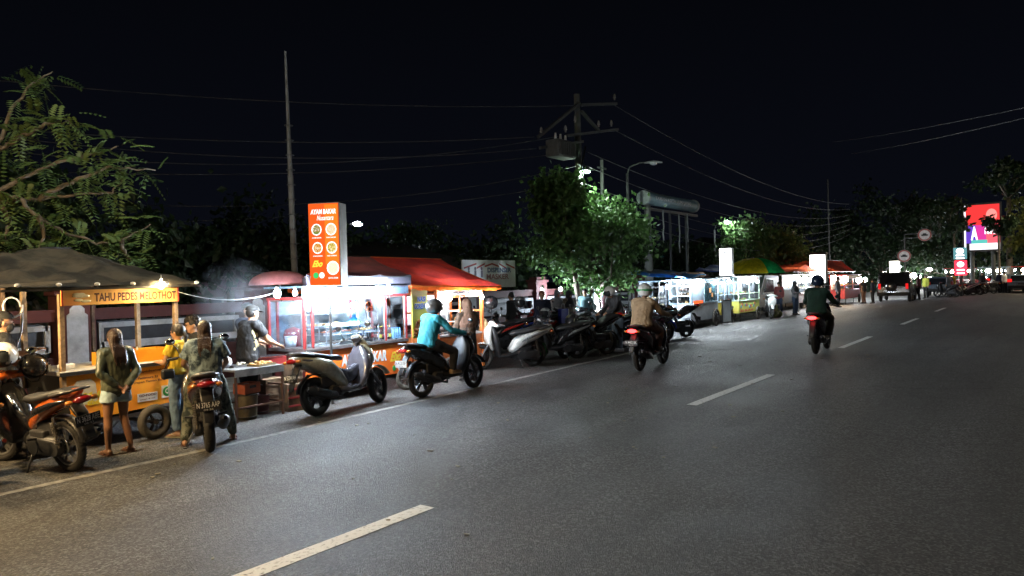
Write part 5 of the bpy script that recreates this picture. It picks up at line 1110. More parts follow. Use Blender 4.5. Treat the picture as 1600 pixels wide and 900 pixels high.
# people behind the bikes
crowd = [((848, 505), 1.62, navy, ddenim, 'man with reddish hair in a navy jacket behind the parked row', M('reddish_hair', (.16, .05, .025), .5), 200, None, 11.4), ((890, 500), 1.58, clothm('pattern_blouse', (.35, .28, .2), col2=(.08, .06, .05), scale=14), blackc, 'woman in a beige patterned blouse and dark headscarf behind the teal helmet', None, 250, clothm('black_scarf', (.03, .03, .035)), 11.9),
         ((872, 500), 1.6, pwhite and clothm('white_cloth', (.5, .5, .5)), ddenim, 'person in a white top and grey headscarf, beside the patterned blouse', None, 230, clothm('grey_scarf', (.25, .26, .28)), 12.2), ((915, 495), 1.6, clothm('pale_teal_cloth', (.2, .35, .38)), ddenim, 'person in a pale teal shirt under the white upright banner', None, 200, None, 12.2), ((950, 490), 1.62, clothm('rose_cloth', (.35, .18, .2)), ddenim, 'person in a rose top behind the white helmet', None, 260, clothm('white_scarf', (.5, .48, .48)), 12.2),
         ((800, 500), 1.6, blackc, blackc, 'dim figure in black in front of the white gate slot', None, 90, None, 12.4)]
for (px, py), h, sh, pa, lb, hm_, a_, hj, Y in crowd:
    x = AT(px, py, Y).x; person(lb, (x, Y), R(a_), h, shirt=sh, sleeve=1.8, pants=pa, hairm=hm_, hijab=hj, vox=.018, hands=False, group='people waiting behind the parked row')
t = thing('tote_bag', 'royal blue bag with white edge held behind the parked row', 'bag', AT(880, 492, 11.5)); MB().box((0, 0, -.03), (.42, .12, .42), bv=.03).build('bag_body', M('royal_blue_cloth', (.03, .04, .35), .7), t); MB().box((.20, -.065, -.03), (.04, .01, .4)).build('edge_stripe', white_p, t); MB().tube([(-.1, 0, .18), (-.06, 0, .32), (.06, 0, .32), (.1, 0, .18)], .01).build('strap', white_p, t)
def flag(label, px, py0, py1, Y, wd, m, m2=None):
    a = AT(px, py0, Y); b_ = AT(px, py1, Y); t = thing('upright_banner', label, 'banner', (a.x, Y, 0), R(10), 'upright banners behind the parked row')
    pn = MB().box((0, 0, (a.z+b_.z)/2), (wd, .012, a.z-b_.z)).build('cloth', m, t); MB().cyl((-wd/2, .02, 0), (-wd/2, .02, a.z+.04), .014).build('pole', steel, t)
    MB().box((0, -.009, b_.z+(a.z-b_.z)*.6), (wd*.6, .004, (a.z-b_.z)*.16)).ell((0, -.009, b_.z+(a.z-b_.z)*.83), (wd*.2, .003, wd*.2)).build('banner_print', m2 or M('navy_lettering', (.03, .08, .25), .5), pn)
flag('tall white upright banner lit brightly behind the parked row', 930, 438, 482, 12.7, .26, M('lit_white_cloth', (.8, .82, .85), .6)); flag('dark blue upright banner left of the white one', 914, 442, 465, 12.9, .34, M('dark_blue_cloth', (.05, .07, .18), .6), white_p); flag('narrow pink and white upright banner right of the tall white one', 941, 440, 480, 12.9, .16, M('pink_white_cloth', (.6, .45, .48), .6), M('menu_red', (.5, .12, .1), .5))
bulb('white bulb above the upright banners', AT(945, 500, 12.4)+V(0, 0, .55), r=.065, group='bulbs behind the parked row')
# moving riders
rm = G(1000, 579)
motorbike('motorbike', 'dark red scooter with a lit tail light ridden by the man in tan', rm, R(4), pmaroon, pblack, 'maxi', ('N 4482 BK', '06-25'), lean=0, tailon=9, lights=True, group='motorbikes riding on the road')
tanj = clothm('tan_jacket', (.36, .25, .15), var=.2)
person('rider in a loose tan jacket on the moving dark red scooter', rm[:2], R(4), 1.72, pose=RIDE, shirt=tanj, sleeve=2, pants=M('brown_trousers', (.14, .07, .05), .8), hair='none', jacket=True, build=1.15, vox=.013)
helmet('white helmet with a green back worn by the rider in tan', rm+V(.35, .02, 1.64), R(4), pwhite, group='helmets worn by riders', col2=M('green_shell', (.03, .30, .08), .3, coat=.5), r=.15)
rn = G(1275, 553)
motorbike('motorbike', 'dark scooter with a glowing tail light riding by the centre line', rn, R(3), pmaroon, pblack, 'maxi', None, lean=0, tailon=9, lights=True, group='motorbikes riding on the road', sc=1.04)
dgreen = clothm('dark_green_jacket', (.015, .05, .035))
person('rider in a dark green jacket heading away by the centre line', rn[:2], R(3), 1.80, pose=RIDE, shirt=dgreen, sleeve=2, pants=M('khaki_trousers', (.12, .09, .05), .8), hair='none', jacket=True, build=1.1, vox=.014)
helmet('dark blue helmet worn by the rider in dark green', rn+V(.37, .02, 1.72), R(3), paintm('dark_blue_shell', (.015, .03, .07)), group='helmets worn by riders', r=.15)

bulb('added white bulb under the left side of the big tree, brightening the crowd', AT(876, 452, 12.9), r=.05, group='bulbs behind the parked row')  # added bulb, lifts the dim crowd behind the parked bikes
# ------------------------------------------------------------------ row of small carts further on
def glass_cart(label, x0, x1, Y, ztop, basem, framem, topm, signtxt=None, signm=None, txm=None, dp=.8, z0=.35, zc=.85, wheel_r=.28, goods=(), lit=True, awn=None, wheels=((1, -1),), nm='food_cart', goodm=None):
    t = thing(nm, label, 'food cart', ((x0+x1)/2, Y+dp/2, 0), 0, 'snack carts along the kerb'); hw = (x1-x0)/2; hd = dp/2
    MB().box((0, 0, (z0+zc)/2), (2*hw, dp, zc-z0), bv=.01).build('body', basem, t)
    MB().box((0, 0, zc+.015), (2*hw+.06, dp+.06, .03)).build('worktop', framem, t)
    w = MB()
    for x in (-hw, 0, hw):
        for y in (-hd, hd): w.box((x, y, (zc+ztop)/2), (.045, .045, ztop-zc))
    for z in (zc+.3, ztop-.2): w.box((0, -hd, z), (2*hw, .03, .03)).box((-hw, 0, z), (.03, dp, .03)).box((hw, 0, z), (.03, dp, .03))
    w.build('frame', framem, t)
    MB().box((0, 0, ztop+.02), (2*hw+.2, dp+.25, .05), bv=.01).build('roof', topm, t)
    MB().box((-hw/2, -hd-.0, (zc+ztop)/2-.05), (hw*.92, .005, ztop-zc-.2)).build('pane', g_, t); MB().box((hw/2, -hd-.0, (zc+ztop)/2-.05), (hw*.92, .005, ztop-zc-.2)).build('pane', g_, t)
    MB().box((0, hd, (zc+ztop)/2), (2*hw, .01, ztop-zc)).build('back_panel', M('pale_cart_back', (.42, .48, .52), .6, var=.4, scale=7), t)
    MB().box((0, .05, zc+.28), (2*hw-.1, dp*.6, .012)).build('shelf', framem, t)
    w = MB()
    for k in range(34): w.ell((random.uniform(-hw*.9, hw*.9), random.uniform(-hd*.6, hd*.5), zc+random.choice((.05, .33))), (random.uniform(.03, .07),)*3, seg=8, rings=5)
    w.build('goods', goodm or M('mixed_goods', (.5, .3, .15), .5, col2=(.12, .16, .05), scale=9, mask=(.42, .58)), t)
    if signtxt:
        sp = MB().box((0, -hd-.03, ztop-.09), (2*hw, .012, .19)).build('name_board', signm, t); text(signtxt, -hw*.8, hw*.8, ztop-.14, ztop-.04, -hd-.038, txm, sp, fat=.03)
    for sx_, sy in wheels: cart_wheel(t, (sx_*hw*.72, sy*(hd+.06), wheel_r), wheel_r, tr=.032, spokes=10, rim=cast)
    w = MB(); w.bar((hw*.72, -hd-.06, wheel_r), (hw*.72, hd, wheel_r), .03)
    for y in (-hd+.05, hd-.05): w.bar((-hw*.8, y, z0), (-hw*.8, y, 0), .04)
    w.build('axle_and_props', cast, t)
    return t
alu = M('dull_aluminium', (.36, .39, .42), .38, .55, var=.2, scale=3); alub = M('pale_blue_aluminium', (.30, .40, .48), .4, .4, var=.2)
xa = AT(1040, 470, 11.3).x
c = glass_cart('narrow glass cart under the blue tarp, nearest of the snack carts', AT(1030, 470, 11.3).x, AT(1052, 470, 11.3).x, 11.3, 1.75, M('dark_cart_base', (.05, .06, .07), .5), dsteel, alub)
def hanging_rack():
    a = AT(1068, 480, 10.9)
    t = thing('sachet_rack', 'white panel hung with rows of dark sachets and small bags between the two carts', 'display rack', (a.x, 10.9, 0)); MB().box((0, 0, 1.25), (1.05, .03, .95)).box((0, 0, .45), (1.05, .03, .62)).build('panel', alu, t)
    w = MB(); m2 = MB()
    for r_ in range(5):
        for k in range(8): (w if (r_+k) % 3 else m2).ell((-.38+k*.11+random.uniform(-.01, .01), -.05, 1.6-r_*.16), (.04, .025, .062), seg=8, rings=6)
    w.build('sachets', M('brown_sachet', (.07, .04, .03), .4), t); m2.build('pale_sachets', M('pale_sachet', (.4, .35, .35), .4), t); MB().bar((-.5, 0, 0), (-.5, 0, 1.75), .04).bar((.5, 0, 0), (.5, 0, 1.75), .04).build('post', steel, t)
hanging_rack()
a0, a1 = AT(1079, 470, 10.4).x, AT(1122, 470, 10.4).x
c = glass_cart('dull aluminium cart with a dark glass hatch and bicycle wheel', a0, a1, 10.4, 1.78, alu, alub, alub, wheel_r=.33, zc=.92, z0=.30)
hw = (a1-a0)/2
MB().box((-hw*.52, -.415, 1.35), (hw*.85, .02, .80)).build('door_panel', alub, c); dp_ = MB().box((hw*.35, -.42, 1.32), (hw*.75, .02, .70)).build('hatch_glass', M('dark_hatch', (.03, .07, .085), .12), c)
MB().box((hw*.35, -.435, 1.38), (.18, .01, .18)).box((hw*.5, -.435, 1.2), (.15, .01, .16)).build('orange_sticker', M('sticker_orange', (.7, .25, .03), .5), dp_)
MB().box((-hw*.55, -.44, .98), (hw*.6, .05, .10), bv=.01).build('red_panel', EM('glowing_red_panel', (1, .12, .03), 1.3), c)
t = thing('menu_panel', 'white leaning board at the right of the aluminium cart', 'board', (a1+.45, 10.25, 0), R(-8)); MB().box((0, 0, .52), (.68, .03, .82)).build('board', M('white_board', (.6, .65, .68), .5, var=.1), t); MB().box((0, -.02, .95), (.74, .03, .04)).box((.36, -.02, .5), (.04, .03, .94)).box((-.36, -.02, .5), (.04, .03, .94)).build('frame', black_pl, t)
def roof_tarp(label, pts, m, nm='tarpaulin'):
    c0 = sum((Vector(p) for p in pts), Vector())/len(pts); t = MB(); P = [Vector(p)-c0 for p in pts]
    t.sheet(lambda u, v: P[0].lerp(P[1], u).lerp(P[3].lerp(P[2], u), v)+Vector((0, 0, .05*noise.noise(Vector((u*6, v*4, 1)))-.1*v*(1-v)+.05*math.sin(u*9))), 24, 10); o = t.build(nm, m); o.location = c0; solid(o, .012); return tag(o, label, 'tarpaulin')
z = 1.93
roof_tarp('bright blue tarpaulin stretched over the nearest snack carts', [(AT(1025, 440, 11).x, 10.4, z-.03), (AT(1080, 440, 11).x, 10.4, z+.0), (AT(1080, 440, 11).x+.6, 12.2, z+.22), (AT(1025, 440, 11).x, 12.2, z+.16)], M('blue_tarp', (.04, .26, .60), .55, tr=.3, bump=.3))
roof_tarp('pale crumpled plastic sheet on top of the blue tarpaulin', [(AT(1023, 438, 11.6).x, 11., z+.07), (AT(1050, 438, 11.6).x, 11., z+.10), (AT(1050, 438, 11.6).x, 12.2, z+.24), (AT(1023, 438, 11.6).x, 12.2, z+.2)], M('pale_plastic', (.5, .55, .6), .4, tr=.3, bump=.4))
a = AT(1052, 431, 11.2); b_ = AT(1097, 430, 11.2); t = thing('rolled_mat', 'rolled orange brown mat lying on top of the cart roofs', 'rolled mat', a); d = b_-a; w = MB(); w.cyl((0, 0, 0), d, .11, .12, 14); w.build('roll', M('mat_tan', (.55, .32, .18), .7, bump=.3), t); MB().cyl(d*.2, d*.23, .125, .125, 14).cyl(d*.8, d*.83, .128, .128, 14).build('tie', black_pl, t)
c0, c1 = AT(1127, 470, 10.3).x, AT(1158, 470, 10.3).x
yel = M('yellow_cart_paint', (.62, .46, .05), .45, var=.25); grn = M('lime_cart_paint', (.50, .55, .12), .45, col2=(.55, .45, .08), scale=3); palef = M('pale_green_frame', (.45, .55, .42), .4)
c = glass_cart('yellow based snack cart with a blue cloth hanging on its side', c0, c1, 10.6, 1.80, yel, M('pale_blue_frame', (.42, .55, .65), .4), alub, wheel_r=.33)
MB().sheet(lambda u, v: (-.35+.9*u+.05*math.sin(v*3), -.47-.03*math.sin(u*14), .82-.42*v+.05*math.cos(u*5)), 18, 6).build('hanging_cloth', M('blue_grey_cloth', (.22, .30, .40), .8), c)
c = glass_cart('lime green drinks cart lettered JOMA with fruit pictures', AT(1158, 470, 10.2).x, AT(1190, 470, 10.2).x, 10.3, 1.84, grn, palef, M('pale_roof', (.5, .55, .55), .5), 'JOMARI', white_p, M('red_lettering', (.55, .03, .05), .5), wheel_r=.28, goodm=M('fruit_goods', (.55, .12, .08), .5, col2=(.15, .35, .05), scale=9, mask=(.42, .58)))
hw2 = (AT(1190, 470, 10.2).x-AT(1158, 470, 10.2).x)/2
for k, (m_, s_) in enumerate(((M('fruit_print_blue', (.05, .3, .5), .5), .08), (M('fruit_print_red', (.55, .08, .06), .5), .09), (M('fruit_print_green', (.06, .32, .05), .5), .07))):
    w = MB()
    for j in range(4): w.ell((-hw2*.8+hw2*1.6*(j+k*.3)/4, -.408, .62+.05*k+.05*math.sin(j*2+k)), (s_, .006, s_*.8), seg=12, rings=6)
    w.build('fruit_picture', m_, c)
text('ES BUAH', -hw2*.85, hw2*.3, .40, .50, -.41, M('red_lettering', (.55, .03, .05), .5), c, fat=.04)
def carlamp(lb, px, py, Y, r=.05): bulb(lb, AT(px, py, Y), r=r, group='bulbs of the snack cart row', drop=.06, m=EM('row_lamp_glass', (.84, .94, 1.), 1000.))
for lb, px, py, Y in (('bulb inside the narrow glass cart', 1042, 448, 11.0), ('bulb over the sachet rack', 1066, 440, 10.6), ('bright bulb at the corner of the aluminium cart', 1096, 440, 10.15), ('bulb over the right half of the aluminium cart', 1118, 440, 10.3), ('bulb over the yellow based cart', 1140, 440, 10.35), ('bulb in the middle of the JOMA cart', 1168, 441, 10.05), ('bulb at the right end of the JOMA cart', 1183, 440, 10.05)): carlamp(lb, px, py, Y)
# parasol yellow green
a, b_ = AT(1150, 429, 11.3), AT(1203, 426, 11.3); tp = AT(1168, 403, 11.3); R_ = (b_.x-a.x)/2*.66
um = thing('parasol', 'large yellow and green parasol over the snack carts', 'parasol', ((a.x+b_.x)/2, 11.3, 0)); pm = [M('parasol_yellow', (.85, .66, .03), .6, tr=.6), M('parasol_green', (.02, .60, .16), .6, tr=.6)]
zr = (a.z+b_.z)/2; w0 = [MB(), MB()]
for k in range(8):
    mb = w0[0 if k in (2, 3, 4) else 1]
    def f(u, v, k=k):
        an = 2*math.pi*(k+u)/8; rr_ = R_*v*(1-.04*math.sin(u*math.pi)); hh = (tp.z-zr)*(1-v**2.6)
        return (rr_*math.cos(an), rr_*math.sin(an)*.9, zr+hh)
    mb.sheet(f, 6, 8)
w0[0].build('yellow_panels', pm[0], um); w0[1].build('green_panels', pm[1], um); MB().cyl((0, 0, 0), (0, 0, tp.z+.05), .02).build('pole', steel, um); w = MB(); [w.bar((0, 0, tp.z-.3), (R_*.95*math.cos(k*math.pi/4), R_*.9*math.sin(k*math.pi/4), zr+.02), .012) for k in range(8)]; w.build('ribs', steel, um)
roof_tarp('small blue tarpaulin behind the yellow and green parasol', [(AT(1112, 430, 12.4).x, 12.0, 2.1), (AT(1140, 428, 12.4).x, 12.0, 2.2), (AT(1140, 428, 12.4).x, 13.2, 2.45), (AT(1112, 430, 12.4).x, 13.2, 2.2)], M('navy_tarp', (.03, .08, .35), .6, tr=.3))
lw = EM('backlit_sign_white', (.95, .98, 1.), 5.)
t, f, zc, h = lightbox('narrow white light box with small dark writing between the snack carts', 1133, 388, 431, 10.6, .50, .24, lw, white_p, R(-22))
text('M', -.06, .06, zc+h*.30, zc+h*.40, -.014, black_ink, f, fat=.02)
for k, ch in enumerate('ARTABAK'): text(ch, -.05, .05, zc+h*(.20-.10*k), zc+h*(.27-.10*k), -.014, black_ink, f, fat=.02)
t, f, zc, h = lightbox('tall blank white light box glowing above the middle carts', 1277, 398, 442, 10.4, .85, .3, EM('backlit_sign_blank', (.97, 1., 1.), 6.), white_p, R(-22))
MB().box((0, .15, zc+h/2+.07), (.95, .34, .12)).build('cap', black_pl, t)
t, f, zc, h = lightbox('small white light box glowing above the black car', 1397, 408, 428, 11., .8, .3, EM('backlit_sign_warm', (1, .95, .82), 6.), white_p, R(-22))
# three wheeler cab
a, b_ = AT(1190, 470, 11.0), AT(1222, 470, 11.0)
tw = thing('three_wheeler', 'grey cargo three wheeler with a slanting windscreen behind the scooter', 'three wheeler', ((a.x+b_.x)/2, 11.7, 0)); hx = (b_.x-a.x)/2
w = MB(); w.prism([(-hx*.9, .35), (hx, .35), (hx, 1.85), (-hx*.35, 1.90), (-hx*.9, .95)], -.55, .55); w.build('cab', M('dull_grey_cab', (.16, .16, .15), .5, var=.3), tw)
MB().prism([(-hx*.60, 1.0), (hx*.55, 1.0), (hx*.50, 1.72), (-hx*.28, 1.75)], -.565, -.551).build('window_frame', M('pale_trim', (.45, .46, .45), .4), tw); MB().prism([(-hx*.50, 1.06), (hx*.48, 1.06), (hx*.43, 1.66), (-hx*.22, 1.69)], -.575, -.566).build('pane', M('dark_pane2', (.03, .05, .08), .1), tw)
MB().box((hx*2.6, 0, .62), (hx*3., 1.15, .45)).box((hx*2.6, -.57, .95), (hx*3., .03, .25)).build('cargo_bed', M('dark_bed', (.05, .05, .05), .6), tw)
cart_wheel(tw, (-hx*.5, -.3, .27), .27, tr=.06, spokes=8); cart_wheel(tw, (hx*3.4, -.62, .27), .27, tr=.06, spokes=8)
sc0 = G(1202, 497); motorbike('motorbike', 'white and black scooter facing the camera beside the coconuts', sc0+V(.75, .35, 0), R(205), pwhite, pblack, 'matic', None, steer=.2)
for k, (dx, dy, dz) in enumerate(((0, 0, 0), (.24, .05, 0), (.48, -.02, 0), (.12, .22, 0), (.36, .22, 0), (.10, .10, .19), (.35, .10, .19), (.58, .16, .0), (.22, .1, .37))):
    p = G(1213, 496); r_ = .135
    t = thing('coconut', 'green young coconut in the heap beside the scooter, '+['bottom left', 'bottom, second along', 'bottom, third along', 'back row left', 'back row right', 'upper left', 'upper right', 'far right end', 'topmost'][k], 'coconut', (p.x+dx*1.15, p.y+dy+.05, r_+dz), random.uniform(0, 3), 'coconuts heaped at the kerb'); t.rotation_euler = (random.uniform(-.5, .5), random.uniform(-.5, .5), 0)
    MB().ell((0, 0, 0), (r_, r_, r_*1.12), seg=14, rings=10).build('husk', M('green_husk', (.28, .30, .10), .5, var=.3), t); MB().cyl((0, 0, r_*1.05), (0, 0, r_*1.22), .03, .02, 8).build('stem', oldwood, t)
def fperson(lb, px, py, az_, h, sh, pa, hj=None, dy=0., **k):
    g0 = G(px, py); person(lb, (g0.x, g0.y+dy), R(az_), h, shirt=sh, sleeve=k.pop('sleeve', 1.8), pants=pa, hijab=hj, vox=.026, hands=False, face=False, group='people along the far stalls', **k)
greyc = clothm('grey_cloth', (.14, .14, .15)); whitec = clothm('white_cloth', (.5, .5, .5)); redc = clothm('dull_red_cloth', (.25, .06, .06)); khaki = clothm('khaki_cloth', (.26, .19, .11))
fperson('person in a dark shawl and blue jeans standing by the coconuts', 1243, 492, 250, 1.57, greyc, ddenim, clothm('black_scarf', (.03, .03, .035)), pose=dict(hal=(.26, .05, 1.06), har=(.26, -.05, 1.06), ell=(.06, .22, 1.1), elr=(.06, -.22, 1.1)))
fperson('person in a dull red shirt at the door of the three wheeler', 1218, 491, 180, 1.55, redc, ddenim)
# rest of the row: tents, carts and people
rt = AT(1300, 416, 11.5)
tarp_roof('canopy', 'red and orange tent roof behind the blank light box', [(AT(1240, 430, 10.2).x, 10.2, 2.05), (AT(1336, 432, 10.2).x, 10.2, 2.0), (AT(1336, 432, 10.2).x, 13.3, 2.0), (AT(1240, 430, 10.2).x, 13.3, 2.05)], [(AT(1268, 418, 11.7).x, 11.7, 2.75), (AT(1310, 418, 11.7).x+1, 11.7, 2.75)], M('orange_red_tarp', (.62, .12, .03), .6, col2=(.42, .04, .03), scale=.5, tr=.5, bump=.3), poles=[(AT(1336, 432, 10.2).x-.1, 10.3, 2.0), (AT(1250, 430, 10.2).x, 10.3, 2.0)], polem=steel)
c = glass_cart('white lit cart under the red tent, left of the green jacket rider', AT(1247, 470, 10.9).x, AT(1272, 470, 10.9).x, 10.9, 1.85, white_p, white_p, white_p)
c = glass_cart('pale cart hidden behind the rider in dark green', AT(1278, 470, 11.2).x, AT(1300, 470, 11.2).x, 11.2, 1.85, alub, white_p, alub)
c = glass_cart('red painted cart with orange lettering right of the red tent', AT(1320, 460, 9.9).x, AT(1344, 460, 9.9).x, 9.9, 1.75, M('cart_red', (.38, .03, .03), .45), redf, redf, 'BAKSO', M('sign_orange', (.7, .25, .05), .5), yellow_ink, goodm=f_gold)
for k, (px, py, Y, r_) in enumerate(((1258, 437, 10.8, .09), (1268, 437, 10.7, .07), (1250, 437, 10.7, .06), (1303, 434, 10.5, .09), (1321, 436, 9.6, .09), (1342, 437, 10.0, .11), (1352, 437, 11.0, .08), (1384, 430, 11., .08), (1413, 432, 10.9, .10), (1428, 431, 10.9, .14), (1436, 432, 10.6, .1), (1474, 434, 10.5, .1), (1396, 432, 10.9, .07))):
    bulb('glaring far stall bulb, '+['above the white lit cart', 'right end of the white lit cart', 'left end of the white lit cart', 'under the orange tent corner', 'at the left of the red painted cart', 'at the right of the red painted cart', 'left of the black car', 'over the black car roof, left', 'beside the round sign pole', 'above the green vest attendant', 'right of the green vest attendant', 'over the parked pickup', 'over the black car roof, centre'][k], AT(px, py, Y), r=r_*1.7, group='bulbs of the far stalls', m=EM('far_warm_lamp' if k in (3, 4) else 'far_lamp_glass', (1, .78, .5) if k in (3, 4) else (.9, .96, 1.), 170.))
fperson('man in a black print T-shirt and brown trousers left of the black car', 1350, 474, 60, 1.5, blackc, M('brown_trousers', (.14, .07, .05), .8), sleeve=.6); fperson('man in a navy jacket standing against the left rear of the black car', 1364, 474, 80, 1.5, navy, blackc)
ga = G(1424, 470); fperson('parking attendant in a green vest with a white stripe and khaki trousers', 1424, 470, 60, 1.6, clothm('vest_green', (.02, .22, .10)), khaki, sleeve=.6)
st = thing('safety_stripe', 'x', 'x'); bpy.data.objects.remove(st)
pa_ = [o for o in COL.objects if o.get('label', '').startswith('parking attendant')][0]; MB().torus((-.01, 0, 1.14), .17, .018, 'Z', seg=18, ms=5, wide=1.6).build('reflective_stripe', EM('stripe_glow_white', (.9, 1, .95), .8), pa_)  # stripe emits a faint glow that imitates reflected lamplight
fperson('man in a bright yellow green jacket by the parked pickup', 1447, 466, 150, 1.62, clothm('lime_jacket', (.40, .42, .05)), blackc); fperson('person in dark red behind the green vest attendant', 1436, 468, 90, 1.68, redc, blackc)
for k, (px, py, c_, lb) in enumerate(((1482, 464, greyc, 'small far figure in grey right of the pickup'), (1490, 463, mustard, 'small far figure in orange right of the pickup'), (1535, 459, blackc, 'small far figure in black beyond the bikes'), (1563, 458, navy, 'small far figure in navy near the right tail lights'), (1570, 458, whitec, 'small far figure in white near the right tail lights'), (1310, 480, greyc, 'person in grey just right of the dark green rider'))): fperson(lb, px, py, 70+k*40, 1.68, c_, blackc)
for k in range(9):
    px = 1494+k*9.5+random.uniform(-4, 4); py = 463.5-k*.7+random.uniform(-1.2, .6)
    g0 = G(px, py); motorbike('motorbike', 'far parked motorbike, '+['first', 'second', 'third', 'fourth', 'fifth', 'sixth', 'seventh', 'eighth', 'ninth', 'tenth', 'eleventh', 'twelfth', 'last'][k]+' of the distant line on the right', g0, random.uniform(.9, 2.2), random.choice([pblack, pgrey, psilver, pwhite]), pblack, 'matic', None, group='far line of parked motorbikes', mirrors=False, lights=(k % 4 == 1))
# cars
def car(label, loc, rz, body, h=1.8, w_=1.8, L_=4.4, tail=2., suv=True, head=False, nm='parked_car', group=None):
    t = thing(nm, label, 'car', (loc[0], loc[1], 0), rz, group); glm = M('car_glass', (.012, .014, .018), .06, coat=1)
    pr = [(0, .38), (.02, .95), (.18, h*.58), (.42, h*.97), (.9, h), (2.3, h*.99), (2.9, h*.62), (L_-.1, h*.52), (L_, .75), (L_-.02, .35)] if suv else [(0, .38), (.0, .9), (.55, .98), (1.1, 1.42), (2.4, 1.44), (3.1, .98), (L_-.1, .85), (L_, .6), (L_-.02, .35)]
    bm = bmesh.new(); n = len(pr); W2 = w_/2; rings = []
    for y, k in ((-W2, .0), (-W2+.08, 1), (W2-.08, 1), (W2, 0.)):
        ring = []
        for (x, z) in pr: ring.append(bm.verts.new((x if k else x*.96+.06, y*(1-.10*max(0, (z-.9)/h)), z-(0 if k else .03)+(0.0))))
        rings.append(ring)
    for a_, b2 in zip(rings[:-1], rings[1:]):
        for i in range(n): bm.faces.new((a_[i], a_[(i+1) % n], b2[(i+1) % n], b2[i]))
    bm.faces.new(rings[0][::-1]); bm.faces.new(rings[-1]); bmesh.ops.recalc_face_normals(bm, faces=bm.faces[:]); bmesh.ops.bevel(bm, geom=bm.edges[:], offset=.03, segments=2, affect='EDGES')
    me = bpy.data.meshes.new('body'); bm.to_mesh(me); bm.free(); put('body', me, body, t)
    MB().add([(.20, -W2*.78, h*.62), (.20, W2*.78, h*.62), (.40, W2*.72, h*.92), (.40, -W2*.72, h*.92)], [(0, 1, 2, 3)]).build('rear_window', glm, t).location = (-.035, 0, 0)
    for s in (-1, 1):
        MB().quad((.6, s*W2*.955, h*.60), (2.6, s*W2*.955, h*.60), (2.25, s*W2*.925, h*.92), (.7, s*W2*.925, h*.92)).build('side_window', glm, t).location = (0, s*.02, 0)
        MB().box((-.02, s*(W2-.16), .98), (.06, .14 if suv else .3, .34 if suv else .24), bv=.01).build('tail_light', EM('car_tail_lamp', (1, .02, .02), tail) if tail else tail_red, t)
        for x in (.85, L_-.85):
            wo = MB().cyl((0, -.1, 0), (0, .1, 0), .2, .2, 20).build('wheel', M('alloy_rim', (.10, .10, .105), .35, .7), t); wo.location = (x, s*(W2-.1), .34); MB().torus((0, 0, 0), .27, .08, seg=28, ms=10).build('tyre', rubber, wo)
        if head: MB().ell((L_, s*(W2-.25), .7), (.05, .16, .09)).build('headlight', EM('lit_head_lamp', (1, .97, .9), 12), t)
    MB().box((-.03, 0, .5), (.1, w_*.95, .22), bv=.03).build('bumper', rubber, t); MB().box((-.085, 0, .72), (.02, .42, .12)).build('number_plate', plate_bl, t)
    if suv: MB().bar((.7, -W2*.7, h+.05), (2.2, -W2*.7, h+.05), .03).bar((.7, W2*.7, h+.05), (2.2, W2*.7, h+.05), .03).build('roof_rail', chrome, t); MB().ell((-.1, .1, .95), (.1, .3, .3)).build('spare_wheel_cover', pblack, t)
    return t
cc = G(1396, 472); car('black tall car parked at the kerb, seen from behind', (cc.x, cc.y, 0), R(2), pblack, h=1.85, w_=1.85, tail=.7)
pk = G(1468, 464); car('dark grey pickup like car just right of the lime jacket man', (pk.x, pk.y, 0), R(4), pgrey, suv=False, tail=0, h=1.45, w_=1.7)
for k, (px, py, s) in enumerate(((1580, 457, 14), (1596, 458, 20), (1560, 455, 8))): g0 = G(px, py); car(['far car with red tail lights at the right edge of the road', 'car with bright red tail lights cut by the right photo edge', 'small far car with faint tail lights'][k], (g0.x, g0.y), R(1), pgrey, tail=s, suv=False, h=1.45, nm='distant_car', group='far cars on the road')
# ------------------------------------------------------------------ street lamps
def street_lamp(label, head, base=None, arm=(0, -1.2), strength=0., col=(.85, .93, 1.), r=.11, pole=True, group='street lamps', offlens=None):
    hx, hy, hz = head; ax, ay = arm; b_ = base or (hx-ax, hy-ay)
    t = thing('street_lamp', label, 'street lamp', (b_[0], b_[1], 0), 0, group); dx, dy = hx-b_[0], hy-b_[1]
    if pole:
        MB().cyl((0, 0, 0), (0, 0, hz-.35), .085, .05, 12).tube([(0, 0, hz-.4), (dx*.1, dy*.1, hz-.1), (dx*.5, dy*.5, hz+.05), (dx*.9, dy*.9, hz+.03)], .028).build('pole', M('galvanised_pole', (.10, .105, .105), .55, .4), t)
    a_ = math.atan2(dy, dx)
    MB().loft([(dx-.32*math.cos(a_), dy-.32*math.sin(a_), hz+.03), (dx, dy, hz+.06), (dx+.32*math.cos(a_), dy+.32*math.sin(a_), hz+.02)], [(.06, .03), (.13, .05), (.10, .03)], wdir=(-math.sin(a_), math.cos(a_), 0), seg=14).build('lamp_head', M('lamp_grey', (.3, .31, .32), .5), t)
    m = EM('street_lamp_lens_%g_%g' % (strength, col[2]), col, strength) if strength else lampglass
    MB().ell((dx, dy, hz+.0), (r*1.5, r, r*.6), seg=12, rings=8).build('lens', m, t)
    return t
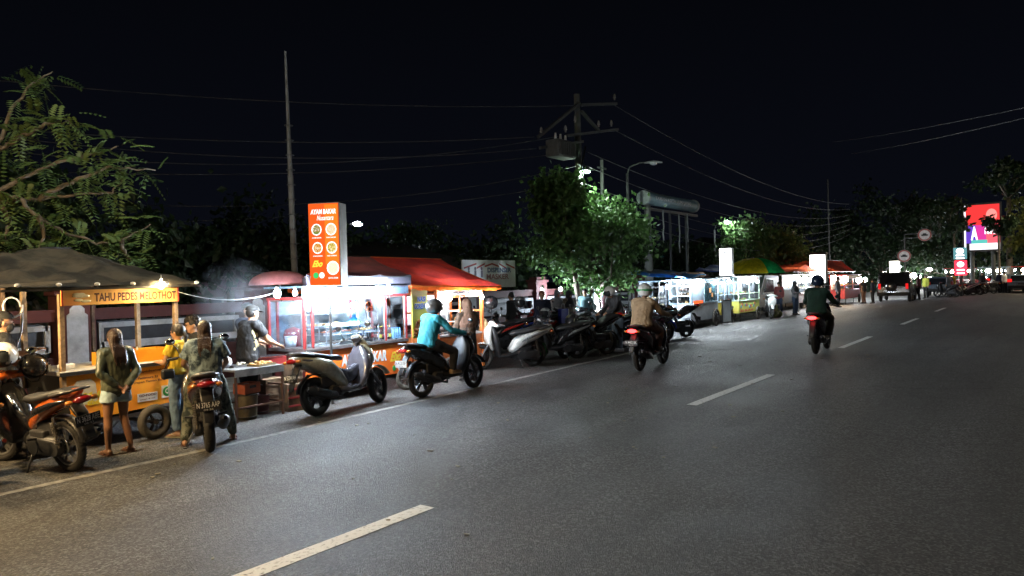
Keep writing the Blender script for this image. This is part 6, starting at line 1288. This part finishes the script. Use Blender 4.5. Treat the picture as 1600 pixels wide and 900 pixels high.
# kerb side lamps beside the camera (the glare at the upper right edge of the view)
street_lamp('tall street lamp glaring at the upper right edge', (21.5, -.45, 8.8), base=(21.5, -2.2), strength=270, r=.12)
street_lamp('street lamp of the near kerb, behind the viewer', (-9, -1.0, 8.8), base=(-9, -3), strength=190, r=.12)
street_lamp('street lamp of the near kerb, far along the road', (52, -2.0, 8.8), base=(52, -4), strength=700, r=.12)
street_lamp('warm sodium lamp over the left kerb beside the tofu stall', (-.3, 7.7, 4.4), base=(-.3, 12.2), strength=1900, col=(1., .66, .30), r=.12)
street_lamp('added cold lamp high over the tofu stall, unseen, brightening the left tree', (3.6, 8.3, 8.8), base=(3.6, 12.6), strength=950, r=.12, col=(.92, 1., .9))  # added lamp out of view, brightens the left tree and tarp roofs
street_lamp('warm white lamp beyond the right photo edge, lighting the last trees', (69, -2.2, 6.5), base=(69, -4), strength=1500, col=(1., .85, .55), r=.16)
p = AT(559, 350, 30); street_lamp('cold white lamp on a tall post seen above the chicken cart roof', p, base=(p.x, p.y+1.2), strength=230, r=.19)
p = AT(917, 268, 12.7); street_lamp('small white lamp fixed on the utility pole, lighting the tree', p, base=(p.x+.15, 13.0), strength=1600, r=.08, pole=False, col=(.8, 1., .85))
p = AT(1137, 347, 14.5); street_lamp('white street lamp among leaves above the narrow light box', p, base=(p.x+.6, 15.5), strength=260, r=.15)
p = AT(1021, 255, 12.2); street_lamp('unlit lamp head on a long arm right of the utility pole', p, base=(AT(985, 330, 13).x, 13.1), strength=0, r=.14)
p = AT(288, 426, 26); street_lamp('tiny distant lamp above the fence left of the antenna mast', p, base=(p.x, 27), strength=90, r=.12)
for k, (px, py) in enumerate(((1534, 372), (1552, 368), (1403, 417), (1569, 428), (1590, 431), (1452, 421), (1524, 430), (1541, 434), (1555, 432))):
    p = AT(px, py, 8.5) if px < 1460 else ray(px, py)*(92/ray(px, py).x)+V(0, 0, CAM_H)
    street_lamp('far white point of light, '+['left under the screen', 'right under the screen', 'left of the round signs', 'far right, lower', 'far right edge', 'right of the round signs', 'just right of the red totem', 'among the distant shops, centre', 'among the distant shops, right'][k], p, base=(p.x, p.y+.8), strength=150, r=.2)

# ------------------------------------------------------------------ poles and wires
gal = M('galvanised_pole', (.10, .105, .105), .55, .4); cpole = M('concrete_pole', (.14, .145, .135), .8, bump=.25, bscale=16, var=.35, scale=1.5)
u0 = AT(905, 300, 13.0); ux = u0.x; zt = AT(903, 148, 13).z
up = thing('utility_pole', 'tall concrete utility pole with crossarms, struts and a transformer', 'utility pole', (ux, 13.0, 0))
MB().cyl((0, 0, 0), (0, 0, zt), .17, .10, 14).build('shaft', cpole, up)
def rel(px, py, Y=13.0): q = AT(px, py, Y); return Vector((q.x-ux, Y-13.0, q.z))
for k, (a, b_) in enumerate((((835, 215), (900, 162)), ((903, 165), (958, 163)), ((880, 213), (960, 203)), ((903, 175), (930, 205)), ((838, 232), (905, 222)))):
    MB().bar(rel(*a)+V(0, -.14, 0), rel(*b_)+V(0, -.14, 0), .09).build('crossarm' if k != 0 else 'brace', gal, up)
tr_ = rel(862, 236); w = MB(); w.box((tr_.x, -.35, tr_.z), (1.05, .5, .55), bv=.04); [w.box((tr_.x-.45+k*.11, -.62, tr_.z-.02), (.03, .06, .4)) for k in range(9)]; tb_ = w.build('transformer', M('transformer_grey', (.09, .095, .095), .6), up); w = MB(); [w.cyl((tr_.x+x, -.35, tr_.z+.27), (tr_.x+x, -.35, tr_.z+.5), .05, .03, 8) for x in (-.3, 0, .3)]; w.build('bushing', white_p, tb_)
for (px, py) in ((840, 208), (955, 155), (930, 197), (950, 196), (893, 190), (878, 205)): q = rel(px, py); w = MB(); w.cyl((q.x, -.14, q.z-.05), (q.x, -.14, q.z+.02), .03).cyl((q.x, -.14, q.z+.02), (q.x, -.14, q.z+.1), .055, .04, 10).cyl((q.x, -.14, q.z+.1), (q.x, -.14, q.z+.17), .045, .02, 10); w.build('insulator', M('porcelain', (.35, .33, .3), .3), up)
MB().tube([rel(905, 320)+V(.1, -.2, 0), rel(901, 260)+V(.0, -.2, 0), rel(907, 230)+V(0, -.2, 0)], .03).tube([rel(898, 400)+V(0, -.2, 0), rel(903, 330)+V(0, -.2, 0)], .045).build('cable_run', black_pl, up)
for k, (px, py0, lb) in enumerate(((940, 250, 'second thinner concrete pole just right of the utility pole'), (925, 300, 'short steel pole in the big tree'), (948, 300, 'dark steel pole right of the big tree trunk'))):
    q = AT(px, py0, 13.4+k*.3); t = thing('service_pole', lb, 'pole', (q.x, 13.4+k*.3, 0)); MB().cyl((0, 0, 0), (0, 0, q.z), .10, .06, 12).build('shaft', cpole if k == 0 else gal, t); MB().box((0, 0, q.z-.3), (.6, .06, .06)).build('crossarm', gal, t)
q = AT(453, 82, 13.0); t = thing('antenna_mast', 'very tall thin segmented mast rising left of the menu sign', 'mast', (q.x, 13.0, 0)); w = MB(); w.cyl((0, 0, 0), (-.08, 0, q.z*.62), .075, .06, 8).cyl((-.08, 0, q.z*.62), (-.12, 0, q.z), .05, .022, 8); w.build('shaft', M('mast_grey', (.13, .13, .13), .7), t); [MB().torus((-.08*k/16, 0, q.z*k/22), .078, .014, 'Z', seg=10, ms=5).build('joint_ring', gal, t) for k in range(1, 18)]
for k, (px, py, lb) in enumerate(((1293, 280, 'thin dark mast far behind the blank light box'), (1160, 345, 'thin pole behind the parasol'))):
    q = AT(px, py, 15+k); t = thing('antenna_mast', lb, 'mast', (q.x, 15+k, 0)); MB().cyl((0, 0, 0), (0, 0, q.z), .09, .05, 8).build('shaft', gal, t); MB().box((0, 0, q.z-.4), (.5, .05, .05)).build('crossarm', gal, t)
# cylinder gantry sign
a, b_ = AT(1006, 309, 13.2), AT(1083, 321, 13.2); gs = thing('overhead_sign', 'long pale blue cylinder sign carried on a tapering concrete pole', 'sign', (a.x+.3, 13.2, 0)); d = b_-a; o3 = V(-.3, 0, a.z)
cyl_ = MB().cyl(o3, o3+V(d.x, 0, 0), .26, .26, 28).build('cylinder', M('pale_blue_sign', (.27, .42, .47), .5, col2=(.15, .27, .31), scale=2), gs); [MB().cyl(o3+V(q_-.08, 0, 0), o3+V(q_+.08, 0, 0), .29, .29, 28).build('end_ring', M('pale_ring', (.4, .45, .45), .5), cyl_) for q_ in (0, d.x)]
tx = text('TAMAN KOTA LUMAJANG', .5, d.x-.9, -.10, .08, -.275, M('pale_blue_lettering', (.8, .85, .85), .6), gs); tx.location = (-.3+.3*0, 0, a.z); tx['label'] = 'faint pale lettering'
MB().cyl((0, 0, 0), (0, 0, a.z-.26), .21, .13, 14).build('shaft', cpole, gs); MB().bar((-.4, 0, a.z-.42), (d.x+.1, 0, a.z-.42), .10).build('beam', gal, gs); MB().cyl((d.x*.8, .05, 0), (d.x*.8, .05, a.z-.45), .08, .07, 10).cyl((d.x*.45, .05, 0), (d.x*.45, .05, a.z-.45), .05, .05, 10).build('support_post', gal, gs)
for k, (px, p0, p1) in enumerate(((1036, 340, 376), (1061, 345, 395), (1074, 345, 378))):
    q0, q1 = AT(px, p0, 12.9), AT(px+2, p1, 12.9); t = thing('hanging_root', ['pale hanging cable end under the cylinder sign, leftmost', 'pale hanging cable end under the cylinder sign, middle one', 'pale hanging cable end under the cylinder sign, rightmost'][k], 'cable', q0, 0, 'hanging cable ends'); t.name = 'hanging_cable'; d_ = q1-q0; MB().tube([(0, 0, .3), (0, 0, 0), (.05, 0, d_.z*.4), (-.03, 0, d_.z*.7), (.02, 0, d_.z)], .03, seg=6).build('strand', M('pale_cable', (.28, .29, .29), .6), t)
def wire(label, a, b_, sag, r=.012, group='overhead wires', n=30):
    a = Vector(a); b_ = Vector(b_); o = MB().tube([(a.lerp(b_, k/n)-a)-Vector((0, 0, sag*4*k/n*(1-k/n))) for k in range(n+1)], r, seg=5).build('overhead_wire', M('wire_grey', (.08, .08, .085), .6)); o.location = a; return tag(o, label, 'wire', group)
hgt = [(835, 214), (838, 232), (872, 213), (880, 240), (903, 165), (900, 260), (903, 285)]
for k, (px, py) in enumerate(hgt): wire('sagging wire from the utility pole to the left, '+['highest but one', 'third from top', 'fourth from top', 'fifth from top', 'topmost', 'sixth from top', 'lowest'][k], AT(px, py, 12.9), AT(-60, [196, 205, 228, 262, 120, 300, 345][k], 24), [.3, .5, .7, .4, .3, .8, .5][k])
for k, (px, py, ey) in enumerate(((958, 163, 0), (960, 203, .4), (905, 232, .9), (905, 255, 1.3), (908, 285, 1.7), (908, 300, 2.1), (908, 320, 2.5))): a = AT(px, py, 12.9); wire('wire running from the utility pole toward the far stalls, '+['first', 'second', 'third', 'fourth', 'fifth', 'sixth', 'last'][k]+' from the top', a, (66, 13.4, 7.6-ey), .9+.1*k)
a_ = ray(1445, 192)*(24/ray(1445, 192).x)+V(0, 0, CAM_H)
for k, (p1, p2) in enumerate((((1300, 222), (1660, 156)), ((1330, 240), (1660, 170)))):
    d1_, d2_ = ray(*p1), ray(*p2); wire(['upper', 'lower'][k]+' of the two thin wires crossing the sky at the upper right', d1_*(45/d1_.x)+V(0, 0, CAM_H), d2_*(22/d2_.x)+V(0, 0, CAM_H), .1, r=.010)
# ------------------------------------------------------------------ trees
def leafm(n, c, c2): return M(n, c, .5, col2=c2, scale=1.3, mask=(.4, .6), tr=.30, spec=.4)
bark = M('bark', (.13, .105, .08), .9, bump=.6, bscale=25, var=.35)
L1 = leafm('mango_leaves', (.085, .17, .045), (.04, .09, .025)); L2 = leafm('olive_leaves', (.13, .19, .055), (.055, .10, .03)); L3 = leafm('dark_leaves', (.025, .05, .018), (.012, .025, .010)); L4 = leafm('yellow_lit_leaves', (.20, .20, .04), (.10, .12, .03))  # last leaf set has yellow lamplight mixed into its colour
def rvec():
    v = Vector((random.gauss(0, 1), random.gauss(0, 1), random.gauss(0, 1))); return v.normalized()
def leaves(mb, c, n, rad, size, droop=.4, asp=.33):
    vs = []; fs = []
    for _ in range(n):
        p = c+Vector((random.gauss(0, rad*.5), random.gauss(0, rad*.5), random.gauss(0, rad*.38)))
        d = rvec(); d.z -= droop; d.normalize(); s_ = d.cross(rvec()).normalized(); nn = d.cross(s_); L_ = size*random.uniform(.6, 1.3); w_ = L_*asp
        o = len(vs); vs += [p, p+d*L_*.5+s_*w_+nn*w_*.3, p+d*L_, p+d*L_*.5-s_*w_+nn*w_*.3]; fs += [(o, o+1, o+2), (o, o+2, o+3)]
    mb.add(vs, fs, 0, False)
def tree(name, label, base, cc, rad, ncl, nl, size, leaf, h0=None, tr=.18, group=None, seedv=1, clr=.5, asp=.33, trunks=1):
    random.seed(seedv); t = thing(name, label, 'tree', (base[0], base[1], 0), 0, group); b = Vector((base[0], base[1], 0)); C0 = Vector(cc)-b; w = MB(); lf = MB()
    h0 = h0 or C0.z*.55; fork = Vector((C0.x*.4, C0.y*.4, h0))
    w.loft([(0, 0, -.05), (.02, 0, h0*.3), (fork.x*.5-.03, fork.y*.5, h0*.7), fork], [(tr*1.35, tr*1.35), (tr, tr), (tr*.85, tr*.85), (tr*.75, tr*.75)], wdir=(0, 1, 0), seg=12, rnd=0)
    for k in range(ncl):
        v = rvec(); q = random.uniform(.35, 1.)**.6; c = C0+Vector((v.x*rad[0]*q, v.y*rad[1]*q, v.z*rad[2]*q))
        if k % 3 == 0:
            m1 = fork.lerp(c, .45)+rvec()*.12*rad[0]; w.tube([fork-Vector((0, 0, .1)), m1, c], [tr*.42, tr*.22, tr*.06], seg=7)
        leaves(lf, c, nl, clr*random.uniform(.7, 1.3), size, asp=asp)
    w.build('trunk', bark, t); lf.build('crown', leaf, t, fixn=False); return t
# pinnate branches reaching in at the upper left
random.seed(21)
lt_ = thing('roadside_tree', 'tree with feathery compound leaves reaching in from the left edge over the tarp roof', 'tree', (1.2, 12.3, 0)); b0 = V(1.2, 12.3, 0)
def Q(px, py, Y): return AT(px, py, Y)-b0
limbs = [[(-60, 345, 12.2), (0, 318, 12), (60, 312, 11.8), (130, 302, 11.6), (175, 300, 11.5), (192, 280, 11.4)], [(-60, 345, 12.2), (-5, 302, 12), (30, 310, 11.8), (60, 340, 11.6), (100, 362, 11.5), (150, 380, 11.3), (192, 374, 11.2), (236, 350, 11.1)],
         [(-60, 330, 12.2), (-10, 240, 12.2), (20, 170, 12.1), (50, 130, 12), (82, 112, 12)], [(-60, 345, 12.2), (20, 285, 11.8), (90, 255, 11.6), (150, 240, 11.4), (185, 228, 11.3)], [(60, 312, 11.8), (110, 285, 11.5), (170, 262, 11.3), (243, 266, 11.2)], [(-10, 240, 12.2), (30, 215, 12), (70, 195, 11.9), (105, 190, 11.8), (125, 208, 11.8)], [(60, 340, 11.6), (70, 370, 11.5), (60, 395, 11.4)], [(190, 374, 11.2), (196, 398, 11.2), (204, 405, 11.1)], [(0, 318, 12), (15, 350, 12), (5, 380, 11.8)]]
w = MB(); w.loft([(0, 0, 0), (-.1, .05, 1.5), (-.05, 0, 2.8), Q(-60, 345, 12.2)], [(.26, .26), (.2, .2), (.16, .16), (.11, .11)], wdir=(0, 1, 0), rnd=0)
pts_all = []
for L_ in limbs:
    P_ = [Q(*q) for q in L_]; n = len(P_); fine_ = []
    for i in range(n-1):
        for j in range(5): q = P_[i].lerp(P_[i+1], j/5); q += rvec()*.02; fine_.append(q)
    fine_.append(P_[-1]); rr = [.034*(1-k/len(fine_))+.007 for k in range(len(fine_))]; w.tube(fine_, rr, seg=7)
    pts_all += [(p_, k/len(fine_)) for k, p_ in enumerate(fine_) if k > 3]
lf = MB()
def compound(mb, p, d, L_, n=7, ls=.085):
    d = d.normalized(); side = d.cross(Vector((0, 0, 1))+rvec()*.3).normalized(); nn = side.cross(d); vs = []; fs = []
    for k in range(n):
        u = (k+.8)/n; c = p+d*L_*u-Vector((0, 0, .28*L_*u*u))
        for s_ in (-1, 1):
            e = (side*s_+d*.35-nn*.25).normalized(); w_ = d*ls*.20; o = len(vs); l2 = ls*random.uniform(.8, 1.2)*(1.15-.5*abs(u-.45)); vs += [c, c+e*l2*.5+w_, c+e*l2, c+e*l2*.5-w_]; fs += [(o, o+1, o+2), (o, o+2, o+3)]
    mb.add(vs, fs); 
    for k in range(1): pass
for k in range(330):
    p_, u = random.choice(pts_all)
    if u < .3 and random.random() < .4: continue
    off = rvec()*random.uniform(0, .32); off.z *= .8; compound(lf, p_+off, rvec()+V(.35, -.25, -.05), random.uniform(.26, .42), n=random.randint(6, 9), ls=random.uniform(.075, .11))
w.build('trunk', bark, lt_); lf.build('crown', L2, lt_, fixn=False)
def AX(px, py, X): d_ = ray(px, py); return d_*(X/d_.x)+V(0, 0, CAM_H)
c = AT(925, 385, 12.9); tree('leafy_tree', 'big leafy tree behind the parked motorbikes, wrapped round the utility pole', (c.x+.1, 12.9), (c.x-.55, 12.6, c.z+.05), (2.85, 1.5, 1.5), 78, 120, .19, L1, h0=1.6, tr=.20, seedv=3, clr=.62)
c = AT(868, 318, 12.6); tree('leafy_tree', 'slim crown lit bright green by the lamp on the utility pole', (c.x+1.2, 12.5), (c.x+.15, 12.5, c.z), (.8, .7, 1.05), 16, 190, .19, L1, h0=2.6, tr=.10, seedv=5, clr=.5)
c = AT(1160, 372, 14.2); tree('leafy_tree', 'sparse crown lit white by the lamp above the narrow light box', (c.x, 14.4), (c.x, 14.2, c.z), (1.7, 1.2, 1.3), 26, 120, .22, L1, tr=.12, seedv=6, clr=.6)
c = AT(1200, 398, 13.6); tree('leafy_tree', 'olive green tree behind the yellow and green parasol', (c.x+.5, 13.8), (c.x+.3, 13.7, c.z), (3.4, 1.8, 1.5), 60, 170, .24, L2, tr=.16, seedv=7, clr=.8)
c = AT(1060, 405, 15.5); tree('leafy_tree', 'dim scrub tree under the cylinder sign', (c.x, 15.6), (c.x, 15.5, c.z-.5), (4.2, 1.5, 1.3), 44, 120, .24, L3, tr=.12, seedv=8, clr=.9)
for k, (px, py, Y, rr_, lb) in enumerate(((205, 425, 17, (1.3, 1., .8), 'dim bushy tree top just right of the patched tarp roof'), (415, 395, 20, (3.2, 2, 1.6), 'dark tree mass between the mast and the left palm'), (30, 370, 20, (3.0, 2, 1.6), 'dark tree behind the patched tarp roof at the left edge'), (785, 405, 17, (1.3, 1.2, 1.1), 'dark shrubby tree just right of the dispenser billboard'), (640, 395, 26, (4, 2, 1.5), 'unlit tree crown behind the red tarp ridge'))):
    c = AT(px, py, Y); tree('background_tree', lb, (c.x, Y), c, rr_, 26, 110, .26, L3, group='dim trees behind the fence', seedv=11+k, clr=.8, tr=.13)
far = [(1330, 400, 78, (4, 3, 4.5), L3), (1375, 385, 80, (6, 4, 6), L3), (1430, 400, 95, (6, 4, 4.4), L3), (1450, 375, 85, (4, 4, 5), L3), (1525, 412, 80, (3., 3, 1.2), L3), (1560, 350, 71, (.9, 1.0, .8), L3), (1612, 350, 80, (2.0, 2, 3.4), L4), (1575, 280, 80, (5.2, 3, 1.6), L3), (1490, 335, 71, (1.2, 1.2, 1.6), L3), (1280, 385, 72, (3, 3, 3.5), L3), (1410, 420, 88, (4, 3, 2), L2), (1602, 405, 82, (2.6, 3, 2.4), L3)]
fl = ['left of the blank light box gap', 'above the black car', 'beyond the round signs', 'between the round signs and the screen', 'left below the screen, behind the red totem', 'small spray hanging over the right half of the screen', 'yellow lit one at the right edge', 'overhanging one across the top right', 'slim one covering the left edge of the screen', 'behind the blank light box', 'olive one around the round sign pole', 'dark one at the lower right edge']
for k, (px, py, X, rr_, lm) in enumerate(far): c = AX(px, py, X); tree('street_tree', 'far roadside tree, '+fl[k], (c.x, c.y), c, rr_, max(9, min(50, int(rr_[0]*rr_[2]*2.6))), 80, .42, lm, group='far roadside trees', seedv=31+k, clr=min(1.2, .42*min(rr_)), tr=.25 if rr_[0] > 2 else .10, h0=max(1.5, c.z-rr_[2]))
# palms
def palm(label, px, py, Y, L_=2.2):
    c = AT(px, py, Y); t = thing('palm_tree', label, 'palm', (c.x, Y, 0), 0, 'dim palms behind the fence'); MB().cyl((0, 0, 0), (.1, 0, c.z), .17, .11, 10).build('trunk', bark, t); mb = MB()
    for k in range(15):
        a = 2*math.pi*k/15+random.uniform(-.1, .1); e0 = random.uniform(.1, .9); prev = None
        for j in range(14):
            u = j/13; p_ = Vector((math.cos(a)*L_*u*math.cos(e0*.6), math.sin(a)*L_*u*math.cos(e0*.6), c.z+L_*(math.sin(e0)*u-.9*u*u)))
            if prev is not None:
                d_ = (p_-prev); s_ = d_.cross(Vector((0, 0, 1))).normalized(); l2 = .42*(1-abs(u-.4))
                for sg_ in (-1, 1):
                    for q in (0, .5): b2 = prev+d_*q; mb.add([b2, b2+d_*.25, b2+s_*sg_*l2+d_*.5-Vector((0, 0, .22))], [(0, 1, 2)])
            prev = p_
    mb.build('crown', L3, t, fixn=False)
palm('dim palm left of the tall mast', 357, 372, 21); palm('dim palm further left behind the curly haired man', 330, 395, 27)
# hedge strip behind far stalls
# ------------------------------------------------------------------ signs and far lights
pb = AT(1413, 366, 9.2); rs = thing('traffic_sign', 'steel sign pole with an arm and two round white signs with dark car symbols', 'road sign', (pb.x, 9.2, 0)); MB().cyl((0, 0, 0), (0, 0, pb.z), .06, .05, 10).build('pole', gal, rs); ar = AT(1438, 366, 9.2)-V(pb.x, 9.2, 0)
# arm reaches across toward the camera side of the road
e = AX(1445, 367, pb.x-.1)-V(pb.x, 9.2, 0); MB().bar((0, 0, e.z+.12), (e.x, e.y, e.z+.12), .06).bar((0, 0, e.z-.18), (e.x, e.y, e.z-.18), .06).build('arm', gal, rs)
for c_ in (e, (AX(1413, 400, pb.x-.2)-V(pb.x, 9.2, 0))):
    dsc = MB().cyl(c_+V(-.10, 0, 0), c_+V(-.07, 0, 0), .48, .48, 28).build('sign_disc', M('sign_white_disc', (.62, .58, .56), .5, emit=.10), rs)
    MB().torus(c_+V(-.115, 0, 0), .42, .05, 'X', seg=28, ms=6, wide=.2).build('red_ring', M('sign_red_ring', (.45, .10, .08), .5), dsc); MB().box(c_+V(-.12, 0, -.02), (.01, .44, .12)).box(c_+V(-.12, 0, .07), (.01, .24, .10)).build('car_symbol', black_ink, dsc)
X_ = 72.5; a, b_ = AX(1506, 322, X_), AX(1563, 389, X_); wd = a.y-b_.y; cz = (a.z+b_.z)/2; hh = a.z-b_.z
ls = thing('led_billboard', 'large glowing red, white and purple screen half hidden by leaves at the right', 'billboard', (X_, (a.y+b_.y)/2, 0)); sc_ = MB().box((0, 0, cz), (.3, wd+.3, hh+.3)).build('case', black_pl, ls)
def pan(y0, y1, z0, z1, m, x=-.17): MB().box((x, wd/2-(y0+y1)/2*wd, cz-hh/2+(z0+z1)/2*hh), (.02, (y1-y0)*wd, (z1-z0)*hh)).build('screen_field', m, sc_)
pan(0, 1, .45, 1, EM('screen_red', (1, .05, .05), .8)); pan(0, .33, .15, .55, EM('screen_purple', (.12, .05, .5), 1.), -.18); pan(.33, .62, .18, .55, EM('screen_magenta', (.65, .04, .3), 1.), -.18); pan(.62, 1, .12, .6, EM('screen_rose', (.9, .12, .16), 1.), -.18); pan(.15, 1, .0, .14, EM('screen_white', (.9, .9, .95), 1.3), -.19); pan(.2, .65, .14, .22, EM('screen_teal', (.1, .5, .45), 1.), -.195); pan(0, .05, 0, 1, EM('screen_white', (.9, .9, .95), 1.3), -.185)
text('A', -.16*wd*2.0+.02, -.16*wd*.7, cz-.28*hh, cz+.02*hh, -.205, EM('screen_letter', (.95, .95, 1), 1.6), ls, face='side', fat=.05); text('15K', .08*wd, .38*wd, cz-.16*hh, cz+.10*hh, -.205, EM('screen_letter', (.95, .95, 1), 1.6), ls, face='side', fat=.05)
MB().ell((-.2, -.28*wd, cz+.26*hh), (.02, .16*wd, .14*hh)).build('screen_flower', EM('screen_coral', (1, .25, .22), 1.2), sc_)
for y in (-wd*.3, wd*.3): MB().cyl((.3, y, 0), (.3, y, cz-hh/2), .18, .16, 10).build('post', gal, ls)
for k, (px, p0, p1, w_, m1, lb) in enumerate(((1501, 407, 430, .75, EM('totem_red', (1, .03, .06), 2.2), 'glowing red and white totem sign above the far shops'), (1500, 387, 405, .9, EM('totem_teal', (.25, .65, .7), .45), 'teal white screen glimpsed through leaves left of the big screen'))):
    a, b_ = AX(px, p0, 62+k*6), AX(px, p1, 62+k*6); t = thing('totem_sign', lb, 'sign', (a.x, a.y, 0)); MB().box((0, 0, (a.z+b_.z)/2), (.25, w_, a.z-b_.z), bv=.02).build('box', m1, t); MB().cyl((0.05, 0, 0), (0.05, 0, b_.z), .1).build('post', gal, t)
    MB().ell((-.14, 0, a.z-.28), (.02, w_*.3, w_*.26)).box((-.135, 0, (a.z+b_.z)/2-.15), (.02, w_*.62, .10)).box((-.135, 0, (a.z+b_.z)/2-.38), (.02, w_*.62, .10)).build('white_print', EM('totem_white', (1, .85, .88), 3.), t)
random.seed(77)
names = ['first', 'second', 'third', 'fourth', 'fifth', 'sixth', 'seventh', 'eighth', 'ninth', 'tenth', 'eleventh', 'twelfth', 'thirteenth', 'last']
for k in range(14):
    px = 1478+k*9; X = 74+random.uniform(0, 12); a = AX(px, random.uniform(440, 450), X); t = thing('lit_stall', 'far glowing stall, '+names[k]+' along the distant line of lights', 'stall', (a.x+2, a.y, 0), 0, 'far glowing stalls')
    MB().box((0, 0, .5), (.8, 1.1, 1.)).build('counter', random.choice([white_p, redf, alub, black_pl]), t); MB().bar((0, -.55, 0), (0, -.55, 2), .05).bar((0, .55, 0), (0, .55, 2), .05).build('post', gal, t); MB().box((0, 0, 2.05), (1.2, 1.4, .08)).build('roof', random.choice([redtarp, M('blue_tarp', (.04, .26, .60), .55), alub]), t)
    MB().ell((-.35, random.uniform(-.4, .4), 1.75), (.16, .2, .16), seg=10, rings=6).build('lamp', EM('far_stall_lamp%d' % (k % 3), [(.9, .97, 1), (1, .85, .65), (.75, .9, 1)][k % 3], 60), t)
bpy.data.scenes.remove(_TMP)
